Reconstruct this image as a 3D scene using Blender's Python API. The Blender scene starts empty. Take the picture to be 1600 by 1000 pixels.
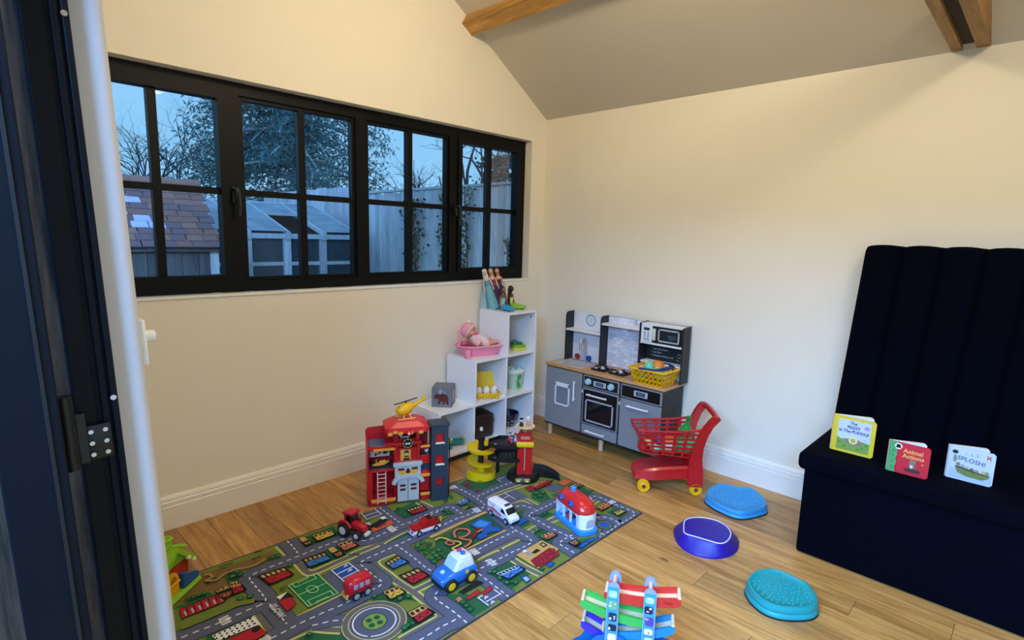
import bpy, bmesh, math, random
from mathutils import Vector, Matrix, Euler
PI = math.pi
R = math.radians
scene = bpy.context.scene
COL = scene.collection

# ---------------------------------------------------------------- camera
cam_d = bpy.data.cameras.new('camera')
cam_d.sensor_fit = 'HORIZONTAL'; cam_d.sensor_width = 36.0
cam_d.lens = 36.0 * 859.95 / 1600.0
cam_d.clip_start = 0.05; cam_d.clip_end = 200
cam = bpy.data.objects.new('camera', cam_d); COL.objects.link(cam)
cam.matrix_world = Matrix.Translation((-3.282, -2.887, 1.434)) @ (
    Matrix.Rotation(-0.7982195, 4, 'Z') @ Matrix.Rotation(1.42032287, 4, 'X') @ Matrix.Rotation(0.02669645, 4, 'Z'))
scene.camera = cam

# ---------------------------------------------------------------- world, lights, exposure
world = bpy.data.worlds.new('dusk_sky'); scene.world = world
world.use_nodes = True
wt = world.node_tree; wt.nodes.clear()
w_out = wt.nodes.new('ShaderNodeOutputWorld'); w_bg = wt.nodes.new('ShaderNodeBackground')
w_tc = wt.nodes.new('ShaderNodeTexCoord'); w_sep = wt.nodes.new('ShaderNodeSeparateXYZ')
w_cr = wt.nodes.new('ShaderNodeValToRGB')
w_cr.color_ramp.elements[0].position = 0.0; w_cr.color_ramp.elements[0].color = (0.19, 0.41, 0.60, 1)
w_cr.color_ramp.elements[1].position = 0.55; w_cr.color_ramp.elements[1].color = (0.13, 0.32, 0.56, 1)
w_ns = wt.nodes.new('ShaderNodeTexNoise'); w_ns.inputs['Scale'].default_value = 3.0; w_ns.inputs['Detail'].default_value = 4
w_mx = wt.nodes.new('ShaderNodeMix'); w_mx.data_type = 'RGBA'; w_mx.blend_type = 'SCREEN'
w_mr = wt.nodes.new('ShaderNodeMapRange'); w_mr.inputs[1].default_value = 0.45; w_mr.inputs[2].default_value = 0.8
w_mr.inputs[3].default_value = 0.0; w_mr.inputs[4].default_value = 0.25
wt.links.new(w_tc.outputs['Generated'], w_sep.inputs[0]); wt.links.new(w_sep.outputs['Z'], w_cr.inputs[0])
wt.links.new(w_tc.outputs['Generated'], w_ns.inputs['Vector']); wt.links.new(w_ns.outputs['Fac'], w_mr.inputs[0])
wt.links.new(w_mr.outputs[0], w_mx.inputs['Factor']); wt.links.new(w_cr.outputs[0], w_mx.inputs['A'])
w_mx.inputs['B'].default_value = (0.45, 0.62, 0.78, 1)
wt.links.new(w_mx.outputs['Result'], w_bg.inputs[0]); w_bg.inputs[1].default_value = 1.7
wt.links.new(w_bg.outputs[0], w_out.inputs[0])

def lamp(name, kind, loc, power, color, size=0.1, rot=(0, 0, 0), size_y=None):
    d = bpy.data.lights.new(name, kind); d.energy = power; d.color = color
    if kind == 'AREA':
        d.size = size
        if size_y: d.shape = 'RECTANGLE'; d.size_y = size_y
    elif kind in ('POINT', 'SPOT'):
        d.shadow_soft_size = size
    o = bpy.data.objects.new(name, d); COL.objects.link(o); o.location = loc; o.rotation_euler = rot
    return o
# evening daylight coming in through the open folding doors (opening in the left wall)
lamp('daylight_at_doors', 'AREA', (-5.6, -3.3, 3.15), 960, (0.24, 0.50, 1.0), 1.6, (0, R(-68), 0), 3.6)
# warm ceiling lamps hanging under the ridge
lamp('ridge_lamp', 'POINT', (-1.75, -1.55, 2.80), 39, (1.0, 0.86, 0.62), 0.10)
lamp('ridge_lamp', 'POINT', (-1.75, -3.3, 2.80), 34, (1.0, 0.86, 0.62), 0.10)

vs = scene.view_settings
vs.view_transform = 'Standard'; vs.look = 'None'; vs.exposure = 0.0; vs.gamma = 1.0; vs.use_curve_mapping = False

# ---------------------------------------------------------------- materials
MATS = {}
def lin(h):
    if isinstance(h, str):
        h = h.lstrip('#'); c = [int(h[i:i+2], 16) / 255 for i in (0, 2, 4)]
    else: c = h
    return tuple((v / 12.92 if v <= 0.04045 else ((v + 0.055) / 1.055) ** 2.4) for v in c)
def mat(name, color, rough=0.45, var=0.06, scale=40, bump=0.0, metal=0.0, spec=0.5, coat=0.0, emit=0.0, trans=0.0, sheen=0.0, bscale=None):
    """plain coloured material with a fine procedural mottling"""
    if name in MATS: return MATS[name]
    m = bpy.data.materials.new(name); m.use_nodes = True; MATS[name] = m
    nt = m.node_tree; b = nt.nodes['Principled BSDF']
    c = lin(color)
    tc = nt.nodes.new('ShaderNodeTexCoord'); ns = nt.nodes.new('ShaderNodeTexNoise')
    ns.inputs['Scale'].default_value = scale; ns.inputs['Detail'].default_value = 3
    nt.links.new(tc.outputs['Object'], ns.inputs['Vector'])
    mx = nt.nodes.new('ShaderNodeMix'); mx.data_type = 'RGBA'
    mx.inputs['A'].default_value = tuple(v * (1 - var) for v in c) + (1,)
    mx.inputs['B'].default_value = tuple(min(1, v * (1 + var)) for v in c) + (1,)
    nt.links.new(ns.outputs['Fac'], mx.inputs['Factor']); nt.links.new(mx.outputs['Result'], b.inputs['Base Color'])
    b.inputs['Roughness'].default_value = rough; b.inputs['Metallic'].default_value = metal
    b.inputs['Specular IOR Level'].default_value = spec
    if coat: b.inputs['Coat Weight'].default_value = coat; b.inputs['Coat Roughness'].default_value = 0.1
    if sheen: b.inputs['Sheen Weight'].default_value = sheen; b.inputs['Sheen Roughness'].default_value = 0.4
    if trans: b.inputs['Transmission Weight'].default_value = trans
    if bump:
        bp = nt.nodes.new('ShaderNodeBump'); bp.inputs['Strength'].default_value = bump; bp.inputs['Distance'].default_value = 0.002
        n2 = nt.nodes.new('ShaderNodeTexNoise'); n2.inputs['Scale'].default_value = bscale or scale * 3
        nt.links.new(tc.outputs['Object'], n2.inputs['Vector'])
        nt.links.new(n2.outputs['Fac'], bp.inputs['Height']); nt.links.new(bp.outputs[0], b.inputs['Normal'])
    return m
def wood(name, dark, light, axis='Y', scale=1.0, rough=0.45, knots=True, tint=0.12):
    """grain stretched along an axis, every board with its own offset and tint"""
    if name in MATS: return MATS[name]
    m = bpy.data.materials.new(name); m.use_nodes = True; MATS[name] = m
    nt = m.node_tree; N = nt.nodes.new; L = nt.links.new; b = nt.nodes['Principled BSDF']
    tc = N('ShaderNodeTexCoord'); oi = N('ShaderNodeObjectInfo')
    mp = N('ShaderNodeMapping'); s = {'X': (0.7, 9, 9), 'Y': (9, 0.7, 9), 'Z': (9, 9, 0.7)}[axis]
    mp.inputs['Scale'].default_value = tuple(v * scale for v in s)
    mul = N('ShaderNodeMath'); mul.operation = 'MULTIPLY'; mul.inputs[1].default_value = 37.0
    L(oi.outputs['Random'], mul.inputs[0])
    cb = N('ShaderNodeCombineXYZ')
    for i in range(3): L(mul.outputs[0], cb.inputs[i])
    ad = N('ShaderNodeVectorMath'); L(tc.outputs['Object'], ad.inputs[0]); L(cb.outputs[0], ad.inputs[1])
    L(ad.outputs[0], mp.inputs['Vector'])
    n1 = N('ShaderNodeTexNoise'); n1.inputs['Scale'].default_value = 2.2; n1.inputs['Detail'].default_value = 6; n1.inputs['Distortion'].default_value = 1.2
    L(mp.outputs[0], n1.inputs['Vector'])
    n2 = N('ShaderNodeTexNoise'); n2.inputs['Scale'].default_value = 14; n2.inputs['Detail'].default_value = 5
    L(mp.outputs[0], n2.inputs['Vector'])
    mx = N('ShaderNodeMix'); mx.data_type = 'FLOAT'; mx.inputs['Factor'].default_value = 0.35
    L(n1.outputs['Fac'], mx.inputs['A']); L(n2.outputs['Fac'], mx.inputs['B'])
    cr = N('ShaderNodeValToRGB'); cr.color_ramp.elements[0].position = 0.32; cr.color_ramp.elements[1].position = 0.68
    cr.color_ramp.elements[0].color = lin(dark) + (1,); cr.color_ramp.elements[1].color = lin(light) + (1,)
    L(mx.outputs['Result'], cr.inputs[0])
    hs = N('ShaderNodeHueSaturation')
    mr = N('ShaderNodeMapRange'); mr.inputs[3].default_value = 1 - tint; mr.inputs[4].default_value = 1 + tint
    L(oi.outputs['Random'], mr.inputs[0]); L(mr.outputs[0], hs.inputs['Value']); L(cr.outputs[0], hs.inputs['Color'])
    last = hs.outputs[0]
    if knots:
        vo = N('ShaderNodeTexVoronoi'); vo.inputs['Scale'].default_value = 2.3
        mk = N('ShaderNodeMapping'); mk.inputs['Scale'].default_value = {'X': (.6, 1.5, 1), 'Y': (1.5, .6, 1), 'Z': (1.5, 1, .6)}[axis]
        nz = N('ShaderNodeTexNoise'); nz.inputs['Scale'].default_value = 20; vm = N('ShaderNodeMix'); vm.data_type = 'VECTOR'; vm.inputs['Factor'].default_value = 0.06
        L(ad.outputs[0], mk.inputs['Vector']); L(mk.outputs[0], vm.inputs['A']); L(ad.outputs[0], nz.inputs['Vector']); L(nz.outputs['Color'], vm.inputs['B'])
        L(vm.outputs['Result'], vo.inputs['Vector'])
        kr = N('ShaderNodeValToRGB'); kr.color_ramp.elements[0].position = 0.012; kr.color_ramp.elements[0].color = (1, 1, 1, 1)
        kr.color_ramp.elements[1].position = 0.06; kr.color_ramp.elements[1].color = (0, 0, 0, 1)
        L(vo.outputs['Distance'], kr.inputs[0])
        km = N('ShaderNodeMix'); km.data_type = 'RGBA'; km.inputs['B'].default_value = lin('#4a2f18') + (1,)
        L(kr.outputs[0], km.inputs['Factor']); L(last, km.inputs['A']); last = km.outputs['Result']
    L(last, b.inputs['Base Color'])
    b.inputs['Roughness'].default_value = rough
    bp = N('ShaderNodeBump'); bp.inputs['Strength'].default_value = 0.12; bp.inputs['Distance'].default_value = 0.001
    L(mx.outputs['Result'], bp.inputs['Height']); L(bp.outputs[0], b.inputs['Normal'])
    return m
def glass(name, tint='#e8f2ff', refl=0.25, sky_film=0.0):
    if name in MATS: return MATS[name]
    m = bpy.data.materials.new(name); m.use_nodes = True; MATS[name] = m
    nt = m.node_tree; nt.nodes.clear(); N = nt.nodes.new; L = nt.links.new
    out = N('ShaderNodeOutputMaterial'); t = N('ShaderNodeBsdfTransparent'); g = N('ShaderNodeBsdfGlossy'); mx = N('ShaderNodeMixShader')
    t.inputs[0].default_value = lin(tint) + (1,); g.inputs['Roughness'].default_value = 0.02
    fr = N('ShaderNodeFresnel'); fr.inputs[0].default_value = 1.45
    fm = N('ShaderNodeMath'); fm.operation = 'MULTIPLY'; fm.inputs[1].default_value = refl; L(fr.outputs[0], fm.inputs[0]); L(fm.outputs[0], mx.inputs[0]); L(t.outputs[0], mx.inputs[1]); L(g.outputs[0], mx.inputs[2])
    last = mx.outputs[0]
    if sky_film:  # pale mottled film that imitates sky reflected in the pane
        df = N('ShaderNodeBsdfDiffuse'); df.inputs[0].default_value = (0.75, 0.82, 0.88, 1)
        nz = N('ShaderNodeTexNoise'); nz.inputs['Scale'].default_value = 4; nz.inputs['Detail'].default_value = 5
        mr = N('ShaderNodeMapRange'); mr.inputs[1].default_value = 0.3; mr.inputs[2].default_value = 0.7; mr.inputs[3].default_value = sky_film * .6; mr.inputs[4].default_value = sky_film
        tcn = N('ShaderNodeTexCoord'); L(tcn.outputs['Object'], nz.inputs['Vector'])
        L(nz.outputs['Fac'], mr.inputs[0]); m2 = N('ShaderNodeMixShader')
        L(mr.outputs[0], m2.inputs[0]); L(last, m2.inputs[1]); L(df.outputs[0], m2.inputs[2]); last = m2.outputs[0]
    L(last, out.inputs[0])
    return m
def print_mat(name='print', rough=0.6):
    """flat print: the inks are a colour attribute of the print's own faces"""
    if name in MATS: return MATS[name]
    m = bpy.data.materials.new(name); m.use_nodes = True; MATS[name] = m
    nt = m.node_tree; b = nt.nodes['Principled BSDF']
    a = nt.nodes.new('ShaderNodeAttribute'); a.attribute_name = 'ink'
    tc = nt.nodes.new('ShaderNodeTexCoord'); ns = nt.nodes.new('ShaderNodeTexNoise'); ns.inputs['Scale'].default_value = 300
    nt.links.new(tc.outputs['Object'], ns.inputs['Vector'])
    hs = nt.nodes.new('ShaderNodeHueSaturation'); mr = nt.nodes.new('ShaderNodeMapRange'); mr.inputs[3].default_value = 0.85; mr.inputs[4].default_value = 1.15
    nt.links.new(ns.outputs['Fac'], mr.inputs[0]); nt.links.new(mr.outputs[0], hs.inputs['Value'])
    nt.links.new(a.outputs['Color'], hs.inputs['Color']); nt.links.new(hs.outputs[0], b.inputs['Base Color'])
    b.inputs['Roughness'].default_value = rough; b.inputs['Specular IOR Level'].default_value = 0.3
    return m

# ---------------------------------------------------------------- mesh helpers
class MB:
    """collects shapes into one bmesh; self.M is applied to everything added"""
    def __init__(s, M=None): s.bm = bmesh.new(); s.M = M or Matrix(); s.mi = 0
    def _fin(s, verts, M=None):
        T = s.M @ M if M is not None else s.M
        bmesh.ops.transform(s.bm, matrix=T, verts=verts)
        if s.mi:
            for f in {f for v in verts for f in v.link_faces}: f.material_index = s.mi
        return s
    def box(s, c, d, bev=0.0, seg=2, rot=None, M=None):
        r = bmesh.ops.create_cube(s.bm, size=1.0); v = r['verts']
        T = Matrix.Translation(c) @ (Euler(rot).to_matrix().to_4x4() if rot else Matrix()) @ Matrix.Diagonal((*d, 1))
        bmesh.ops.transform(s.bm, matrix=T, verts=v)
        if bev:
            ed = list({e for x in v for e in x.link_edges})
            q = bmesh.ops.bevel(s.bm, geom=ed, offset=bev, segments=seg, profile=0.5, affect='EDGES')
            fs = set(q['faces']); vs = {x for f in fs for x in f.verts}
            # the bevel returns only the new faces: grow to the whole island
            todo = list(vs)
            while todo:
                x = todo.pop()
                for e in x.link_edges:
                    o = e.other_vert(x)
                    if o not in vs: vs.add(o); todo.append(o)
            v = list(vs)
        return s._fin(v, M)
    def bb(s, x0, x1, y0, y1, z0, z1, bev=0.0, seg=2):
        return s.box(((x0+x1)/2, (y0+y1)/2, (z0+z1)/2), (abs(x1-x0), abs(y1-y0), abs(z1-z0)), bev, seg)
    def cyl(s, p0, p1, r0, r1=None, seg=20, caps=True):
        p0 = Vector(p0); p1 = Vector(p1); d = p1 - p0; r1 = r0 if r1 is None else r1
        r = bmesh.ops.create_cone(s.bm, cap_ends=caps, segments=seg, radius1=max(r0, 1e-5), radius2=max(r1, 1e-5), depth=d.length)
        M = Matrix.Translation((p0 + p1) / 2) @ d.to_track_quat('Z', 'Y').to_matrix().to_4x4()
        bmesh.ops.transform(s.bm, matrix=M, verts=r['verts'])
        return s._fin(r['verts'])
    def ell(s, c, rad, seg=20, rings=12, rot=None):
        r = bmesh.ops.create_uvsphere(s.bm, u_segments=seg, v_segments=rings, radius=1.0)
        if not hasattr(rad, '__len__'): rad = (rad,) * 3
        M = Matrix.Translation(c) @ (Euler(rot).to_matrix().to_4x4() if rot else Matrix()) @ Matrix.Diagonal((*rad, 1))
        bmesh.ops.transform(s.bm, matrix=M, verts=r['verts'])
        return s._fin(r['verts'])
    def prism(s, poly, h0, h1, plane='XY'):
        """polygon in a plane, extruded between h0 and h1 along the third axis"""
        def P(a, b, h): return {'XY': (a, b, h), 'XZ': (a, h, b), 'YZ': (h, a, b)}[plane]
        lo = [s.bm.verts.new(P(a, b, h0)) for a, b in poly]; hi = [s.bm.verts.new(P(a, b, h1)) for a, b in poly]
        fs = [s.bm.faces.new(lo), s.bm.faces.new(hi)]; n = len(poly)
        for i in range(n): fs.append(s.bm.faces.new((lo[i], lo[(i+1) % n], hi[(i+1) % n], hi[i])))
        bmesh.ops.recalc_face_normals(s.bm, faces=fs)
        return s._fin(lo + hi)
    def loft(s, rings, cap0=True, cap1=True, closed=True):
        """rings: lists of equal numbers of 3-D points"""
        vr = [[s.bm.verts.new(p) for p in r] for r in rings]; n = len(vr[0]); fs = []
        for a, b in zip(vr, vr[1:]):
            for i in range(n if closed else n - 1):
                j = (i + 1) % n
                fs.append(s.bm.faces.new((a[i], a[j], b[j], b[i])))
        if cap0 and closed: fs.append(s.bm.faces.new(vr[0][::-1]))
        if cap1 and closed: fs.append(s.bm.faces.new(vr[-1]))
        bmesh.ops.recalc_face_normals(s.bm, faces=fs)
        return s._fin([v for r in vr for v in r])
    def lathe(s, prof, c=(0, 0, 0), seg=28, sx=1, sy=1, cap=True):
        rings = [[(c[0] + r * sx * math.cos(2*PI*k/seg), c[1] + r * sy * math.sin(2*PI*k/seg), c[2] + z) for k in range(seg)] for r, z in prof]
        return s.loft(rings, cap and prof[0][0] > 1e-6, cap and prof[-1][0] > 1e-6)
    def tube(s, pts, r, seg=8, close=False, caps=True):
        pts = [Vector(p) for p in pts]; n = len(pts); rings = []; up = None
        rr = r if hasattr(r, '__len__') else [r] * n
        for i, p in enumerate(pts):
            a = pts[i-1] if (i or close) else p; b = pts[(i+1) % n] if (i < n-1 or close) else p
            t = (b - a).normalized()
            if up is None: up = Vector((0, 0, 1)) if abs(t.z) < 0.9 else Vector((1, 0, 0))
            u = (up - t * up.dot(t)).normalized(); w = t.cross(u); up = u
            rings.append([tuple(p + rr[i] * (math.cos(2*PI*k/seg) * u + math.sin(2*PI*k/seg) * w)) for k in range(seg)])
        if close: rings.append(rings[0]); return s.loft(rings, False, False)
        return s.loft(rings, caps, caps)
    def torus(s, c, R0, r, seg=32, rs=8, axis='Z', a0=0, a1=2*PI, sy=1.0):
        pts = []
        full = abs(a1 - a0) > 6.28; n = seg
        for k in range(n if full else n + 1):
            a = a0 + (a1 - a0) * k / n; x, y = R0 * math.cos(a), R0 * sy * math.sin(a)
            pts.append({'Z': (c[0]+x, c[1]+y, c[2]), 'Y': (c[0]+x, c[1], c[2]+y), 'X': (c[0], c[1]+x, c[2]+y)}[axis])
        return s.tube(pts, r, rs, close=full)
    def quad(s, *pts):
        v = [s.bm.verts.new(p) for p in pts]; s.bm.faces.new(v); return s._fin(v)
def link(o, parent=None):
    COL.objects.link(o)
    if parent is not None: o.parent = parent
    return o
def obj(name, mb, m, parent=None, loc=None, rot=None, smooth=40, kind=None):
    me = bpy.data.meshes.new(name)
    if isinstance(mb, MB): mb.bm.to_mesh(me); mb.bm.free()
    else: me = mb
    for x in (m if isinstance(m, (list, tuple)) else [m]): me.materials.append(x)
    if smooth:
        me.polygons.foreach_set('use_smooth', [True] * len(me.polygons)); me.set_sharp_from_angle(angle=R(smooth))
    o = bpy.data.objects.new(name, me); link(o, parent)
    if loc: o.location = loc
    if rot: o.rotation_euler = rot
    if kind: o['kind'] = kind
    return o
def tag(o, label, cat, group=None):
    o['label'] = label; o['category'] = cat
    if group: o['group'] = group
    return o
def thing(name, label, cat, loc=(0, 0, 0), rz=0.0, group=None, rot=None):
    o = bpy.data.objects.new(name, None); COL.objects.link(o); o.empty_display_size = 0.05
    o.location = loc; o.rotation_euler = rot or (0, 0, rz)
    return tag(o, label, cat, group)
def struct(name, mb, m, parent=None, label=None, smooth=30, **k):
    o = obj(name, mb, m, parent, smooth=smooth, **k)
    if parent is None: o['kind'] = 'structure'
    if label: o['label'] = label; 
    return o
def copy_tree(o, parent=None):
    c = o.copy(); COL.objects.link(c); c.parent = parent
    for ch in list(o.children): copy_tree(ch, c)
    return c
def smooth_poly(pts, n=6, close=False):
    """Catmull-Rom through 2-D or 3-D points"""
    P = [Vector(p) for p in pts]; out = []; m = len(P)
    for i in range(m if close else m - 1):
        p0 = P[i-1] if (i or close) else P[0]; p1 = P[i]; p2 = P[(i+1) % m]; p3 = P[(i+2) % m] if (close or i + 2 < m) else P[-1]
        for k in range(n):
            t = k / n
            out.append(0.5 * ((2*p1) + (p2-p0)*t + (2*p0-5*p1+4*p2-p3)*t*t + (3*p1-p0-3*p2+p3)*t**3))
    if not close: out.append(P[-1])
    return [tuple(v) for v in out]
def rrect(w, h, r, n=5, cx=0, cy=0):
    out = []
    for sx, sy, a in ((1, 1, 0), (-1, 1, 90), (-1, -1, 180), (1, -1, 270)):
        for k in range(n + 1):
            t = R(a + 90 * k / n); out.append((cx + sx * (w/2 - r) + r * math.cos(t), cy + sy * (h/2 - r) + r * math.sin(t)))
    return out
def circ(r, n=24, cx=0, cy=0, ry=None):
    return [(cx + r * math.cos(2*PI*k/n), cy + (ry or r) * math.sin(2*PI*k/n)) for k in range(n)]
class Print:
    """flat inks laid over a surface: each shape is a polygon a hair above the last one"""
    def __init__(s, M=None, step=0.00012, base=0.0003):
        s.bm = bmesh.new(); s.ink = s.bm.loops.layers.float_color.new('ink'); s.M = M or Matrix(); s.z = base; s.step = step
    def face(s, pts, col, z=None):
        vs = [s.bm.verts.new(s.M @ Vector((p[0], p[1], s.z if z is None else z))) for p in pts]
        try: f = s.bm.faces.new(vs)
        except ValueError: return
        f.normal_update()
        up = (s.M.to_3x3() @ Vector((0, 0, 1)))
        if f.normal.dot(up) < 0: f.normal_flip()
        c = lin(col) + (1,)
        for l in f.loops: l[s.ink] = c
    def up(s, n=1): s.z += s.step * n; return s
    def poly(s, pts, col): s.face(pts, col); return s
    def rect(s, x0, y0, x1, y1, col): return s.poly([(x0, y0), (x1, y0), (x1, y1), (x0, y1)], col)
    def circ(s, x, y, r, col, n=20, ry=None): return s.poly(circ(r, n, x, y, ry), col)
    def stroke(s, pts, w, col, close=False):
        P = [Vector(p[:2]) for p in pts]; n = len(P); L = []; Rr = []
        for i in range(n):
            a = P[i-1] if (i or close) else P[i]; b = P[(i+1) % n] if (i < n-1 or close) else P[i]
            d1 = (P[i] - a); d2 = (b - P[i])
            d1 = d1.normalized() if d1.length > 1e-9 else d2.normalized(); d2 = d2.normalized() if d2.length > 1e-9 else d1
            t = (d1 + d2); t = t.normalized() if t.length > 1e-6 else d1
            nrm = Vector((-t.y, t.x)); k = min(2.0, 1 / max(0.35, nrm.dot(Vector((-d1.y, d1.x)))))
            L.append(P[i] + nrm * w / 2 * k); Rr.append(P[i] - nrm * w / 2 * k)
        for i in range(n if close else n - 1):
            j = (i + 1) % n; s.face([L[i], Rr[i], Rr[j], L[j]], col)
        return s
    def dash(s, pts, w, col, on=0.018, off=0.014, close=False):
        P = [Vector(p[:2]) for p in pts] + ([Vector(pts[0][:2])] if close else [])
        pos = 0.0; draw = True; left = on; seg = [P[0]]
        for a, b in zip(P, P[1:]):
            L = (b - a).length
            if L < 1e-9: continue
            t = 0.0
            while L - t > left:
                t += left; p = a + (b - a) * (t / L)
                if draw: seg.append(p); s.stroke(seg, w, col)
                seg = [p]; draw = not draw; left = on if draw else off
            left -= (L - t)
            if draw: seg.append(b)
        if draw and len(seg) > 1: s.stroke(seg, w, col)
        return s
    def text(s, txt, x, y, size, col, align='CENTER', rot=0.0, sx=1.0, bold=0.0):
        cu = bpy.data.curves.new('t', 'FONT'); cu.body = txt; cu.size = size; cu.align_x = align; cu.align_y = 'CENTER'; cu.offset = bold; cu.resolution_u = 2
        ob = bpy.data.objects.new('t', cu); me = bpy.data.meshes.new_from_object(ob)
        c, sn = math.cos(rot), math.sin(rot)
        for p in me.polygons:
            pts = [me.vertices[i].co for i in p.vertices]
            s.face([(x + c*q.x*sx - sn*q.y, y + sn*q.x*sx + c*q.y) for q in pts], col)
        bpy.data.objects.remove(ob); bpy.data.curves.remove(cu); bpy.data.meshes.remove(me)
        return s
    def done(s, name, parent, m=None, label=None):
        me = bpy.data.meshes.new(name); s.bm.to_mesh(me); s.bm.free()
        o = bpy.data.objects.new(name, me); me.materials.append(m or print_mat()); link(o, parent)
        if label: o['label'] = label
        return o
def frame2(origin, u, v):
    """matrix taking (a, b, h) to origin + a*u + b*v + h*n"""
    u = Vector(u).normalized(); v = Vector(v).normalized(); n = u.cross(v)
    M = Matrix((u, v, n)).transposed().to_4x4(); M.translation = Vector(origin); return M
# ================================================================ the room
WX0 = -3.05            # inner face of the left wall
EAVES, SLOPE = 2.315, 0.63
RIDGE = -1.55
YB = -5.2
def roof_z(x): return EAVES + SLOPE * (-x if x > RIDGE else (x + 3.1))
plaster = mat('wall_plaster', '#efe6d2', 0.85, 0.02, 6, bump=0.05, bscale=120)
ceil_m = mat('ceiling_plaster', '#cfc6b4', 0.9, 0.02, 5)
skirt_m = mat('skirting_paint', '#efe9dc', 0.35, 0.02, 8)
oak_beam = wood('oak_beam', '#94682c', '#d8a556', 'Y', 1.2, 0.55, tint=0.04)
oak_beam_x = wood('oak_beam_tie', '#7c5424', '#b98a4a', 'X', 1.2, 0.55, tint=0.06)
oak_floor = wood('oak_floor', '#8d5c27', '#cf9f5c', 'Y', 1.0, 0.36, tint=0.20)
navy_metal = mat('navy_door_metal', '#030812', 0.55, 0.05, 30, spec=0.2)
black_frame = mat('window_black', '#030506', 0.5, 0.05, 30, spec=0.2)

# floor: slab with oak boards, 130 mm wide, running along the right wall
rnd = random.Random(7)
fl = struct('floor', MB().bb(-3.35, 0.0, YB, 0.0, -0.12, -0.008), mat('floor_slab', '#3a2a18', 0.9))
x = -0.026; row = 0; LENS = {}
OFF = {8: -1.966, 13: -1.72, 6: -2.48}     # end joints that can be seen in the open floor
while x > -3.34:
    x0 = max(x - 0.13, -3.35); y = 0.0
    first = -OFF[row] % 1.9 if row in OFF else rnd.uniform(0.3, 1.9)
    cuts = [0.0] + [first + 1.9 * k for k in range(4) if first + 1.9 * k < -YB] + [-YB]
    for a, b in zip(cuts, cuts[1:]):
        if b - a < 0.05: continue
        mb = MB().bb(-(x - x0)/2 + 0.0009, (x - x0)/2 - 0.0009, -(b-a)/2 + 0.0009, (b-a)/2 - 0.0009, -0.010, 0.0)
        o = obj('floor_board', mb, oak_floor, fl, loc=((x + x0)/2, -(a + b)/2, 0), smooth=0)
    x = x0; row += 1
obj('edge_board', MB().bb(-0.0254, 0, YB, 0, -0.010, 0), oak_floor, fl, smooth=0)

# window wall (gable end) with its opening
WL, WR, WB, WT = -2.95, -0.155, 1.108, 2.142
mb = MB()
T = 0.13
mb.prism([(-3.6, 0), (0.12, 0), (0.12, WB), (-3.6, WB)], 0, T, 'XZ')
mb.prism([(-3.6, WB), (WL, WB), (WL, WT), (-3.6, WT)], 0, T, 'XZ')
mb.prism([(WR, WB), (0.12, WB), (0.12, WT), (WR, WT)], 0, T, 'XZ')
mb.prism([(-3.6, WT), (0.12, WT), (0.12, EAVES - 0.07), (0.0, EAVES), (RIDGE, roof_z(RIDGE)), (-3.1, EAVES), (-3.6, EAVES - .1)], 0, T, 'XZ')
struct('wall_window', mb, plaster)
struct('wall_right', MB().bb(0, 0.14, YB, 0.0, 0, EAVES), plaster)
struct('wall_back', MB().prism([(-3.6, 0), (0.12, 0), (0.12, EAVES), (0, EAVES), (RIDGE, roof_z(RIDGE)), (-3.1, EAVES), (-3.6, EAVES)], YB - 0.14, YB, 'XZ'), plaster)
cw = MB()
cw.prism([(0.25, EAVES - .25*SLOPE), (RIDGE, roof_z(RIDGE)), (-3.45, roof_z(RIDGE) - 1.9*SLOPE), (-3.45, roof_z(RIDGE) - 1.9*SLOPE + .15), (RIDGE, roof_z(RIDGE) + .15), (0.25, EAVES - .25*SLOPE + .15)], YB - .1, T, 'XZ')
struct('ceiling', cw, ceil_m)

# moulded skirting boards
def skirt_profile():
    return [(0, 0), (0.020, 0), (0.020, 0.113), (0.016, 0.117), (0.0185, 0.120), (0.0175, 0.136), (0.0125, 0.141), (0.0145, 0.145), (0.012, 0.158), (0.006, 0.165), (0, 0.166)]
mb = MB(); pr = skirt_profile()
mb.loft([[(-3.05, -d, z) for d, z in pr], [(0, -d, z) for d, z in pr]])
struct('baseboard_window', mb, skirt_m)
mb = MB(); mb.loft([[(-d, 0, z) for d, z in pr], [(-d, YB, z) for d, z in pr]])
struct('baseboard_right', mb, skirt_m)

# roof timbers
ang = math.atan(SLOPE)
def slope_pt(x, dn): return (x - dn * math.sin(ang), roof_z(x) - dn * math.cos(ang))   # dn: distance below the slope
c0, c1 = -0.815, -0.730
mb = MB(); mb.prism([slope_pt(c0, -0.04), slope_pt(c1, -0.04), slope_pt(c1, 0.068), slope_pt(c0, 0.068)], YB, 0.0, 'XZ')
o = obj('purlin', mb, oak_beam); o['kind'] = 'structure'; o['label'] = 'long oak purlin running along the sloping ceiling above the window corner'
tie = bpy.data.objects.new('trim_1', None); COL.objects.link(tie); tie['kind'] = 'structure'; tie['label'] = 'double oak tie beam high on the right wall with a dark gap'
for y0, y1 in ((-2.475, -2.435), (-2.572, -2.524)):
    mb = MB(); mb.prism([(0.0, EAVES), (0.0, EAVES + .01), (-0.24, EAVES + 0.15), (-2.86, EAVES + 0.15), (-3.1, EAVES + .01), (-3.1, EAVES)], y0, y1, 'XZ')
    obj('beam_timber', mb, oak_beam_x, tie)
mb = MB(); mb.prism([(0.0, EAVES + .018), (-0.24, EAVES + 0.155), (-2.86, EAVES + 0.155), (-3.1, EAVES + .018)], -2.524, -2.475, 'XZ')
obj('gap_shade', mb, mat('gap_shade_dark', '#2a1a0c', 0.8), tie)  # dark fill standing in for the shade inside the gap between the timbers

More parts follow.
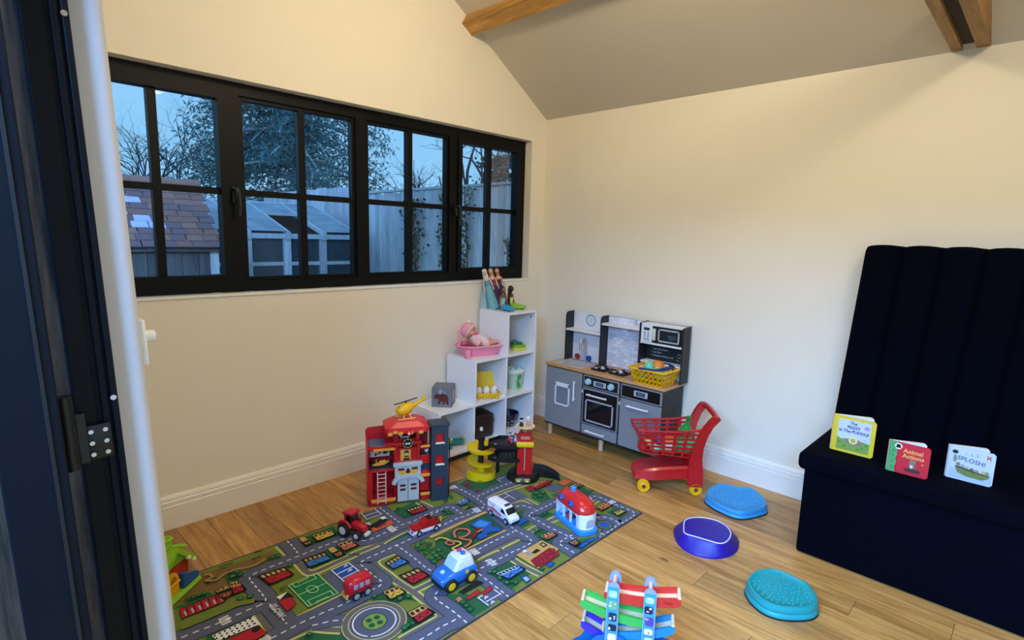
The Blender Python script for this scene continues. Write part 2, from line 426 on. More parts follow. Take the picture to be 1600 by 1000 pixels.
# window: four casements in a black frame
win = bpy.data.objects.new('window_1', None); COL.objects.link(win); win.location = (0, 0.06, 0); win['kind'] = 'structure'
win['label'] = 'long black framed window with four casements and glazing bars'
FR = (-2.94, -0.162, 1.120, 2.136)
mb = MB()
fw = 0.055
mb.bb(FR[0], FR[1], 0, 0.07, FR[3] - fw, FR[3]); mb.bb(FR[0], FR[1], 0, 0.07, FR[2], FR[2] + fw)
for a in (FR[0], FR[1] - fw): mb.bb(a, a + fw, 0, 0.07, FR[2] + fw, FR[3] - fw)
for c in (-2.252, -1.548, -0.856): mb.bb(c - 0.035, c + 0.035, 0, 0.07, FR[2] + fw, FR[3] - fw)
obj('window_frame', mb, black_frame, win, smooth=0)
gl = glass('window_glass', '#f7fafd')
SASH = [(-2.885, -2.287, True), (-2.217, -1.583, False), (-1.513, -0.891, False), (-0.821, -0.217, True)]
for a, b, opener in SASH:
    z0, z1 = FR[2] + fw, FR[3] - fw
    e = 0.033 if opener else 0.018; yf = -0.012 if opener else 0.012
    mb = MB()
    mb.bb(a, b, yf, 0.055, z0, z0 + e); mb.bb(a, b, yf, 0.055, z1 - e, z1)
    mb.bb(a, a + e, yf, 0.055, z0 + e, z1 - e); mb.bb(b - e, b, yf, 0.055, z0 + e, z1 - e)
    s = obj('casement' if opener else 'fixed_light', mb, black_frame, win, smooth=0)
    cx = (a + b) / 2; zm = 1.617
    obj('glazing_bar', MB().bb(cx - 0.018, cx + 0.018, 0.008, 0.05, z0 + e, z1 - e), black_frame, s, smooth=0)
    obj('glazing_bar', MB().bb(a + e, b - e, 0.010, 0.048, zm - 0.015, zm + 0.015), black_frame, s, smooth=0)
    for (p0, p1) in ((a + e, cx - .018), (cx + .018, b - e)):
        for (q0, q1) in ((z0 + e, zm - .015), (zm + .015, z1 - e)):
            obj('pane', MB().bb(p0, p1, 0.028, 0.032, q0, q1), gl, s, smooth=0)
for hx, dz in ((-2.262, -1), (-0.846, -1)):
    mb = MB(); mb.box((hx, -0.016, 1.60), (0.022, 0.012, 0.075), 0.004)
    mb.tube([(hx, -0.024, 1.625), (hx, -0.05, 1.625), (hx + 0.008, -0.055, 1.60), (hx + 0.012, -0.052, 1.55), (hx + 0.008, -0.048, 1.50)], [0.011, 0.012, 0.010, 0.009, 0.008], 10)
    obj('window_handle', mb, mat('handle_black', '#15171a', 0.3), win)
# white sill board lining the bottom of the opening
o = struct('trim_2', MB().bb(WL, WR, -0.006, 0.06, WB - 0.004, WB + 0.010, 0.003), mat('sill_white', '#f2efe8', 0.4), label='thin white sill under the black window')

# ---------------------------------------------------------------- left wall end, door frame and open leaf (all lean a little, as in the photograph)
PIV = (-3.05, -1.73, 1.33); LEAN = (0, R(-1.95), 0)
def leaning(o): o.location = PIV; o.rotation_euler = LEAN; return o
def pv(x, y, z): return (x - PIV[0], y - PIV[1], z - PIV[2])
mb = MB()
yj = 0.0
pts = []
r_ = 0.022
prof = [(-0.108, 1.728), (0.0, 1.728)] + [(-r_ + r_ * math.cos(R(a)), yj + r_ - r_ * math.sin(R(a))) for a in (0, 22, 45, 67, 90)] + [(-0.108, yj)]
mb.prism(prof, -1.33, 1.02, 'XY')
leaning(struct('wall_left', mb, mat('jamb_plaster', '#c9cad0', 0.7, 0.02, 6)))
mb = MB(); mb.bb(-3.25, -3.05, YB, -1.73, 2.16, EAVES + .02)
struct('wall_left_header', mb, plaster)
# metal door frame of the folding doors
fr = leaning(bpy.data.objects.new('door_frame', None)); COL.objects.link(fr); fr['kind'] = 'structure'; fr['label'] = 'dark navy metal frame of the folding doors with ribbed edge'
mb = MB(); mb.bb(-0.113, -0.0525, -0.020, 0.05, -1.33, 0.85); obj('frame_post', mb, navy_metal, fr, smooth=0)
for k, (a, b, dy) in enumerate(((-0.063, -0.0535, -0.030), (-0.077, -0.067, -0.027), (-0.112, -0.085, -0.026))):
    mb = MB(); mb.bb(a, b, dy, -0.018, -1.33, 0.85, 0.0015); obj('frame_rib', mb, navy_metal, fr, smooth=0)
screw_m = mat('screw_steel', '#c9ccd2', 0.25, 0.05, metal=1.0)
for z in (0.425, -0.185):
    obj('frame_screw', MB().cyl((-0.0605, -0.034, z), (-0.0605, -0.029, z), 0.0045, seg=14), screw_m, fr)
# hinge
hg = leaning(bpy.data.objects.new('door_hinge', None)); COL.objects.link(hg); tag(hg, 'black door hinge with six silver screws on the navy frame', 'hinge')
blk = mat('hinge_black', '#08090b', 0.4)
mb = MB(); mb.bb(-0.107, -0.069, -0.036, -0.030, -0.286, -0.226, 0.002); obj('hinge_plate', mb, blk, hg)
mb = MB(); mb.cyl((-0.128, -0.048, -0.29), (-0.128, -0.048, -0.165), 0.012, seg=16); mb.bb(-0.128, -0.104, -0.044, -0.034, -0.286, -0.20); obj('knuckle', mb, blk, hg)
for zz in (-0.236, -0.256, -0.276):
    for xx in (-0.098, -0.078):
        obj('screw', MB().cyl((xx, -0.040, zz), (xx, -0.0355, zz), 0.0038, seg=12), screw_m, hg)
# door leaf folded open towards the garden
lf = leaning(bpy.data.objects.new('door_1', None)); COL.objects.link(lf); lf['kind'] = 'structure'; lf['label'] = 'navy metal folding door leaf standing open'
mb = MB(); mb.bb(-0.217, -0.140, -0.105, -0.055, -1.31, 0.80, 0.002)
mb.bb(-0.95, -0.85, -0.105, -0.055, -1.31, 0.80, 0.002); mb.bb(-0.85, -0.217, -0.105, -0.055, -1.31, -1.20); mb.bb(-0.85, -0.217, -0.105, -0.055, 0.70, 0.80)
obj('leaf_frame', mb, navy_metal, lf, smooth=0)
mb = MB(); mb.bb(-0.158, -0.153, -0.108, -0.104, -1.31, 0.80); mb.bb(-0.1425, -0.1395, -0.103, -0.057, -1.31, 0.80); obj('leaf_seal', mb, mat('seal_rubber', '#06070a', 0.6), lf, smooth=0)
obj('leaf_glass', MB().bb(-0.85, -0.217, -0.084, -0.078, -1.20, 0.70), gl, lf, smooth=0)
# timber cladding of the outside wall, seen in the gap behind the leaf
cl = bpy.data.objects.new('wall_outside', None); COL.objects.link(cl); cl['kind'] = 'structure'; cl['label'] = 'weathered timber cladding seen in the gap beside the door'
clad = wood('cladding', '#2a1e16', '#7a6048', 'Z', 1.6, 0.8, tint=0.2)
for k in range(9):
    obj('cladding_board', MB().bb(-0.02, 0.0, -0.07, 0.07, -1.35, 1.0), clad, cl, loc=(-3.19 , -1.56 + 0.145 * k, 1.35), smooth=0)
leaning(obj('cladding_post', MB().bb(-0.30, -0.112, 0.006, 0.06, -1.45, 0.95), clad, cl, smooth=0))
# dimmer switch on the inner face of the left wall
sw = thing('dimmer_switch', 'white rotary dimmer switch sticking out past the white wall edge', 'switch', (-3.0475, -1.675, 1.222), rot=(0, R(-1.95), 0))
wp = mat('white_plastic', '#eceae4', 0.35)
obj('switch_plate', MB().bb(0, 0.010, -0.034, 0.043, -0.043, 0.043, 0.003), wp, sw)
obj('knob', MB().cyl((0.009, 0, 0.006), (0.030, 0, 0.006), 0.013, 0.011, 18), wp, sw)
# ================================================================ the garden seen through the window
rnd = random.Random(11)
grass_m = mat('garden_ground', '#3d4a35', 0.95, 0.35, 9, bump=0.6)
struct('ground', MB().bb(-14, 14, -12, 26, -0.35, -0.13), grass_m, smooth=0)
old_wood = wood('old_grey_wood', '#a9b4c4', '#f2f5fa', 'Z', 1.4, 0.85, knots=False, tint=0.16)
dark_wood = wood('shed_dark_wood', '#4a4a4e', '#7c7a7c', 'Z', 1.2, 0.85, knots=False, tint=0.12)
white_wood = wood('flaking_white_wood', '#aeb9c4', '#e6edf4', 'Y', 2.0, 0.7, knots=False, tint=0.06)
# boundary fence running away from the house
fence = thing('board_fence', 'weathered grey close board fence at the garden boundary', 'fence', (0.50, 0, -0.13))
y = 0.10; k = 0
while y < 6.6:
    far = y > 3.55
    top = 2.16 if far else 2.04
    w = 0.125 + rnd.uniform(-.01, .01)
    if 3.42 < y < 3.55:
        obj('fence_post', MB().bb(-0.10, 0.02, -0.05, 0.05, 0, 2.20, 0.006), old_wood, fence, loc=(0, y + .03, 0), smooth=0); y += 0.12; continue
    t = top + rnd.uniform(-.012, .012)
    mb = MB(); mb.prism([(0.0, 0), (0.018, 0), (0.010, w), (-0.008, w)], 0, t, 'XY'); obj('fence_board', mb, old_wood, fence, loc=(rnd.uniform(-.006, .006), y, 0), smooth=0)
    y += w - 0.008; k += 1
for py in (1.75, 5.0):
    obj('fence_post', MB().bb(-0.06, 0.0, -0.05, 0.05, 0, 2.08, 0.006), old_wood, fence, loc=(0, py, 0), smooth=0)
obj('fence_cap', MB().bb(-0.03, 0.045, 0.1, 3.42, 2.05, 2.075), old_wood, fence, smooth=0)
# leaves
def leaf_mesh(name, m, pts, size, rnd, thin=0.5, parent=None, loc=None, kind=None):
    vs = []; fs = []
    for p in pts:
        s = size * rnd.uniform(.6, 1.3); d = Vector((rnd.gauss(0, 1), rnd.gauss(0, 1), rnd.gauss(0, 1))).normalized()
        e = d.cross(Vector((rnd.gauss(0, 1), rnd.gauss(0, 1), rnd.gauss(0, 1)))).normalized()
        p = Vector(p); i = len(vs)
        vs += [p - d*s, p + e*s*thin, p + d*s, p - e*s*thin]; fs.append((i, i+1, i+2, i+3))
    me = bpy.data.meshes.new(name); me.from_pydata([tuple(v) for v in vs], [], fs)
    o = obj(name, me, m, parent, smooth=0, loc=loc)
    if kind: o['kind'] = kind
    return o
ivy_m = mat('ivy_leaf', '#4a6048', 0.5, 0.4, 3)
for (yy, z0, z1, n, spread, nm) in ((2.35, 0.75, 1.95, 420, 0.10, 'dense ivy hanging down the fence from the top'), (1.80, 0.2, 2.0, 260, 0.05, 'thin ivy climbing up the middle fence post'), (1.45, 0.9, 2.05, 150, 0.05, 'sparse ivy sprig on the fence right of the post'), (0.82, 0.9, 1.55, 60, 0.03, 'small ivy twig on the nearest fence boards')):
    t = thing('ivy', nm, 'ivy', (0.46, yy, -0.13), group=None)
    base = [(-.01 + rnd.uniform(-.03, .01), rnd.gauss(0, spread) * (0.3 + (k / n)), z0 + (z1 - z0) * (k / n) ** .8) for k in range(n)]
    leaf_mesh('leaves', ivy_m, base, 0.024, rnd, 0.8, t)
    obj('stem', MB().tube([(0, 0.03 * math.sin(q), 0.0 + q * z1 / 8) for q in range(9)], 0.006, 5), mat('ivy_stem', '#3b342c', 0.8), t)
# tiled outbuilding
shed = thing('tiled_outbuilding', 'small dark outbuilding with an old clay tile roof', 'shed', (-1.53, 2.5, -0.13))
X0 = -1.75
mb = MB(); mb.bb(X0, -0.04, 0.06, 1.05, 0, 1.42); obj('shed_body', mb, dark_wood, shed, smooth=0)
for k in range(13):
    obj('wall_board', MB().bb(0, 0.125, 0.035, 0.062, 0, 1.40), dark_wood, shed, loc=(X0 + 0.13 * k, rnd.uniform(-.004, .004), 0), smooth=0)
obj('corner_post', MB().bb(-0.10, -0.03, 0.02, 0.09, 0, 1.40), old_wood, shed, smooth=0)
obj('eaves_board', MB().bb(X0, 0, 0.0, 0.03, 1.36, 1.40), dark_wood, shed, smooth=0)
EV = Vector((0, -0.04, 1.385)); RG = Vector((0, 0.56, 1.965)); sl = (RG - EV)
mb = MB(); mb.prism([(-0.02, 1.36), (0.56, 1.93), (1.14, 1.36)], X0, -0.02, 'YZ'); obj('roof_deck', mb, dark_wood, shed, smooth=0)
tiles = [mat('clay_tile_a', '#9a6f64', 0.8, 0.25, 25), mat('clay_tile_b', '#85686c', 0.8, 0.25, 25), mat('clay_tile_c', '#a67a6a', 0.8, 0.25, 25), mat('clay_tile_new', '#d9d4f2', 0.7, 0.1, 25)]
NEW = {(3, 4), (4, 4), (5, 5), (7, 4), (3, 3), (5, 6)}
rot_x = math.atan2(sl.z, sl.y)
tile_me = {}
for ti, tm in enumerate(tiles):
    mb = MB(); mb.box((0, 0.05, 0.006), (0.122, 0.11, 0.011), 0.002, 1)
    q = obj('roof_tile', mb, tm, shed); tile_me[ti] = q.data; bpy.data.objects.remove(q)
for c in range(11):
    for j in range(14):
        ti = 3 if (c, j) in NEW else rnd.choice((0, 0, 1, 1, 2))
        o = bpy.data.objects.new('roof_tile', tile_me[ti]); link(o, shed)
        p = EV + sl * (c / 11.0)
        o.location = (-0.062 - 0.1255 * j - (0.06 if c % 2 else 0) + (0.03 if c % 2 else 0) + rnd.uniform(-.003, .003), p.y, p.z + 0.012 + rnd.uniform(0, .003))
        o.rotation_euler = (rot_x - 0.09, rnd.uniform(-.02, .02), rnd.uniform(-.03, .03))
for j in range(6):
    mb = MB(); mb.cyl((-0.29, 0, 0), (0.0, 0, 0), 0.045, 0.05, 12); obj('ridge_tile', mb, tiles[2], shed, loc=(-0.29 * j, RG.y, RG.z + 0.005))
# lean glasshouse
gh = thing('glasshouse', 'old low glasshouse with dirty roof panes and wooden posts', 'glasshouse', (0, 3.2, -0.13))
skylit = glass('glasshouse_glass', '#bcd3e6', sky_film=0.55)  # reflected sky on the roof panes is mixed in as a pale colour
XE = [-1.47, -1.05, -0.63, -0.21, 0.21]
ez, rz_, ry = 1.535, 1.885, 1.12
for i, xx in enumerate(XE):
    mb = MB(); mb.prism([(-0.03, ez - .03), (-0.03, ez + .02), (ry, rz_ + .02), (ry, rz_ - .03)], xx - 0.018, xx + 0.018, 'YZ'); obj('glazing_rafter', mb, white_wood, gh, smooth=0)
    obj('post', MB().bb(xx - 0.05, xx + 0.03, -0.02, 0.05, 0, ez - .02), old_wood, gh, smooth=0)
    obj('rafter_end', MB().bb(xx - 0.03, xx + 0.02, -0.05, 0.0, ez - 0.07, ez + 0.015), white_wood, gh, smooth=0)
for a, b in zip(XE, XE[1:]):
    lo = 0.0 if a != -0.63 else 0.52
    mb = MB(); mb.prism([(-.04 + lo * (ry + .04), ez + .02 + lo * (rz_ - ez)), (ry, rz_ + .02), (ry, rz_ + .026), (-.04 + lo * (ry + .04), ez + .026 + lo * (rz_ - ez))], a + .018, b - .018, 'YZ')
    obj('roof_pane', mb, skylit, gh, smooth=0)
    obj('eaves_rail', MB().bb(a, b, -0.03, 0.02, ez - 0.06, ez - .005), white_wood, gh, smooth=0)
    obj('front_pane', MB().bb(a + .03, b - .05, 0.012, 0.018, 0.75, ez - .06), glass('front_glass', '#9fb2c4', sky_film=.12), gh, smooth=0)
    obj('mid_rail', MB().bb(a, b, 0.0, 0.03, 1.18, 1.22), old_wood, gh, smooth=0)
    obj('boarding', MB().bb(a, b, 0.02, 0.05, 0, 0.78), dark_wood, gh, smooth=0)
obj('ridge_rail', MB().bb(XE[0], XE[-1], ry - .02, ry + .03, rz_ - .04, rz_ + .03), white_wood, gh, smooth=0)
obj('back_wall', MB().bb(XE[0], XE[-1], ry, ry + .05, 0, rz_), mat('shed_brown', '#8a6f58', 0.9, 0.3, 12), gh, smooth=0)
obj('side_wall', MB().prism([(0, 0), (ry, 0), (ry, rz_), (0, ez)], 0.19, 0.21, 'YZ'), dark_wood, gh, smooth=0)
# trees
bark = mat('tree_bark', '#3a4652', 0.9, 0.3, 10)
def branch(mb, p, d, L, r, depth, rnd, tips, droop=0.0, nb=(2, 3), spread=0.55):
    pts = [p]; rs = [r]; q = Vector(p); dd = Vector(d).normalized(); n = 4
    for k in range(n):
        dd = (dd + Vector((rnd.gauss(0, .13), rnd.gauss(0, .13), rnd.gauss(0, .10) - droop))).normalized()
        q = q + dd * L / n; pts.append(q.copy()); rs.append(r * (1 - 0.45 * (k + 1) / n))
    mb.tube(pts, rs, 5 if depth > 1 else 3, caps=False)
    tips.append(q.copy())
    if depth <= 0: return
    for j in range(rnd.randint(*nb)):
        i = rnd.randint(2, n); nd = (dd + Vector((rnd.gauss(0, spread), rnd.gauss(0, spread), rnd.gauss(0.1, spread * .8)))).normalized()
        branch(mb, pts[i], nd, L * rnd.uniform(.6, .8), rs[i] * .78, depth - 1, rnd, tips, droop, nb, spread)
def bare_tree(label, loc, h, seed, depth=5, r=0.07, leafy=None, nb=(2, 3), spread=.55):
    rn = random.Random(seed); t = thing('bare_tree', label, 'tree', loc, group='bare trees beyond the garden')
    mb = MB(); tips = []; branch(mb, (0, 0, 0), (0, 0, 1), h * .36, r, depth, rn, tips, 0, nb, spread)
    obj('branches', mb, bark, t, smooth=0)
    return t, tips
bare_tree('bare tree with thin twigs above the left end of the tile roof', (-0.95, 8.5, -.13), 4.4, 3, 6, .10)
bare_tree('bare tree standing beside the thin aerial pole', (-0.05, 9.2, -.13), 4.0, 5, 6, .09)
bare_tree('bare tree right of the conifer above the fence', (4.1, 7.0, -.13), 4.6, 12, 6, .09)
bare_tree('bare spreading tree behind the handle casement', (3.55, 5.0, -.13), 5.0, 21, 6, .10)
tr, tips = bare_tree('thick ivy clad trunk at the right end of the window', (4.4, 5.1, -.13), 5.6, 8, 5, .18)
leaf_mesh('ivy_leaves', mat('ivy_dull', '#2c4a5a', 0.7, 0.3, 3), [(rnd.gauss(0, .20), rnd.gauss(0, .20), rnd.uniform(.6, 3.1)) for _ in range(3200)], 0.045, rnd, .7, tr)
pole = thing('aerial_pole', 'thin pale aerial pole rising behind the tile roof', 'pole', (-0.33, 8.9, -.13))
obj('mast', MB().cyl((0, 0, 0), (0, 0, 3.0), 0.018, seg=8), mat('pole_grey', '#a9bccb', 0.5), pole); obj('aerial', MB().bb(-.1, .02, -.01, .01, 2.93, 2.97), MATS['pole_grey'], pole)
# big conifer in the middle of the view
con = thing('conifer_tree', 'large dense dark conifer filling the middle of the window', 'tree', (1.5, 7.6, -.13))
mb = MB(); rn = random.Random(4); fol = []; fol2 = []
mb.tube([(0, 0, 0), (0.05, 0, 2), (0, 0.05, 4), (0, 0, 6.4)], [.16, .13, .09, .03], 8)
for k in range(230):
    z = rn.uniform(0.7, 6.2); a = rn.uniform(0, 2*PI); L = (3.0 - 0.32 * z) * rn.uniform(.55, 1.1)
    dirx = Vector((math.cos(a), math.sin(a), rn.uniform(-.15, .45))); p = Vector((0, 0, z)); pts = [p.copy()]
    for j in range(6):
        dirx = (dirx + Vector((rn.gauss(0, .12), rn.gauss(0, .12), -0.10))).normalized(); p = p + dirx * L / 6; pts.append(p.copy())
        for q in range(int(30 + j * 9)):
            fol.append(p + Vector((rn.gauss(0, .13), rn.gauss(0, .13), rn.gauss(-.05, .12))))
    mb.tube(pts, [.034 * (1 - i / 8) for i in range(7)], 4, caps=False)
obj('branches', mb, mat('pale_twigs', '#c4ccd0', 0.9, 0.2, 10), con, smooth=0)
leaf_mesh('foliage', mat('conifer_needles', '#567e80', 0.8, 0.45, 2), fol, 0.05, rn, 0.24, con)
# low evergreen scrub behind the outbuilding and the fence
for (lx, ly, rx, rz2, n, lab, c) in ((-0.2, 6.2, 0.9, 0.95, 2200, 'low dark evergreen bush behind the glasshouse', '#2d4a48'), (1.25, 4.6, 0.40, 1.05, 1500, 'pale leafy bush hanging over the fence by the conifer', '#4a6a70'), (-1.2, 8.2, .35, 1.25, 500, 'small dark evergreen clump over the tile roof', '#3c5a66')):
    t = thing('evergreen_bush', lab, 'bush', (lx, ly, -.13))
    pts = []
    for _ in range(n):
        v = Vector((rn.gauss(0, 1), rn.gauss(0, 1), rn.gauss(0, 1))).normalized() * rn.uniform(.5, 1) ** .5
        pts.append((v.x * rx, v.y * rx * .8, rz2 + v.z * rz2))
    leaf_mesh('foliage', mat('bush_' + c[1:], c, 0.8, 0.4, 3), pts, 0.06, rn, .5, t)
    obj('stem', MB().cyl((0, 0, 0), (0, 0, rz2), 0.05, 0.02, 8), bark, t)
# ground ivy outside the open door
pts = [(-3.4 - rnd.random() * 2.4, -2.2 + rnd.random() * 4.5, -.13 + rnd.random() ** 3 * .12) for _ in range(9000)]
o = leaf_mesh('ground_ivy', mat('ground_leaf', '#86a894', 0.6, 0.6, 2), pts, 0.03, rnd, .5); o['kind'] = 'stuff'; tag(o, 'low leafy ground cover outside the open door', 'ground cover')
# ================================================================ shelf unit
white_mel = mat('white_melamine', '#eeeef0', 0.35, 0.015, 10)
SX, SY, SW, SP, SB = -0.3955, -0.3185, 0.2893, 0.2882, 0.0605
th = 0.016; SD = 0.285
shelf = thing('cube_shelf_unit', 'white stepped cube shelf unit standing under the window', 'shelf unit', (SX, SY, 0))
def sp(name, x0, x1, z0, z1, y0=0.0, y1=SD): return obj(name, MB().bb(x0, x1, y0, y1, z0, z1, 0.0008, 1), white_mel, shelf, smooth=0)
Z = [SB - th, SB + SP, SB + 2*SP, SB + 3*SP]
sp('bottom_panel', -3*SW, 0, Z[0], Z[0] + th)
for lvl, n in ((1, 3), (2, 2), (3, 1)):
    sp('top_panel' if lvl == 3 else 'shelf_board', -SW, 0, Z[lvl] - th, Z[lvl])
    if n >= 2: sp('top_panel' if lvl == 2 else 'shelf_board', -2*SW, -SW, Z[lvl] - th, Z[lvl])
    if n >= 3: sp('top_panel', -3*SW, -2*SW, Z[lvl] - th, Z[lvl])
for lvl, n in ((0, 3), (1, 2), (2, 1)):
    z0 = Z[lvl] + (th if lvl == 0 else 0); z1 = Z[lvl + 1] - th
    for i in range(n + 1):
        xx = -i * SW; sp('upright', xx if i == n else (xx - th if i == 0 else xx - th / 2), (xx + th) if i == n else (xx if i == 0 else xx + th / 2), z0, z1)
    for i in range(n):
        obj('back_rail', MB().bb(-(i+1)*SW + th, -i*SW - th, SD - .012, SD, z0, z0 + .05), white_mel, shelf, smooth=0)
obj('plinth', MB().bb(-3*SW + .03, -.03, 0.03, SD - .02, 0, Z[0]), mat('dark_plinth', '#2a2522', 0.7), shelf, smooth=0)
for (xx, zz) in ((-0.030, Z[3] - 0.05),):
    obj('cam_screw', MB().cyl((-th - .0015, 0.04, zz), (-th + .002, 0.04, zz), 0.006, seg=14), mat('screw_dark', '#1b1b1d', 0.4), shelf)
# ================================================================ navy bench with tall channelled back
velvet = mat('navy_velvet', '#01030d', 0.9, 0.4, 5, spec=0.06)
bench = thing('upholstered_bench', 'dark navy velvet bench with tall channel stitched back', 'bench', (-0.60, -2.18, 0))
LB = -2.2
obj('base', MB().bb(0, 0.56, LB, 0, 0.004, 0.425, 0.012), velvet, bench)
mb = MB(); mb.box((0.27, LB / 2 + .01, 0.455), (0.60, -LB + .03, 0.085), 0.026, 4); obj('seat_lid', mb, velvet, bench)
mb = MB()
pts = []
for k in range(13):   # channels, each a padded roll
    y0 = 0.0 - 0.150 * k + 0.012; y1 = y0 - 0.150
    rings = []
    for z, dep in ((0.49, 1), (0.9, 1), (1.40, 1), (1.425, .9), (1.438, .6), (1.442, 0.15)):
        sh = -(z - 0.49) * 0.058
        row = []
        for q in range(9):
            t = q / 8; bul = math.sin(PI * t) ** 0.6 if 0 < t < 1 else 0
            e = 0.0035 if z > 1.43 else 0.0
            row.append((0.475 - (0.012 + 0.026 * bul) * dep, y0 + (y1 - y0) * (e / .15 + t * (1 - 2 * e / .15)) + sh, z - (0.010 * (1 - bul) if z > 1.41 else 0)))
        row += [(0.575, y1 + sh, z - (0.008 if z > 1.41 else 0)), (0.575, y0 + sh, z - (0.008 if z > 1.41 else 0))]
        rings.append(row)
    b = MB(); b.loft(rings); obj('back_channel', b, velvet, bench, smooth=60)
# ================================================================ board books standing open on the bench
paper = mat('book_paper', '#e9e6dd', 0.6)
def board_book(label, cover, back, spot, w, h, opening, thick=0.012, yaw=0.0, spine=None):
    """spine on the left, the front board faces the room, the back board swings away behind it"""
    t = thing('board_book', label, 'book', spot, group='board books on the navy bench', rot=(0, R(4), yaw))
    f = obj('front_board', MB().prism([(0, 0), (-w + .008, 0), (-w, .008), (-w, h - .008), (-w + .008, h), (0, h)], 0, 0.004, 'YZ'), mat('cover_' + cover[1:], cover, 0.4), t)
    M = Matrix.Rotation(opening, 4, 'Z')
    mb = MB(M); mb.prism([(0, 0), (-w + .008, 0), (-w, .008), (-w, h - .008), (-w + .008, h), (0, h)], 0.004, 0.004 + thick, 'YZ')
    p = obj('page_block', mb, paper, t)
    mb = MB(M); mb.prism([(0, 0), (-w + .008, 0), (-w, .008), (-w, h - .008), (-w + .008, h), (0, h)], 0.0045 + thick, 0.008 + thick, 'YZ')
    obj('back_board', mb, mat('cover_' + back[1:], back, 0.4), t)
    mb = MB(); mb.bb(0, 0.014, -.001, .004, 0, h); obj('spine', mb, mat('cover_' + (spine or cover)[1:], spine or cover, 0.4), t)
    # print on the outside of the front board: u runs to the right, v up
    return t, Print(frame2((0, 0, 0), (0, -1, 0), (0, 0, 1)) , step=0.00015)
bk, P = board_book('yellow board book with a puddle cover, left of the three on the bench', '#dcc02c', '#dcc02c', (-0.485, -2.252, 0.4985), 0.165, 0.165, R(32))
P.M = P.M @ Matrix.Translation((0, 0, 0))
P.rect(.018, .012, .147, .152, '#c3cdec'); P.up(); P.poly([(.018, .012), (.147, .012), (.147, .060), (.12, .064), (.09, .056), (.06, .066), (.035, .060), (.018, .068)], '#7d9a44')
P.up(); P.poly(circ(.036, 18, .085, .055, .016), '#8b7a6a'); P.up(); P.circ(.083, .062, .018, '#e3d58c'); P.up(); P.circ(.083, .060, .010, '#b9a25a'); P.circ(.131, .128, .011, '#a78bc0', ry=.008)
for a, b in ((.03, .045), (.05, .03), (.12, .035), (.105, .025), (.135, .05)): P.circ(a, b, .007, '#5d8a2c', ry=.005)
P.text('The', .078, .138, .018, '#23303a', bold=.0004).text('PIGGY', .080, .119, .018, '#23303a', bold=.0006).text('in The PUDDLE', .082, .100, .018, '#23303a', bold=.0005)
P.text('by', .128, .072, .008, '#4a5560'); P.text('~', .032, .128, .016, '#4a5560')
P.done('cover_print', bk)
bk, P = board_book('red board book with green spine, middle one on the bench', '#c3192b', '#c3192b', (-0.572, -2.489, 0.4985), 0.137, 0.130, R(32), spine='#3f8f52')
P.rect(0, 0, .026, .130, '#4d9a5c'); P.up(); P.poly([(.026, 0), (.021, .02), (.027, .04), (.022, .06), (.028, .08), (.023, .1), (.027, .13), (.03, .13), (.03, 0)], '#c3192b')
P.up(); P.circ(.028, .112, .013, '#e8e2d2'); P.up(); P.circ(.028, .113, .008, '#1c1a1c'); P.rect(.018, .105, .038, .109, '#5a3a28')
for v in (.02, .045, .07, .09): P.circ(.012, v, .004, '#3b7f49')
P.text('Animal', .080, .098, .024, '#e8a85c', bold=.0006).text('Actions', .082, .077, .024, '#e8a85c', bold=.0006)
P.circ(.083, .022, .030, '#4c2e2a', ry=.009).circ(.082, .040, .012, '#7a6258', ry=.018); P.up(); P.circ(.082, .054, .010, '#8a7468').circ(.080, .040, .005, '#d9cfc4', ry=.010); P.circ(.075, .063, .004, '#8a7468').circ(.090, .063, .004, '#8a7468')
P.circ(.115, .055, .004, '#e0763a'); P.done('cover_print', bk)
bk, P = board_book('pale blue board book with a boat cover, right of the three on the bench', '#c2cbe2', '#b9c2da', (-0.462, -2.677, 0.4985), 0.142, 0.135, R(32))
P.circ(.016, .112, .010, '#1d3327', ry=.008); P.text('1, 2, 3', .068, .112, .018, '#6c7890').text('SPLOSH!', .070, .086, .024, '#5c6880', bold=.0006, rot=R(-6))
P.rect(.004, .004, .138, .046, '#aebbd8'); P.up(); P.poly([(.022, .050), (.030, .030), (.06, .020), (.11, .018), (.128, .030), (.130, .040), (.08, .042), (.04, .050)], '#6f7f3c'); P.up(); P.poly([(.020, .056), (.022, .050), (.04, .048), (.08, .040), (.130, .038), (.132, .042), (.08, .048), (.04, .056)], '#5a4636')
for a, b, c in ((.03, .064, '#8b7a58'), (.045, .060, '#9aa0a8'), (.06, .058, '#b9b29a'), (.075, .052, '#5d6a88'), (.09, .050, '#a58f6a'), (.11, .052, '#c4b06a'), (.122, .05, '#9a8a5a')): P.circ(a, b, .007, c)
P.circ(.122, .108, .007, '#a8765e', ry=.010).circ(.117, .119, .003, '#a8765e').circ(.127, .119, .003, '#a8765e'); P.up(); P.circ(.122, .104, .004, '#e4dccf'); P.circ(.018, .085, .006, '#7d8a78', ry=.016)
P.done('cover_print', bk)
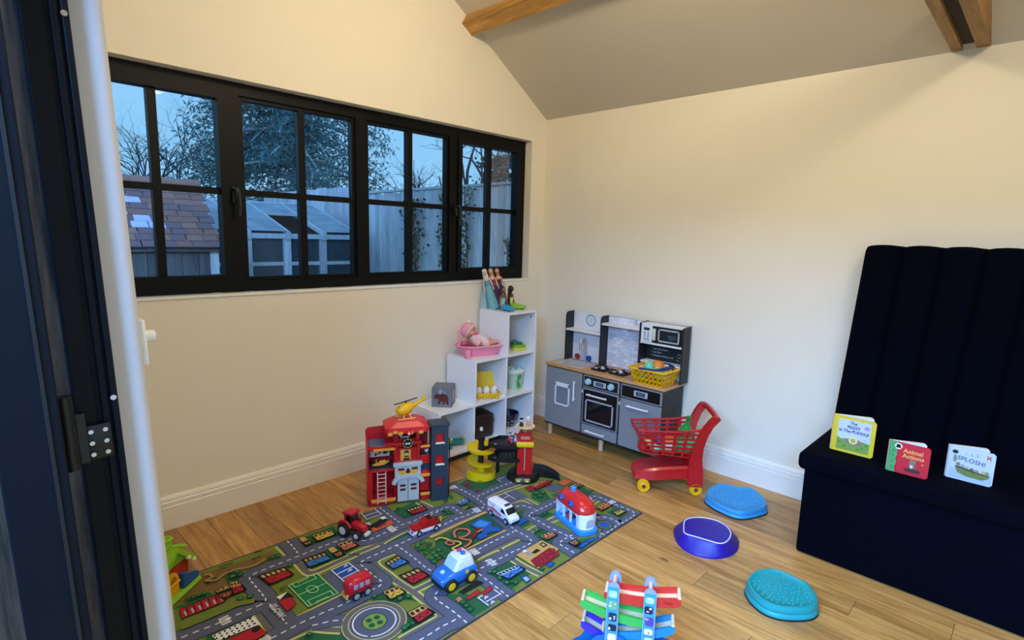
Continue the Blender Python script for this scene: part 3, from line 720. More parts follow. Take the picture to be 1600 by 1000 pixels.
# ================================================================ wooden play kitchen against the right wall
K = thing('play_kitchen', 'grey wooden play kitchen with oven, sink and microwave', 'play kitchen', (-0.29, -0.33, 0), R(-90))
KW, KD, KT = 0.955, 0.262, 0.537
grey_d = mat('kitchen_grey', '#85898f', 0.45, 0.03, 15)
char_m = mat('kitchen_charcoal', '#191b1e', 0.5, 0.05, 20)
kwhite = mat('kitchen_white', '#e4e5ea', 0.4, 0.02, 15)
kblack = mat('kitchen_black', '#0b0e14', 0.3, 0.05, 20)
ksilver = mat('kitchen_silver', '#b9bfcc', 0.3, 0.03, metal=0.2)
pale_blue = mat('knob_pale_blue', '#a9cfdc', 0.4)
butcher = wood('kitchen_worktop', '#b5814e', '#d9a873', 'X', 2.0, 0.4, knots=False, tint=0.02)
legwood = wood('kitchen_leg', '#c4a27a', '#e3c79f', 'Z', 2.0, 0.5, knots=False, tint=0.02)
def kb(name, x0, x1, y0, y1, z0, z1, m, parent=K, bev=0.0015): return obj(name, MB().bb(x0, x1, y0, y1, z0, z1, bev, 1), m, parent)
def kp(o, face_y=0.0): return Print(frame2((0, face_y, 0), (1, 0, 0), (0, 0, 1)))   # prints on faces turned to the room
# carcase
for xx in (0.004, 0.338, 0.640, 0.938): kb('side_panel', xx, xx + 0.010, 0.004, KD, 0.085, KT - .018, char_m)
kb('bottom_board', 0.004, 0.948, 0.004, KD, 0.082, 0.092, char_m)
kb('carcase_back', 0.01, 0.945, KD - .008, KD, 0.09, KT - .02, char_m)
kb('worktop', -0.004, KW + .006, -0.010, KD + .008, KT - .018, KT, butcher, bev=0.004)
for lx, ly in ((0.035, 0.035), (0.490, 0.035), (0.92, 0.035), (0.035, 0.22), (0.490, 0.22), (0.92, 0.22)):
    obj('leg', MB().cyl((lx, ly, 0), (lx, ly, 0.083), 0.0165, seg=20), legwood, K)
def bar_handle(parent, x0, x1, z0, z1, y=-0.012, r=0.0062):
    mb = MB(); mb.cyl((x0, y - .016, z0), (x1, y - .016, z1), r, seg=12)
    dx, dz = (x1 - x0) * .08, (z1 - z0) * .08
    for px, pz in ((x0 + dx, z0 + dz), (x1 - dx, z1 - dz)): mb.cyl((px, y - .016, pz), (px, y + .006, pz), .0055, seg=10)
    return obj('handle', mb, kwhite, parent)
# fridge / ice door on the left
d1 = kb('door', 0.016, 0.336, -0.012, 0.003, 0.098, KT - .024, grey_d)
mb = MB(); a, b, c, e = 0.106, 0.236, 0.250, 0.415
for (p, q, r_, s_) in ((a, b, c, c + .012), (a, b, e - .028, e), (a, a + .010, c, e), (b - .010, b, c, e)): mb.bb(p, q, -0.020, -0.010, r_, s_, .002, 1)
obj('dispenser_frame', mb, kwhite, d1); obj('dispenser_recess', MB().bb(a + .008, b - .008, -0.0130, -0.0115, c + .01, e - .026), mat('recess_grey', '#7b8292', 0.3), d1, smooth=0)
bar_handle(d1, 0.283, 0.283, 0.312, 0.452)
# oven column
p1 = kb('control_panel', 0.350, 0.638, -0.010, 0.003, 0.432, KT - .024, grey_d)
obj('panel_face', MB().bb(0.360, 0.628, -0.0120, -0.0095, 0.440, 0.506), kblack, p1, smooth=0)
for kx in (0.396, 0.580):
    mb = MB(); mb.cyl((kx, -0.012, 0.472), (kx, -0.030, 0.472), 0.0225, 0.019, 24); mb.box((kx, -.032, .472), (.008, .006, .034), .002, 1); obj('control_knob', mb, pale_blue, p1)
dd = obj('display', MB().bb(0.438, 0.538, -0.0145, -0.0115, 0.450, 0.486, .001, 1), ksilver, p1)
P = kp(K, -0.0146); P.rect(.458, .458, .518, .480, '#1a2433'); P.up(); P.text('88:88', .488, .469, .018, '#7fa6c9'); P.done('display_print', dd)
P = kp(K, -0.0122)
for kx in (0.396, 0.580):
    for q in range(10):
        t = R(-40 + 26 * q); P.circ(kx + .029 * math.cos(t), .472 + .029 * math.sin(t), .0012, '#c9d2dd', 6)
P.done('panel_marks', p1)
d2 = kb('oven_door', 0.350, 0.638, -0.012, 0.003, 0.172, 0.426, grey_d)
obj('oven_face', MB().bb(0.360, 0.630, -0.0140, -0.0115, 0.182, 0.414), kblack, d2, smooth=0)
mb = MB(); a, b, c, e = 0.380, 0.606, 0.196, 0.350
for (p, q, r_, s_) in ((a, b, c, c + .010), (a, b, e - .010, e), (a, a + .010, c, e), (b - .010, b, c, e)): mb.bb(p, q, -0.0175, -0.013, r_, s_)
obj('window_trim', mb, ksilver, d2, smooth=0)
obj('oven_window', MB().bb(a + .01, b - .01, -0.0155, -0.0142, c + .01, e - .01), mat('oven_glass', '#10161c', 0.08, 0.05), d2, smooth=0)
bar_handle(d2, 0.396, 0.556, 0.384, 0.384, -0.014)
for hx in (0.347,): obj('hinge', MB().bb(hx - .004, hx + .004, -0.016, -.010, 0.385, 0.405, .001, 1), kwhite, d2)
d3 = kb('drawer', 0.350, 0.638, -0.012, 0.003, 0.098, 0.166, grey_d); bar_handle(d3, 0.393, 0.551, 0.126, 0.126)
# washing machine / dishwasher column
p2 = kb('control_panel', 0.652, 0.946, -0.010, 0.003, 0.424, KT - .024, grey_d)
obj('panel_face', MB().bb(0.662, 0.936, -0.0120, -0.0095, 0.434, 0.506), kblack, p2, smooth=0)
dd = obj('display', MB().bb(0.752, 0.850, -0.0145, -0.0115, 0.452, 0.490, .001, 1), ksilver, p2)
P = kp(K, -0.0146); P.rect(.770, .459, .832, .483, '#1a2433'); P.up(); P.text('88:88', .801, .471, .018, '#7fa6c9'); P.done('display_print', dd)
d4 = kb('door', 0.652, 0.946, -0.012, 0.003, 0.098, 0.418, grey_d); bar_handle(d4, 0.708, 0.866, 0.378, 0.378)
obj('hinge', MB().bb(0.645, 0.652, -0.016, -.010, 0.37, 0.39, .001, 1), kwhite, d4)
# sink, tap and rings on the worktop
mb = MB(); o0 = rrect(0.250, 0.175, 0.02, 4, 0.178, 0.108); o1 = rrect(0.226, 0.150, 0.016, 4, 0.178, 0.108); o2 = rrect(0.200, 0.120, 0.02, 4, 0.178, 0.108)
mb.loft([[(x, y, KT + .0005) for x, y in o0], [(x, y, KT + .006) for x, y in o0], [(x, y, KT + .006) for x, y in o1], [(x, y, KT + .001) for x, y in o2]], False, True)
sk = obj('sink', mb, mat('sink_grey', '#b8bcc0', 0.3, 0.04), K); obj('drain', MB().cyl((0.178, 0.108, KT + .001), (0.178, 0.108, KT + .003), .012, seg=16), ksilver, sk)
tp = obj('tap_deck', MB().bb(0.06, 0.30, 0.196, 0.214, KT, KT + .012, .002, 1), mat('tap_deck_grey', '#8d929b', 0.4), K)
mb = MB(); pts = [(0.192, 0.206, KT + .01), (0.192, 0.206, KT + .12)] + [(0.192, 0.206 - .028 * (1 - math.cos(R(a))), KT + .15 + .030 * math.sin(R(a))) for a in range(0, 181, 20)] + [(0.192, 0.150, KT + .10)]
mb.tube(pts, .0095, 10); obj('tap', mb, mat('tap_chrome', '#c9ccd0', 0.2, 0.03, metal=0.6), K)
for kx, nm, c in ((0.128, 'red', '#a81826'), (0.232, 'blue', '#1b3da0')):
    mb = MB(); mb.cyl((kx, .207, KT + .010), (kx, .207, KT + .028), .006, seg=10); mb.lathe([(0.012, 0), (0.019, .006), (0.019, .028), (0.012, .034)], (kx, .200, KT + .022), 16); o = obj('tap_knob', mb, mat('tap_' + nm, c, 0.35), K); o['label'] = nm + ' tap knob'
def ring(cx, cy):
    mb = MB(); mb.box((cx, cy, KT + .006), (.118, .118, .012), .010, 2)
    for a in range(4): mb.box((cx + .036 * math.cos(a * PI/2), cy + .036 * math.sin(a * PI/2), KT + .017), (.040 if a % 2 == 0 else .012, .012 if a % 2 == 0 else .040, .012), .003, 1)
    r_ = obj('hob_ring', mb, kblack, K); mb = MB(); mb.cyl((cx, cy, KT + .012), (cx, cy, KT + .018), .026, seg=20); mb.box((cx - .02, cy - .03, KT + .014), (.03, .02, .006), .002, 1); obj('burner_cap', mb, mat('burner_white', '#e2e4e8', 0.25), r_)
ring(0.412, 0.118); ring(0.558, 0.118)
# upper part: dividers, shelves, back boards
UD = 0.172
def divider(name, x0, z1, y0, m=char_m, w=.010):
    mb = MB(); mb.prism([(KD, KT), (KD, z1), (y0 + .03, z1), (y0 + .008, z1 - .008), (y0, z1 - .03), (y0, KT)], x0, x0 + w, 'YZ'); return obj(name, mb, m, K, smooth=0)
divider('left_end', 0.030, 0.900, UD); divider('divider', 0.340, 0.900, UD); 
mb = MB(); mb.prism([(KD, KT), (KD, .902), (UD - .005, .896), (UD - .005, KT)], 0.656, 0.666, 'YZ'); obj('microwave_side', mb, char_m, K, smooth=0)
mb = MB(); mb.prism([(KD, KT), (KD, .902), (UD - .005, .896), (UD - .005, KT)], 0.962, 0.972, 'YZ'); obj('microwave_side', mb, char_m, K, smooth=0)
b1 = kb('back_board', 0.040, 0.342, KD - .006, KD, KT, 0.898, kwhite); kb('shelf', 0.036, 0.342, UD - .004, KD - .006, 0.762, 0.776, kwhite)
P = Print(frame2((0, KD - .0062, 0), (1, 0, 0), (0, 0, 1))); cx, cz = .196, .843
P.circ(cx, cz, .044, '#6d97a6', 28); P.up(); P.circ(cx, cz, .036, '#d7e0e6', 28); P.up()
for q in range(12): t = R(30 * q); P.stroke([(cx + .030 * math.cos(t), cz + .030 * math.sin(t)), (cx + .034 * math.cos(t), cz + .034 * math.sin(t))], .002, '#4f7787')
P.stroke([(cx, cz), (cx, cz + .026)], .002, '#3c5a68').stroke([(cx, cz), (cx - .010, cz - .014)], .0025, '#3c5a68'); P.done('clock_print', b1)
b2 = kb('tiled_board', 0.350, 0.657, KD - .006, KD, KT, 0.898, mat('tile_grout', '#b9bdca', 0.5)); kb('shelf', 0.350, 0.657, UD, KD - .006, 0.838, 0.852, kwhite)
P = Print(frame2((0, KD - .0062, 0), (1, 0, 0), (0, 0, 1))); rt = random.Random(3)
for rr_ in range(15):
    z0 = KT + .004 + rr_ * .0236
    if z0 > .88: break
    for cc in range(-1, 8):
        x0 = .352 + cc * .0455 + (.0225 if rr_ % 2 else 0); x1 = x0 + .0425; x0 = max(x0, .352); x1 = min(x1, .655)
        if x1 - x0 > .006: v = rt.randint(198, 232); P.rect(x0, z0, x1, z0 + .0212, '#%02x%02x%02x' % (v, v + 2, min(255, v + 14)))
P.up(); P.rect(.44, .862, .50, .894, '#dfe4ee'); P.rect(.565, .862, .583, .894, '#a8adb8'); P.done('tile_print', b2)
b3 = kb('chalk_board', 0.666, 0.962, KD - .006, KD, KT, 0.898, mat('chalk_black', '#14161a', 0.7, 0.2, 12))
P = Print(frame2((0, KD - .0062, 0), (1, 0, 0), (0, 0, 1)))
P.text('Ingredients', .83, .752, .030, '#6d7480'); P.text('1 cup milk, warm', .705, .722, .017, '#c9ced6', 'LEFT').text('1 cup flour', .705, .700, .017, '#c9ced6', 'LEFT').text('1 teaspoon baking soda', .705, .678, .017, '#c9ced6', 'LEFT').text('4 eggs', .895, .706, .017, '#c9ced6', 'LEFT').text('1 teaspoon', .89, .687, .015, '#c9ced6', 'LEFT').text('salt, cup sugar', .885, .668, .014, '#c9ced6', 'LEFT')
P.done('chalk_writing', b3)
kb('lower_shelf', 0.666, 0.962, UD + .01, KD - .006, 0.634, 0.646, kwhite); kb('lower_back', 0.666, 0.962, KD - .010, KD - .006, KT, 0.634, kwhite)
kb('microwave_top', 0.664, 0.964, UD + .004, KD, 0.884, 0.896, kwhite)
mwf = kb('microwave_floor', 0.664, 0.964, UD - .004, KD - .006, 0.762, 0.774, kwhite)
kp_ = kb('microwave_keypad', 0.668, 0.748, UD - .003, UD + .006, 0.776, 0.884, kwhite)
P = Print(frame2((0, UD - .0034, 0), (1, 0, 0), (0, 0, 1))); P.rect(.688, .852, .730, .870, '#2a3038')
for i in range(2):
    for j in range(4): P.circ(.697 + i * .024, .838 - j * .011, .0045, '#37414c', 10)
P.rect(.688, .786, .732, .796, '#8ea2b0'); P.done('keypad_print', kp_)
md = kb('microwave_door', 0.752, 0.958, UD + .002, UD + .010, 0.776, 0.882, kblack)
mb = MB(); mb.bb(0.752, 0.776, UD - .014, UD + .003, 0.792, 0.870, .004, 2); obj('handle', mb, mat('handle_cream', '#cdd2c2', 0.4), md)
mb = MB(); a, b, c, e = 0.792, 0.940, 0.788, 0.872
for (p, q, r_, s_) in ((a, b, c, c + .009), (a, b, e - .009, e), (a, a + .009, c, e), (b - .009, b, c, e)): mb.bb(p, q, UD - .003, UD + .003, r_, s_)
obj('window_trim', mb, ksilver, md, smooth=0)
P = Print(frame2((0, UD + .0018, 0), (1, 0, 0), (0, 0, 1))); P.rect(a + .009, c + .009, b - .009, e - .009, '#1a2027'); P.up(); P.poly([(.858, .838), (.915, .838), (.905, .812), (.895, .806), (.878, .806), (.866, .812)], '#3d4852'); P.stroke([(.912, .832), (.924, .832), (.922, .820), (.908, .818)], .003, '#3d4852'); P.done('bowl_print', md)

# ---------------------------------------------------------------- yellow basket of play food on the worktop
def lattice(mb, A, B, Cc, D, nu, nv, wu, wv, t, top=True):
    """bars on a quad: A-B bottom edge, D-C top edge"""
    A, B, Cc, D = map(Vector, (A, B, Cc, D)); n = (B - A).cross(D - A).normalized() * t / 2
    def pt(u, v): return (A * (1-u) + B * u) * (1-v) + (D * (1-u) + Cc * u) * v
    def strip(u0, v0, u1, v1):
        q = [pt(u0, v0), pt(u1, v0), pt(u1, v1), pt(u0, v1)]
        mb.loft([[tuple(p - n) for p in q], [tuple(p + n) for p in q]])
    for i in range(nu + 1):
        u = i / nu; strip(max(0, u - wu/2), 0, min(1, u + wu/2), 1)
    for j in range(nv + 1):
        v = j / nv; strip(0, max(0, v - wv/2), 1, min(1, v + wv/2))
yel = mat('basket_yellow', '#f0b80e', 0.35, 0.04)
bx = thing('yellow_basket', 'yellow plastic basket with a navy handle on the play kitchen worktop', 'basket', (-0.29 + .085, -0.33 - .832, KT), R(-90))
mb = MB(); hb, ht, H = (.095, .075), (.122, .108), .098
cb = [(-hb[0], -hb[1], 0), (hb[0], -hb[1], 0), (hb[0], hb[1], 0), (-hb[0], hb[1], 0)]; ct = [(-ht[0], -ht[1], H), (ht[0], -ht[1], H), (ht[0], ht[1], H), (-ht[0], ht[1], H)]
for i, nu in ((0, 7), (1, 6), (2, 7), (3, 6)):
    j = (i + 1) % 4; lattice(mb, cb[i], cb[j], ct[j], ct[i], nu, 3, .05, .16, .0035)
mb.bb(-hb[0], hb[0], -hb[1], hb[1], 0.0, .004)
obj('basket_body', mb, yel, bx, smooth=0)
mb = MB(); rim = [(x, y, H) for x, y in rrect(2*ht[0] + .012, 2*ht[1] + .012, .018, 4)]; mb.tube(rim, .0065, 8, close=True); obj('rim', mb, yel, bx)
mb = MB(); mb.tube([(-.045, -ht[1] - .006, H + .006), (.05, -ht[1] - .004, H + .012), (.085, -.085, H + .016), (.10, -.03, H + .018), (.10, .05, H + .016), (.04, .108, H + .012), (-.04, .11, H + .01)], [.008, .008, .010, .012, .010, .008, .007], 8); obj('handle', mb, mat('handle_navy', '#12306a', 0.35), bx)
def food(name, label, cat, mb, m, loc, grp='play food in the yellow basket', parts=()):
    t = thing(name, label, cat, loc, rnd.uniform(0, 6), grp); obj('body', mb, m, t)
    for nm, b, mm in parts: obj(nm, b, mm, t)
    return t
bx0, by0 = -0.29 + .085, -0.33 - .832
food('toy_egg', 'mint green toy egg in the yellow basket', 'toy egg', MB().ell((0, 0, .05), (.034, .034, .044)), mat('toy_mint', '#63c7a4', 0.4), (bx0 - .03, by0 + .025, KT + .045), parts=[('seam', MB().torus((0, 0, .05), .0343, .001), mat('toy_mint_d', '#4aa98a', .4))])
food('toy_orange', 'orange toy fruit in the yellow basket', 'toy fruit', MB().ell((0, 0, .045), (.042, .042, .038)), mat('toy_orange', '#e8842f', 0.5), (bx0 + .03, by0 - .005, KT + .06), parts=[('stalk', MB().cyl((0, 0, .08), (0, 0, .088), .004, seg=8), mat('stalk_green', '#3d7a33', .5))])
food('toy_peach', 'pale peach toy fruit at the back of the yellow basket', 'toy fruit', MB().ell((0, 0, .04), (.036, .034, .034)), mat('toy_peach', '#e6a573', 0.5), (bx0 - .02, by0 + .075, KT + .035), parts=[('stalk', MB().cyl((0, 0, .07), (0, 0, .082), .003, seg=8), MATS['stalk_green'])])
food('toy_bread', 'pale green toy bread roll in the yellow basket', 'toy bread', MB().ell((0, 0, .03), (.05, .032, .03)), mat('toy_palegreen', '#b7d7a0', 0.5), (bx0 - .035, by0 - .045, KT + .05), parts=[('crust', MB().ell((0, 0, .045), (.04, .024, .02)), mat('toy_crust', '#d7d98a', .5))])
food('toy_cheese', 'yellow toy cheese wedge with holes in the basket', 'toy cheese', MB().prism([(-.03, -.02), (.035, -.02), (.035, .03)], .02, .06), mat('toy_cheese', '#f2d36a', 0.5), (bx0 + .035, by0 - .065, KT + .055), parts=[('hole', MB().ell((.0, -.02, .04), (.008, .002, .008)), mat('toy_cheese_d', '#8c5a24', .5))])
food('toy_pepper', 'red toy pepper low in the yellow basket', 'toy vegetable', MB().ell((0, 0, .03), (.036, .036, .034)), mat('toy_red', '#c22a1e', 0.4), (bx0 - .04, by0 - .005, KT + .006), parts=[('stalk', MB().cyl((0, 0, .06), (0, 0, .075), .005, seg=8), MATS['stalk_green'])])
food('toy_cucumber', 'green toy cucumber low in the yellow basket', 'toy vegetable', MB().ell((0, 0, .025), (.07, .022, .022)), mat('toy_green', '#3f9a3a', 0.4), (bx0 - .03, by0 + .03, KT + .006), parts=[('end', MB().ell((.066, 0, .025), (.008, .012, .012)), MATS['toy_palegreen'])])
# ================================================================ red toy shopping trolley
red = mat('trolley_red', '#b80f1a', 0.28, 0.04, 20, coat=0.2)
CT = thing('toy_trolley', 'red plastic toy shopping trolley with yellow wheels', 'toy trolley', (-0.421, -1.407, 0), math.atan2(.777, -.63))
# local: +X front, +Y the side nearest the camera
mb = MB()
base = []
for (x, hw, zt, zb) in ((.205, .050, .100, .078), (.195, .075, .108, .066), (.14, .090, .128, .062), (.05, .094, .146, .072), (-.05, .096, .160, .088), (-.13, .098, .166, .090)):
    n = []
    for k, (yy, zz) in enumerate(((-hw, zb), (-hw, zt - .012), (-hw + .012, zt), (-hw + .024, zt - .004), (hw - .024, zt - .004), (hw - .012, zt), (hw, zt - .012), (hw, zb))): n.append((x, yy, zz))
    base.append(n)
mb.loft(base); obj('base_tray', mb, red, CT)
mb = MB(); mb.prism([(-.12, -.078), (-.12, .078), (.08, .074), (.08, -.074)], .1585, .162); 
for s in (-1, 1):
    mb = MB()
    prof = [((-.100, .050), (-.182, .050)), ((-.098, .12), (-.180, .12)), ((-.097, .20), (-.168, .22)), ((-.112, .28), (-.168, .29)), ((-.135, .36), (-.182, .36)), ((-.160, .42), (-.205, .42)), ((-.185, .462), (-.228, .452)), ((-.205, .482), (-.240, .470))]
    rings = []
    for (f, r_) in prof:
        z = f[1]; k = max(0, (z - .2) / .28); yi = s * (.086 + .040 * k); yo = s * (.112 + .044 * k); m_ = (f[0] + r_[0]) / 2
        rings.append([(f[0], yi, f[1]), (f[0] + .002, (yi + yo)/2, f[1]), (f[0], yo, f[1]), (r_[0], yo, r_[1]), (r_[0] - .002, (yi + yo)/2, r_[1]), (r_[0], yi, r_[1])])
    mb.loft(rings); obj('side_column', mb, red, CT, smooth=50)
mb = MB(); mb.tube([(-.222, -.150, .466), (-.226, -.08, .472), (-.226, .08, .472), (-.222, .150, .466)], .0165, 12); obj('handle_bar', mb, red, CT)
# basket
mb = MB()
bt = {'FN': (.190, .100, .360), 'FF': (.212, -.095, .362), 'RN': (-.150, .118, .392), 'RF': (-.150, -.118, .392)}
bo = {'FN': (.150, .070, .222), 'FF': (.150, -.070, .222), 'RN': (-.110, .088, .212), 'RF': (-.110, -.088, .212)}
lattice(mb, bo['FN'], bo['RN'], bt['RN'], bt['FN'], 5, 6, .045, .06, .005)
lattice(mb, bo['RF'], bo['FF'], bt['FF'], bt['RF'], 5, 6, .045, .06, .005)
lattice(mb, bo['FF'], bo['FN'], bt['FN'], bt['FF'], 6, 6, .05, .06, .005)
mb.loft([[bo['FN'], bo['FF'], bo['RF'], bo['RN']], [tuple(Vector(bo[k]) + Vector((0, 0, .006))) for k in ('FN', 'FF', 'RF', 'RN')]])
obj('basket_lattice', mb, red, CT, smooth=0)
mb = MB(); mb.tube([(-.165, .124, .420), bt['RN'], (-.03, .108, .368), bt['FN'], (.212, .0, .360), bt['FF'], (-.03, -.108, .375), bt['RF'], (-.19, -.128, .44)], [.008] * 9, 8); obj('basket_rim', mb, red, CT)
mb = MB(); mb.ell((.155, .030, .250), (.030, .05, .034)); obj('front_boss', mb, red, CT)
yw = mat('wheel_yellow', '#e7ae12', 0.35, 0.05)
for sx, wx in ((1, .146), (-1, -.146)):
    for s in (-1, 1):
        y0 = s * .084; y1 = s * .112
        mb = MB(Matrix.Translation((wx, 0, .036)) @ Matrix.Rotation(R(90), 4, 'X'))
        mb.lathe([(0.010, -y1), (0.014, -y1 - s*.000), (0.018, -y1 + s*.004), (0.024, -y1 + s*.005), (0.028, -y1), (.034, -y1), (.036, -y1 + s*.004), (.036, -y0), (.010, -y0)], seg=26)
        w_ = obj('wheel', mb, yw, CT); obj('axle_cap', MB().cyl((wx, y1 - s*.004, .036), (wx, y1 + s*.003, .036), .0105, seg=14), mat('axle_red', '#7c1d12', 0.5), w_)
# shopping inside the trolley
import itertools
def incart(lx, ly, lz): return tuple(Matrix.Translation(CT.location) @ Matrix.Rotation(CT.rotation_euler.z, 4, 'Z') @ Vector((lx, ly, lz)))
G = 'play food in the red trolley'
mb = MB(); mb.lathe([(.014, .0), (.040, .004), (.042, .10), (.034, .135), (.014, .165), (.012, .20), (.014, .205)], seg=18)
t = thing('green_toy_bottle', 'green plastic toy bottle leaning in the red trolley', 'toy bottle', incart(-.085, -.035, .232), 0, G, rot=(R(14), R(-14), 0)); obj('body', mb, mat('bottle_green', '#1f9a3e', 0.2, 0.05), t); obj('cap', MB().cyl((0, 0, .205), (0, 0, .222), .013, seg=14), mat('bottle_cap', '#157a30', .4), t); P = Print(); 
mb = MB()
for k in range(7): mb.torus((0, 0, .03 + .016 * k), .0425 if k < 6 else .038, .0016, 20, 5)
obj('ribs', mb, mat('bottle_rib', '#36b45a', .3), t)
mb = MB(); mb.ell((0, 0, .05), (.055, .035, .05)); food('toy_cabbage', 'green round toy cabbage behind the trolley bottle', 'toy vegetable', mb, mat('cabbage_green', '#2c9447', 0.4), incart(-.07, .045, .222), G, [('leaf', MB().ell((.02, .0, .055), (.045, .034, .045)), mat('cabbage_leaf', '#49b463', .4))])
food('toy_food_box', 'orange toy food box in the red trolley', 'toy food', MB().box((0, 0, .04), (.09, .07, .08), .01), mat('toy_orange2', '#e37b35', 0.5), incart(0.0, .02, .222), G, [('label', MB().box((0, 0, .045), (.092, .05, .04), .004), mat('toy_label_white', '#e9ddc9', .5))])
food('toy_food_packet', 'red and white toy food packet near the trolley column', 'toy food', MB().box((0, 0, .03), (.07, .06, .06), .006), mat('toy_red2', '#cf3a24', 0.5), incart(-.075, .012, .220), G, [('label', MB().box((0, 0, .035), (.072, .062, .02), .002), MATS['toy_label_white'])])
food('toy_corn', 'yellow toy corn cob at the front of the trolley', 'toy vegetable', MB().ell((0, 0, .025), (.05, .024, .024)), mat('toy_corn', '#efd68a', 0.5), incart(.12, -.02, .228), G, [('husk', MB().ell((-.03, 0, .022), (.03, .026, .024)), MATS['toy_green'])])
food('toy_aubergine', 'purple toy aubergine in the middle of the trolley', 'toy vegetable', MB().ell((0, 0, .035), (.04, .03, .032)), mat('toy_purple', '#8d2a5e', 0.35), incart(.075, .045, .262), G, [('stalk', MB().cyl((.035, 0, .04), (.05, 0, .045), .006, seg=8), MATS['stalk_green'])])
food('toy_lettuce', 'pale green toy lettuce low in the trolley', 'toy vegetable', MB().ell((0, 0, .03), (.04, .032, .03)), mat('toy_lettuce', '#8cc06a', 0.5), incart(.075, .038, .220), G, [('leaf', MB().ell((.01, .01, .034), (.03, .03, .028)), MATS['toy_palegreen'])])
# ================================================================ stepping stones
def ring_of(pts, n=8): return smooth_poly(pts, n, True)
def scale_ring(r, k, c): return [((x - c[0]) * k + c[0], (y - c[1]) * k + c[1]) for x, y in r]
def stone(label, col, top, h, flare, bumps=True, line=False, foot=None):
    cx = sum(p[0] for p in top) / len(top); cy = sum(p[1] for p in top) / len(top)
    t = thing('stepping_stone', label, 'stepping stone', (cx, cy, 0), group='balance stepping stones on the floor')
    r = ring_of([(x - cx, y - cy) for x, y in top], 6); c = (0, 0)
    m = mat('stone_' + col[1:], col, 0.45, 0.05, 30)
    if bumps:
        prof = [(flare, .004), (flare - .003, .012), (flare - .02, h * .42), (flare - .045, h * .46), (flare - .030, h * .52), (flare - .035, h * .80), (flare - .06, h * .96), (.99, h), (.93, h + .001), (.91, h - .003), (.6, h - .004), (.25, h - .005)]
    else: prof = [(flare, .0), (flare, .006), (flare - .025, .012), (1.06, h * .86), (1.03, h * .97), (.97, h), (.5, h)]
    if foot:
        def polar(pts, n=64):
            q = smooth_poly(pts, 10, True); out = []
            for k in range(n):
                a = 2*PI*k/n; out.append(min(q, key=lambda p: abs(math.remainder(math.atan2(p[1], p[0]) - a, 2*PI))))
            return [Vector(p) for p in out]
        A = polar([(x - cx, y - cy) for x, y in foot]); B = polar([(x - cx, y - cy) for x, y in top]); rr = []
        for u, k, z in ((0, 1, 0), (0, 1, .007), (.06, 1, .012), (.85, 1, h * .86), (.93, 1.02, h * .96), (1, .99, h), (1, .5, h)): rr.append([(*((A[i] * (1-u) + B[i] * u) * k), z) for i in range(64)])
        mb = MB(); mb.loft(rr); obj('body', mb, m, t, smooth=60)
    else:
        mb = MB(); mb.loft([[(x, y, z) for x, y in scale_ring(r, k, c)] for k, z in prof]); obj('body', mb, m, t, smooth=60)
    if bumps:
        mb = MB(); mb.loft([[(x, y, z) for x, y in scale_ring(r, k, c)] for k, z in ((flare - .01, 0), (flare + .010, 0), (flare + .010, .006), (flare - .005, .008))]); obj('rubber_rim', mb, mat('rubber_black', '#101114', 0.7), t)
        mb = MB(); rn = random.Random(len(label)); pts = []
        for _ in range(2500):
            a, b = rn.uniform(-.2, .2), rn.uniform(-.2, .2)
            ins = False; q = scale_ring(r, .84, c); j = len(q) - 1
            for i in range(len(q)):
                if (q[i][1] > b) != (q[j][1] > b) and a < (q[j][0]-q[i][0]) * (b-q[i][1]) / (q[j][1]-q[i][1]) + q[i][0]: ins = not ins
                j = i
            if ins and all((a-u)**2 + (b-v)**2 > .013**2 for u, v in pts): pts.append((a, b))
        for a, b in pts: mb.ell((a, b, h - .005), (.0048, .0048, .0068), 7, 5)
        obj('grip_bumps', mb, m, t)
    if line:
        mb = MB(); mb.tube([(x, y, h + .0004) for x, y in scale_ring(r, .97, c)], .0028, 6, close=True); obj('grip_line', mb, mat('line_white', '#e6e2f0', 0.4), t)
    return t
stone('light blue stepping stone by the skirting board', '#3593cc', [(-0.440, -1.664), (-0.33, -1.640), (-0.239, -1.668), (-0.222, -1.732), (-0.18, -1.79), (-0.19, -1.844), (-0.248, -1.907), (-0.316, -1.945), (-0.378, -1.937), (-0.475, -1.896), (-0.507, -1.851), (-0.504, -1.790), (-0.486, -1.725)], .046, 1.05)
stone('purple stepping stone with a thin white line around its top', '#22118f', [(-0.908, -1.765), (-0.82, -1.73), (-0.748, -1.762), (-0.71, -1.832), (-0.722, -1.896), (-0.773, -1.945), (-0.852, -1.964), (-0.905, -1.951), (-0.923, -1.897), (-0.936, -1.841), (-0.945, -1.793)], .060, 1.27, False, True, foot=[(-.905, -1.721), (-.963, -1.775), (-.988, -1.837), (-.981, -1.896), (-.938, -1.955), (-.867, -1.988), (-.786, -1.988), (-.70, -1.95), (-.665, -1.87), (-.675, -1.77), (-.74, -1.70), (-.83, -1.685)])
stone('turquoise stepping stone in front of the navy bench', '#149093', [(-1.073, -2.14), (-0.992, -2.141), (-0.931, -2.172), (-0.905, -2.216), (-0.908, -2.268), (-0.916, -2.32), (-0.958, -2.36), (-1.008, -2.389), (-1.061, -2.386), (-1.11, -2.355), (-1.157, -2.301), (-1.169, -2.248), (-1.146, -2.195), (-1.111, -2.16)], .054, 1.05)
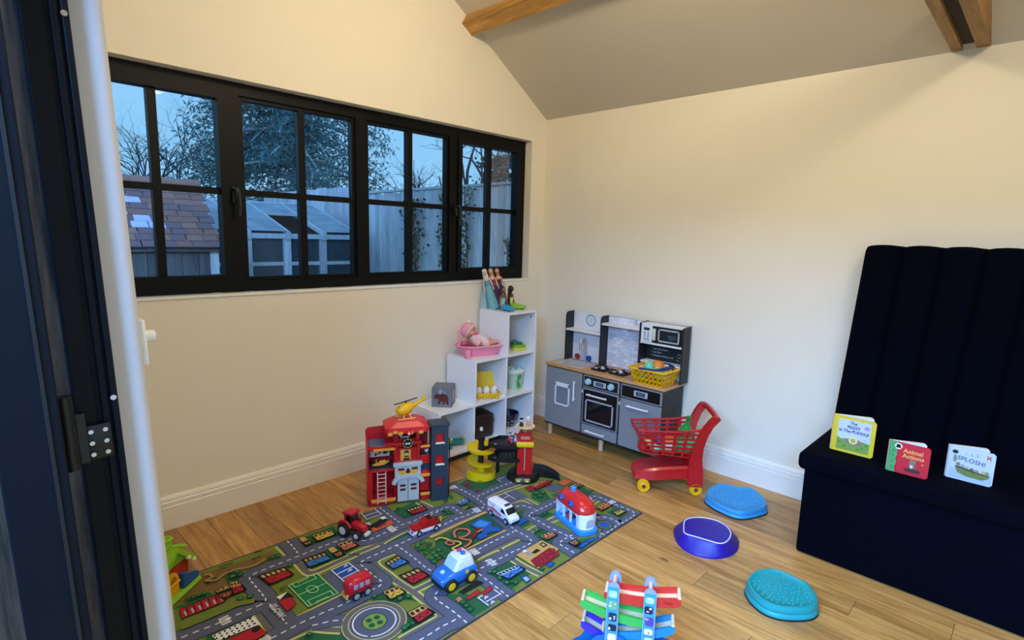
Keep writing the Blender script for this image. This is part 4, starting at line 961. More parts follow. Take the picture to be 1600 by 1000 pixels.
# ================================================================ wooden car ramp in the foreground
ca = -0.7982195
RX = Vector((math.cos(ca), math.sin(ca), 0)); RY = Vector((-math.sin(ca), math.cos(ca), 0))
RP = Vector((-1.786, -2.082, 0)) - RX * 0.062
rp = thing('toy_car_ramp', 'colourful wooden car ramp with two printed posts in the foreground', 'toy ramp', RP, ca - R(15))
pale = wood('ramp_wood', '#d9bd92', '#f0dbb8', 'X', 3.0, 0.5, knots=False, tint=.02)
def track(col, x0, z0, x1, z1, y0, name, w=.066, rail=.030):
    m = mat('ramp_' + col[1:], col, 0.35, 0.03)
    t = None
    n = 12
    def sag(k): return -0.010 * math.sin(PI * k / n)
    for s in (0, 1):
        yy = y0 + s * (w - .009); rings = []
        for k in range(n + 1):
            u = k / n; x = x0 + (x1 - x0) * u; z = z0 + (z1 - z0) * u + sag(k); e = 1.0 if 0 < k < n else .55
            rings.append([(x, yy, z - rail/2 * e), (x, yy + .009, z - rail/2 * e), (x, yy + .009, z + rail/2 * e), (x, yy, z + rail/2 * e)])
        mb = MB(); mb.loft(rings); o = obj('track_rail', mb, m, rp, smooth=40); o['label'] = name + ' rail'
        if s == 0: t = o
    mb = MB(); mb.loft([[(x0 + (x1 - x0) * k / n, y, z0 + (z1 - z0) * k / n + sag(k) + dz) for y, dz in ((y0 + .009, -.008), (y0 + w - .009, -.008), (y0 + w - .009, -.003), (y0 + .009, -.003))] for k in range(n + 1)]); obj('track_bed', mb, pale, rp, smooth=40)
    for x, z in ((x0 + .006 * (1 if x1 > x0 else -1), z0), (x1 - .006 * (1 if x1 > x0 else -1), z1)):
        obj('dowel', MB().cyl((x, y0 + .006, z + .008), (x, y0 + w - .006, z + .008), .0055, seg=12), pale, rp)
    return t
t = track('#cf2a20', -.080, .296, .158, .318, -.03, 'red')
P = Print(frame2((0, -.0301, 0), (1, 0, 0), (0, 0, 1))); P.text('fuppy', .118, .312, .014, '#7c1410'); P.done('rail_lettering', t)
track('#3aa544', -.155, .252, .075, .222, -.03, 'green'); track('#0f78aa', .145, .222, -.085, .150, -.03, 'light blue'); track('#3026a0', -.150, .178, .070, .110, -.03, 'violet'); track('#f0a020', .145, .095, -.10, .060, -.03, 'yellow')
wave = mat('ramp_blue_base', '#0d5c9e', 0.4, 0.04)
for s in (-.034, .030 + .010):
    mb = MB(); ks = ((-.20, .03), (-.15, .085), (-.10, .145), (-.06, .175), (0, .155), (.08, .140), (.13, .130), (.165, .085), (.20, .035))
    def wh(x):
        for (a, p), (b, q) in zip(ks, ks[1:]):
            if x <= b: return p + (q - p) * (x - a) / (b - a)
        return ks[-1][1]
    pts = [(-.20, 0)] + [(-.20 + .4 * k / 60, wh(-.20 + .4 * k / 60) + .008 * abs(math.sin(k * .52))) for k in range(61)] + [(.20, 0)]
    mb.prism(pts, s - .006 if s < 0 else s, s if s < 0 else s + .006, 'XZ'); obj('wave_side', mb, wave, rp, smooth=30)
clear = mat('post_clear', '#8e96ae', 0.15, 0.03)
rn = random.Random(9)
for pi, px in enumerate((-.050, .064)):
    mb = MB(); w = .019; mb.prism([(px - w, 0), (px + w, 0), (px + w, .325)] + [(px + w * math.cos(R(a)), .325 + w * math.sin(R(a))) for a in range(20, 180, 20)] + [(px - w, .325)], .037, .047, 'XZ'); obj('rear_post', mb, clear, rp)
    mb = MB(); mb.prism([(px - w, 0), (px + w, 0), (px + w, .340)] + [(px + w * math.cos(R(a)), .340 + w * .8 * math.sin(R(a))) for a in range(20, 180, 20)] + [(px - w, .340)], -.046, -.037, 'XZ'); fp = obj('front_post', mb, mat('post_lavender', '#8c98bc', 0.3), rp)
    obj('spacer_dowel', MB().cyl((px, -.037, .338), (px, .037, .326), .0065, seg=12), pale, rp)
    P = Print(frame2((px, -.0462, 0), (1, 0, 0), (0, 0, 1)))
    P.rect(-.0165, .002, .0165, .342, '#3f8dbc'); P.up(); z = .332
    for col in (('#a8d4f0', '#6f9f76', '#26304a', '#1c2236', '#e8f0f6', '#8c2348', '#20284a') if pi == 0 else ('#9ed0ee', '#231b3f', '#5a3f86', '#e8e8f0', '#c7c36a', '#b9b455', '#86b4d8')):
        h = rn.uniform(.022, .036); P.poly(rrect(.026, h - .004, .006, 3, rn.uniform(-.003, .003), z - h/2), col); P.up()
        for q in range(3): P.circ(rn.uniform(-.009, .009), z - h * rn.uniform(.25, .75), rn.uniform(.002, .0045), rn.choice(('#ffffff', '#e8ecf4', '#d95a6a', '#f2d24a', '#ffffff')), 10)
        P.up(); z -= h + .006
    P.done('post_print', fp)
# ================================================================ things on the shelf unit
def skin_body(name, nodes, edges, m, parent, sub=1):
    """continuous limb-and-trunk surface grown from a skeleton: nodes = [(x, y, z, radius)]"""
    bm = bmesh.new(); sk = bm.verts.layers.skin.verify(); vs = []
    for i, n in enumerate(nodes):
        v = bm.verts.new(n[:3]); v[sk].radius = (n[3], n[3]); v[sk].use_root = (i == 0); vs.append(v)
    for a, b in edges: bm.edges.new((vs[a], vs[b]))
    me = bpy.data.meshes.new(name); bm.to_mesh(me); bm.free(); me.materials.append(m)
    o = bpy.data.objects.new(name, me); link(o, parent)
    s = o.modifiers.new('skin', 'SKIN'); s.use_smooth_shade = True
    d = o.modifiers.new('sub', 'SUBSURF'); d.levels = sub; d.render_levels = sub
    return o
Z3, Z2, Z1, Z0 = Z[3], Z[2], Z[1], Z[0] + th
def doll(label, loc, rot, skin, hair_c, dress, seated=False, cape=None, top=None):
    t = thing('fashion_doll', label, 'doll', loc, group='fashion dolls on top of the shelf unit', rot=rot)
    sm = mat('doll_skin_' + skin[1:], skin, 0.45); hm = mat('doll_hair_' + hair_c[1:], hair_c, 0.5, 0.15, 80); dm = mat('doll_dress_' + dress[1:], dress, 0.5, 0.15, 90)
    tm = mat('doll_top_' + (top or dress)[1:], top or dress, 0.5, 0.12, 90)
    b = 0.0 if not seated else -0.125      # hips on the shelf when seated
    H = lambda z: z + b
    hip = H(.148)
    nodes = [(0, 0, hip, .015), (0, 0, H(.175), .012), (0, 0, H(.205), .017), (0, 0, H(.225), .011), (0, 0, H(.240), .0055), (0, -.002, H(.256), .008)]
    edges = [(0, 1), (1, 2), (2, 3), (3, 4), (4, 5)]
    for s in (-1, 1):
        i = len(nodes)
        nodes += [(s * .021, 0, H(.218), .0065), (s * .029, -.004, H(.180), .0052), (s * .031, -.016, H(.148), .0042), (s * .031, -.020, H(.136), .0042)]
        edges += [(3, i), (i, i + 1), (i + 1, i + 2), (i + 2, i + 3)]
        i = len(nodes)
        if seated: nodes += [(s * .012, -.045, hip - .004, .0105), (s * .014, -.085, hip - .010, .0075), (s * .014, -.110, hip - .014, .005)]
        else: nodes += [(s * .010, -.002, .085, .0105), (s * .009, 0, .030, .007), (s * .009, -.012, .006, .006)]
        edges += [(0, i), (i, i + 1), (i + 1, i + 2)]
    bd = skin_body('body', nodes, edges, sm, t)
    hd = obj('head', MB().ell((0, -.003, H(.268)), (.0148, .0160, .0185), 18, 12), sm, t)
    mb = MB()
    for s in (-1, 1): mb.ell((s * .0058, -.0172, H(.268)), (.0024, .0016, .0022), 8, 6)
    obj('eyes', mb, mat('doll_eye', '#1d2730', 0.3), hd)
    obj('lips', MB().ell((0, -.0175, H(.2585)), (.0034, .0016, .0014), 8, 6), mat('doll_lips', '#b4434e', 0.3), hd)
    # hair: cap plus a fall behind the shoulders
    mb = MB(); mb.ell((0, .0055, H(.274)), (.0178, .0165, .0180), 16, 10)
    mb.loft([[(x * 1.0, y * .6 + .014, z) for x, y in circ(w, 12)] for w, z in ((.0165, H(.275)), (.018, H(.245)), (.020, H(.215)), (.016, H(.180)), (.006, H(.160)))])
    obj('hair', mb, hm, t)
    # bodice and skirt
    mb = MB(); mb.loft([[(x, y * .82, z) for x, y in circ(w, 18)] for w, z in ((.0185, H(.150)), (.0152, H(.176)), (.0190, H(.202)), (.0185, H(.210)))], False, False); obj('bodice', mb, tm, t)
    mb = MB()
    def fold(k, a): return 1 + .07 * k * math.cos(9 * a)
    if seated:
        rings = []
        for u, w, h in ((0, .021, .020), (.03, .026, .022), (.065, .029, .019), (.10, .027, .014), (.112, .020, .010)):
            rings.append([(w * math.cos(a) * fold(u * 6, a), -u, max(hip - .020, hip - .002 + h * math.sin(a))) for a in [2*PI*k/24 for k in range(24)]])
        mb.loft(rings)
    else:
        mb.loft([[(w * fold(i / 3, 2*PI*k/28) * math.cos(2*PI*k/28), w * .8 * fold(i / 3, 2*PI*k/28) * math.sin(2*PI*k/28), z) for k in range(28)] for i, (w, z) in enumerate(((.0165, .172), (.024, .150), (.027, .11), (.031, .06), (.036, .004)))], False, True)
    obj('skirt', mb, dm, t)
    if cape:
        mb = MB(); rows = [[((-.018 + .036 * k / 10) * (1 + 3.2 * i / 5) - .006 * i, .020 + .020 * i / 5 + .005 * math.sin(k * 1.5), .212 - .206 * i / 5) for k in range(11)] for i in range(6)]
        mb.loft([r_ + [(x, y + .0015, z) for x, y, z in r_[::-1]] for r_ in rows]); obj('cape', mb, mat('cape_' + cape[1:], cape, 0.5, 0.1, 60), t)
    return t
doll('standing doll with pale hair in a long icy teal gown', (-.615, -.11, Z3), (0, R(-16), R(-38)), '#e8c4ac', '#ebe6da', '#6fb0b4', cape='#a9c4c4', top='#5a9ea6')
doll('standing doll with light brown hair in a long purple gown', (-.565, -.10, Z3), (0, R(-13), R(-40)), '#e0b08c', '#b47a3c', '#4a1a50', top='#8a2f62')
doll('standing doll with red hair in a dark navy skirt', (-.490, -.085, Z3), (0, R(-13), R(-40)), '#e0a888', '#7c2a1a', '#10306a', top='#5a2416')
doll('seated doll with dark hair in a pale teal top and bright blue skirt', (-.605, -.185, Z3), (0, 0, R(-10)), '#8a5638', '#2a1815', '#2a9fd0', True, top='#8fc8c0')
doll('seated doll with black bun hair in a lime green skirt', (-.505, -.165, Z3), (0, 0, R(15)), '#3a2019', '#14100e', '#8cc43a', True, top='#c9d86a')
# --- baby doll in a pink bath
pink = mat('bath_pink', '#f793b0', 0.32, 0.03)
BT = thing('pink_toy_bath', 'pink plastic doll bath on the middle step of the shelf unit', 'toy bath', (-.800, -.165, Z2), R(-18))
def oval(a, b, n=36, cx=0, cy=0): return [(cx + a * math.copysign(abs(math.cos(2*PI*k/n)) ** .75, math.cos(2*PI*k/n)), cy + b * math.copysign(abs(math.sin(2*PI*k/n)) ** .75, math.sin(2*PI*k/n))) for k in range(n)]
mb = MB(); mb.loft([[(x, y, z) for x, y in oval(a, b)] for a, b, z in ((.120, .075, 0), (.128, .082, .010), (.152, .098, .058), (.166, .112, .062), (.168, .114, .068), (.162, .108, .074), (.150, .096, .070), (.125, .078, .016), (.118, .070, .012))]); obj('tub', mb, pink, BT)
mb = MB(); mb.bb(-.150, -.118, -.128, -.090, .0, .060, .006, 2); obj('soap_holder', mb, pink, BT)
mb = MB(); mb.tube([(-.148, .0, .066), (-.150, .0, .150), (-.142, 0, .168), (-.120, 0, .172), (-.108, 0, .162)], [.010, .009, .009, .009, .012], 10); obj('shower_arm', mb, pink, BT)
mb = MB(); mb.ell((-.118, -.01, .08), (.022, .018, .012)); obj('tap', mb, mat('bath_pink_dark', '#d65a90', .35), BT)
BD = thing('baby_doll', 'baby doll with pink hat and dummy lying in the pink bath', 'doll', (-.800, -.165, Z2 + .020), R(-18))
bsk = mat('baby_skin', '#d99a80', 0.45, 0.04)
nodes = [(.02, 0, .030, .040), (-.03, 0, .055, .044), (-.062, 0, .085, .030), (-.080, 0, .104, .020)]
edges = [(0, 1), (1, 2), (2, 3)]
for s in (-1, 1):
    i = len(nodes); nodes += [(-.055, s * .045, .082, .017), (-.040, s * .068, .068, .014), (-.015, s * .070, .058, .011), (-.002, s * .066, .056, .011)]; edges += [(2, i), (i, i+1), (i+1, i+2), (i+2, i+3)]
    i = len(nodes); nodes += [(.055, s * .030, .050, .022), (.088, s * .036, .066, .016), (.118, s * .040, .062, .013), (.128, s * .040, .076, .011)]; edges += [(0, i), (i, i+1), (i+1, i+2), (i+2, i+3)]
bd = skin_body('body', nodes, edges, bsk, BD, 2)
mb = MB(); mb.loft([[(cx + q * .35 * 0 + dx, y, z + dz) for (y, dz), dx in zip([(w * math.cos(2*PI*k/20), h * math.sin(2*PI*k/20)) for k in range(20)], [0] * 20)] for cx, z, w, h in ((.060, .044, .044, .034), (.03, .050, .060, .054), (-.01, .062, .064, .060), (-.045, .082, .062, .052), (-.070, .100, .044, .040), (-.080, .108, .030, .030))]); obj('romper', mb, mat('romper_white', '#e9d3d6', 0.7, 0.08, 60), BD)
for s in (-1, 1):
    mb = MB(); mb.tube([(-.055, s * .040, .085), (-.040, s * .066, .072), (-.030, s * .074, .064)], [.026, .028, .030], 12); obj('sleeve', mb, mat('romper_pink', '#e6b4b6', 0.7, 0.1, 60), BD)
HC = Vector((-.088, -.006, .148)); hf = Vector((.70, -.56, .10)).normalized(); hs_ = Vector((0, 0, 1)).cross(hf).normalized(); hu = hf.cross(hs_)
def onhead(f, sd, up): return tuple(HC + hf * f + hs_ * sd + hu * up)
hd = obj('head', MB().ell(tuple(HC), (.050, .050, .049), 24, 16), bsk, BD)
mb = MB(); mb.ell(onhead(.046, 0, -.006), (.007, .007, .006), 12, 8); 
for s in (-1, 1): mb.ell(onhead(.030, s * .026, -.016), (.018, .018, .016), 14, 10)
obj('cheeks', mb, bsk, hd)
hat_bm = MB(); hat_bm.ell(tuple(HC), (.054, .054, .054), 32, 20)
kill = [v for v in hat_bm.bm.verts if (v.co - HC).normalized().dot((hf * .8 - hu * .55).normalized()) > .22]
bmesh.ops.delete(hat_bm.bm, geom=kill, context='VERTS'); obj('hat', hat_bm, mat('hat_pink', '#ee9fb4', 0.7, 0.1, 60), BD)
ax_ = (hf * .8 - hu * .55).normalized(); e1 = ax_.cross(Vector((0, 0, 1))).normalized(); e2 = ax_.cross(e1)
mb = MB(); mb.tube([tuple(HC + ax_ * .014 + (e1 * math.cos(a) + e2 * math.sin(a)) * .052) for a in [2*PI*k/28 for k in range(28)]], .006, 8, close=True); obj('hat_brim', mb, mat('hat_cream', '#f3cfc0', .7), BD)
mb = MB(); mb.ell(tuple(HC + hu * .058 + hf * .01), (.014, .012, .010)); obj('hat_bow', mb, mat('bow_cream', '#f0dcb8', .7), BD)
for s in (-1, 1): obj('eye', MB().ell(onhead(.0435, s * .019, .006), (.0055, .0055, .0065), 10, 8), mat('baby_eye', '#3a2a22', 0.2), hd)
mb = MB(); mb.ell(onhead(.050, 0, -.020), (.014, .016, .013)); mb.ell(onhead(.062, 0, -.021), (.008, .008, .008)); obj('dummy', mb, mat('dummy_pink', '#f06a9a', 0.3), BD)
# --- grey cube with a bear
cb_ = thing('bear_cube', 'grey cardboard cube with a brown bear on its side', 'toy block', (-1.118, -.180, Z1), R(-50))
s_ = .0645
obj('cube', MB().box((0, 0, s_), (2*s_, 2*s_, 2*s_), .002, 1), mat('cube_grey', '#6f747e', 0.6, 0.08, 40), cb_)
def bear(P, k, col):
    pts = [(-.045, -.006), (-.050, .006), (-.044, .020), (-.038, .024), (-.036, .032), (-.031, .026), (-.026, .026), (-.023, .033), (-.018, .024), (-.004, .026), (.012, .030), (.028, .026), (.040, .014), (.045, -.004), (.044, -.024), (.047, -.042), (.030, -.042), (.030, -.026), (.022, -.022), (.020, -.042), (.006, -.042), (.006, -.024), (-.006, -.022), (-.010, -.042), (-.026, -.042), (-.022, -.024), (-.018, -.012), (-.030, -.004)]
    P.poly([(x * k, s_ - .004 + y * k) for x, y in pts], col)
P = Print(frame2((0, -s_, 0), (1, 0, 0), (0, 0, 1))); P.circ(-.004, s_ + .034, .018, '#9aa0a4', 16); P.circ(.012, s_ + .030, .013, '#9aa0a4', 14); P.up(); bear(P, .98, '#5a2c26'); P.done('bear_print', cb_)
P = Print(frame2((s_, 0, 0), (0, 1, 0), (0, 0, 1))); P.poly([(-.020, s_ - .040), (.030, s_ - .036), (.034, s_ + .02), (.016, s_ + .034), (-.006, s_ + .040), (-.022, s_ + .018), (-.016, s_ - .01)], '#b7ae9c'); P.done('side_print', cb_)
# --- egg box and eggs
eg = thing('egg_box', 'open yellow toy egg box in the middle cube', 'egg box', (-.782, -.222, Z1), R(-33))
em = mat('egg_box_yellow', '#f0c51a', 0.5, 0.05)
mb = MB(); mb.loft([[(x, y, z) for x, y in rrect(w, d, .012, 4)] for w, d, z in ((.150, .080, .0), (.170, .100, .006), (.178, .108, .032), (.172, .102, .034), (.160, .090, .012))]); obj('tray', mb, em, eg)
mb = MB()
for i in range(4): mb.lathe([(.016, 0), (.011, .016), (.004, .020)], (-.063 + i * .042, -.056, .004), 10)
obj('feet', mb, mat('egg_box_shade', '#d9a90f', .5), eg)
mb = MB(Matrix.Translation((0, .052, .034)) @ Matrix.Rotation(R(-12), 4, 'X')); mb.loft([[(x, y, z + .062) for x, z in rrect(w, h, .02, 4)] for w, h, y in ((.178, .124, 0), (.176, .122, .004), (.150, .100, .026), (.146, .096, .026), (.168, .114, .003), (.168, .114, .001))]); obj('lid', mb, em, eg)
for i, xx in enumerate((-.052, .001, .054)):
    M = Matrix.Translation((-.782, -.222, Z1)) @ Matrix.Rotation(R(-33), 4, 'Z'); p = M @ Vector((xx, -.006, .013))
    t = thing('toy_egg', ('leftmost white toy egg in the yellow egg box', 'middle white toy egg in the yellow egg box', 'white toy egg with a dark eye, right in the egg box')[i], 'toy egg', p, group='eggs in the yellow box')
    mb = MB(); mb.lathe([(.001, 0), (.016, .003), (.0235, .016), (.0235, .028), (.018, .046), (.010, .056), (.001, .060)], seg=20); obj('shell', mb, mat('egg_white', '#ece6e2', 0.35), t)
    mb = MB(); mb.ell((0, -.0215, .034), (.003, .002, .004) if i < 2 else (.005, .003, .006), 10, 8); obj('eye_mark', mb, mat('egg_mark', '#2a2422' , 0.4) if i == 2 else mat('egg_cheek', '#e6b8c0', .4), t)
# --- bucket of the right-hand cube
bu = thing('lidded_bucket', 'translucent green and white lidded bucket in the right hand cube', 'bucket', (-.490, -.200, Z1))
mb = MB(); mb.lathe([(.052, 0), (.056, .004), (.068, .118), (.070, .122)], seg=30); obj('pail', mb, mat('bucket_mint', '#b9d2bc', 0.3, 0.05), bu)
mb = MB(); mb.lathe([(.073, .120), (.075, .124), (.075, .136), (.066, .146), (.030, .150), (.001, .150)], seg=30); obj('lid', mb, mat('bucket_lid', '#d5e4d8', 0.3, 0.05), bu)
mb = MB(); mb.tube([(-.02 + .006 * math.sin(k), -.064 - .0005 * k, .02 + .010 * k) for k in range(10)], [.010 + .004 * math.sin(k * .9) for k in range(10)], 8); obj('green_label', mb, mat('bucket_green', '#3fa046', 0.4), bu)
mb = MB()
for a in range(5): mb.ell((.04 * math.cos(a * 1.25), .04 * math.sin(a * 1.25), .148), (.022, .016, .012), 12, 8)
obj('lid_shapes', mb, mat('bucket_lid2', '#c4dcc8', .3), bu)
# --- little toys in the top cube
t = thing('stacking_toy', 'small green and yellow toy in the top cube', 'toy', (-.490, -.235, Z2), R(-20), 'small toys in the top cube')
obj('base', MB().box((0, 0, .010), (.10, .055, .020), .004), mat('toy_lime', '#c6c93a', .4), t); obj('deck', MB().box((.0, 0, .030), (.09, .05, .020), .004), mat('toy_leaf', '#6fa838', .4), t); obj('block', MB().box((-.01, 0, .048), (.07, .04, .016), .003), mat('toy_darkgreen', '#2f6a36', .5), t)
t = thing('toy_figure', 'small orange brown toy figure in the top cube', 'toy', (-.535, -.160, Z2), 0, 'small toys in the top cube')
obj('body', MB().lathe([(.016, 0), (.020, .01), (.014, .036), (.004, .042)], seg=16), mat('toy_rust', '#b0682a', .5), t); obj('head', MB().ell((0, 0, .052), (.015, .015, .015)), mat('toy_amber', '#d8963a', .5), t)
t = thing('toy_brick', 'teal toy brick at the back of the top cube', 'toy', (-.445, -.150, Z2), R(12), 'small toys in the top cube')
obj('body', MB().box((0, 0, .024), (.065, .03, .048), .004), mat('toy_teal', '#3f8f9a', .4), t); obj('stud', MB().cyl((0, 0, .048), (0, 0, .056), .009, seg=14), MATS['toy_teal'], t)
# --- brown case and bowl
t = thing('brown_case', 'dark brown case with a pale buckle in the lower middle cube', 'case', (-.800, -.165, Z0), R(-8))
obj('case_body', MB().box((0, 0, .085), (.165, .160, .170), .022, 3), mat('case_brown', '#2c1310', 0.45, 0.15, 30, bump=.2), t); obj('lid_seam', MB().box((0, 0, .118), (.167, .162, .003), .001, 1), mat('case_seam', '#1a0a08', .6), t)
bk_ = obj('strap', MB().box((-.03, -.081, .085), (.016, .006, .07), .002, 1), MATS['case_seam'], t); obj('buckle', MB().box((-.03, -.086, .075), (.020, .006, .026), .003, 1), mat('buckle_cream', '#d5cdbd', .4), bk_)
t = thing('patterned_bowl', 'dark blue bowl with a pale leaf pattern in the lower right cube', 'bowl', (-.500, -.165, Z0))
mb = MB(); mb.lathe([(.036, 0), (.044, .004), (.066, .05), (.074, .095), (.075, .10), (.071, .10), (.060, .05), (.036, .012), (.001, .010)], seg=32, cap=True); obj('bowl_body', mb, mat('bowl_blue', '#11163a', 0.2, 0.1), t)
mb = MB(); rn = random.Random(5)
for k in range(26):
    a = rn.uniform(0, 2*PI); z = rn.uniform(.016, .052); r0 = .046 + (z - .004) * .47; mb.ell((r0 * math.cos(a), r0 * math.sin(a), z), (.007, .007, .004), 8, 5, rot=(rn.uniform(0, 3), rn.uniform(0, 3), 0))
obj('leaf_pattern', mb, mat('bowl_leaf', '#a8a58a', .4), t)
# --- doll's house bed and chair, left lower cube
t = thing('toy_bed', 'teal and yellow toy bed in the lower left cube', 'toy bed', (-1.040, -.210, Z0), R(-25), 'doll house furniture')
teal_t = mat('bed_teal', '#1f8a86', 0.45); by_ = mat('bed_yellow', '#c9c243', 0.45)
obj('mattress', MB().box((0, 0, .028), (.10, .056, .022), .006), teal_t, t); obj('pillow', MB().ell((-.036, 0, .044), (.018, .024, .010)), mat('bed_pillow', '#e2dfc4', .6), t)
for sx, h in ((-.053, .06), (.053, .044)):
    mb = MB(); 
    for (y0, y1, z0, z1) in ((-.031, -.024, 0, h), (.024, .031, 0, h), (-.031, .031, h - .008, h), (-.031, .031, .014, .022)): mb.bb(sx - .004, sx + .004, y0, y1, z0, z1)
    obj('bed_end', mb, by_, t, smooth=0)
t = thing('toy_chair', 'small teal toy armchair beside the toy bed', 'toy chair', (-1.115, -.235, Z0), R(-30), 'doll house furniture')
obj('seat', MB().box((0, 0, .014), (.038, .034, .028), .004), teal_t, t); obj('backrest', MB().box((0, .016, .036), (.038, .008, .034), .003), by_, t)
for s in (-1, 1): obj('armrest', MB().box((s * .017, 0, .032), (.006, .030, .010), .002), teal_t, t)
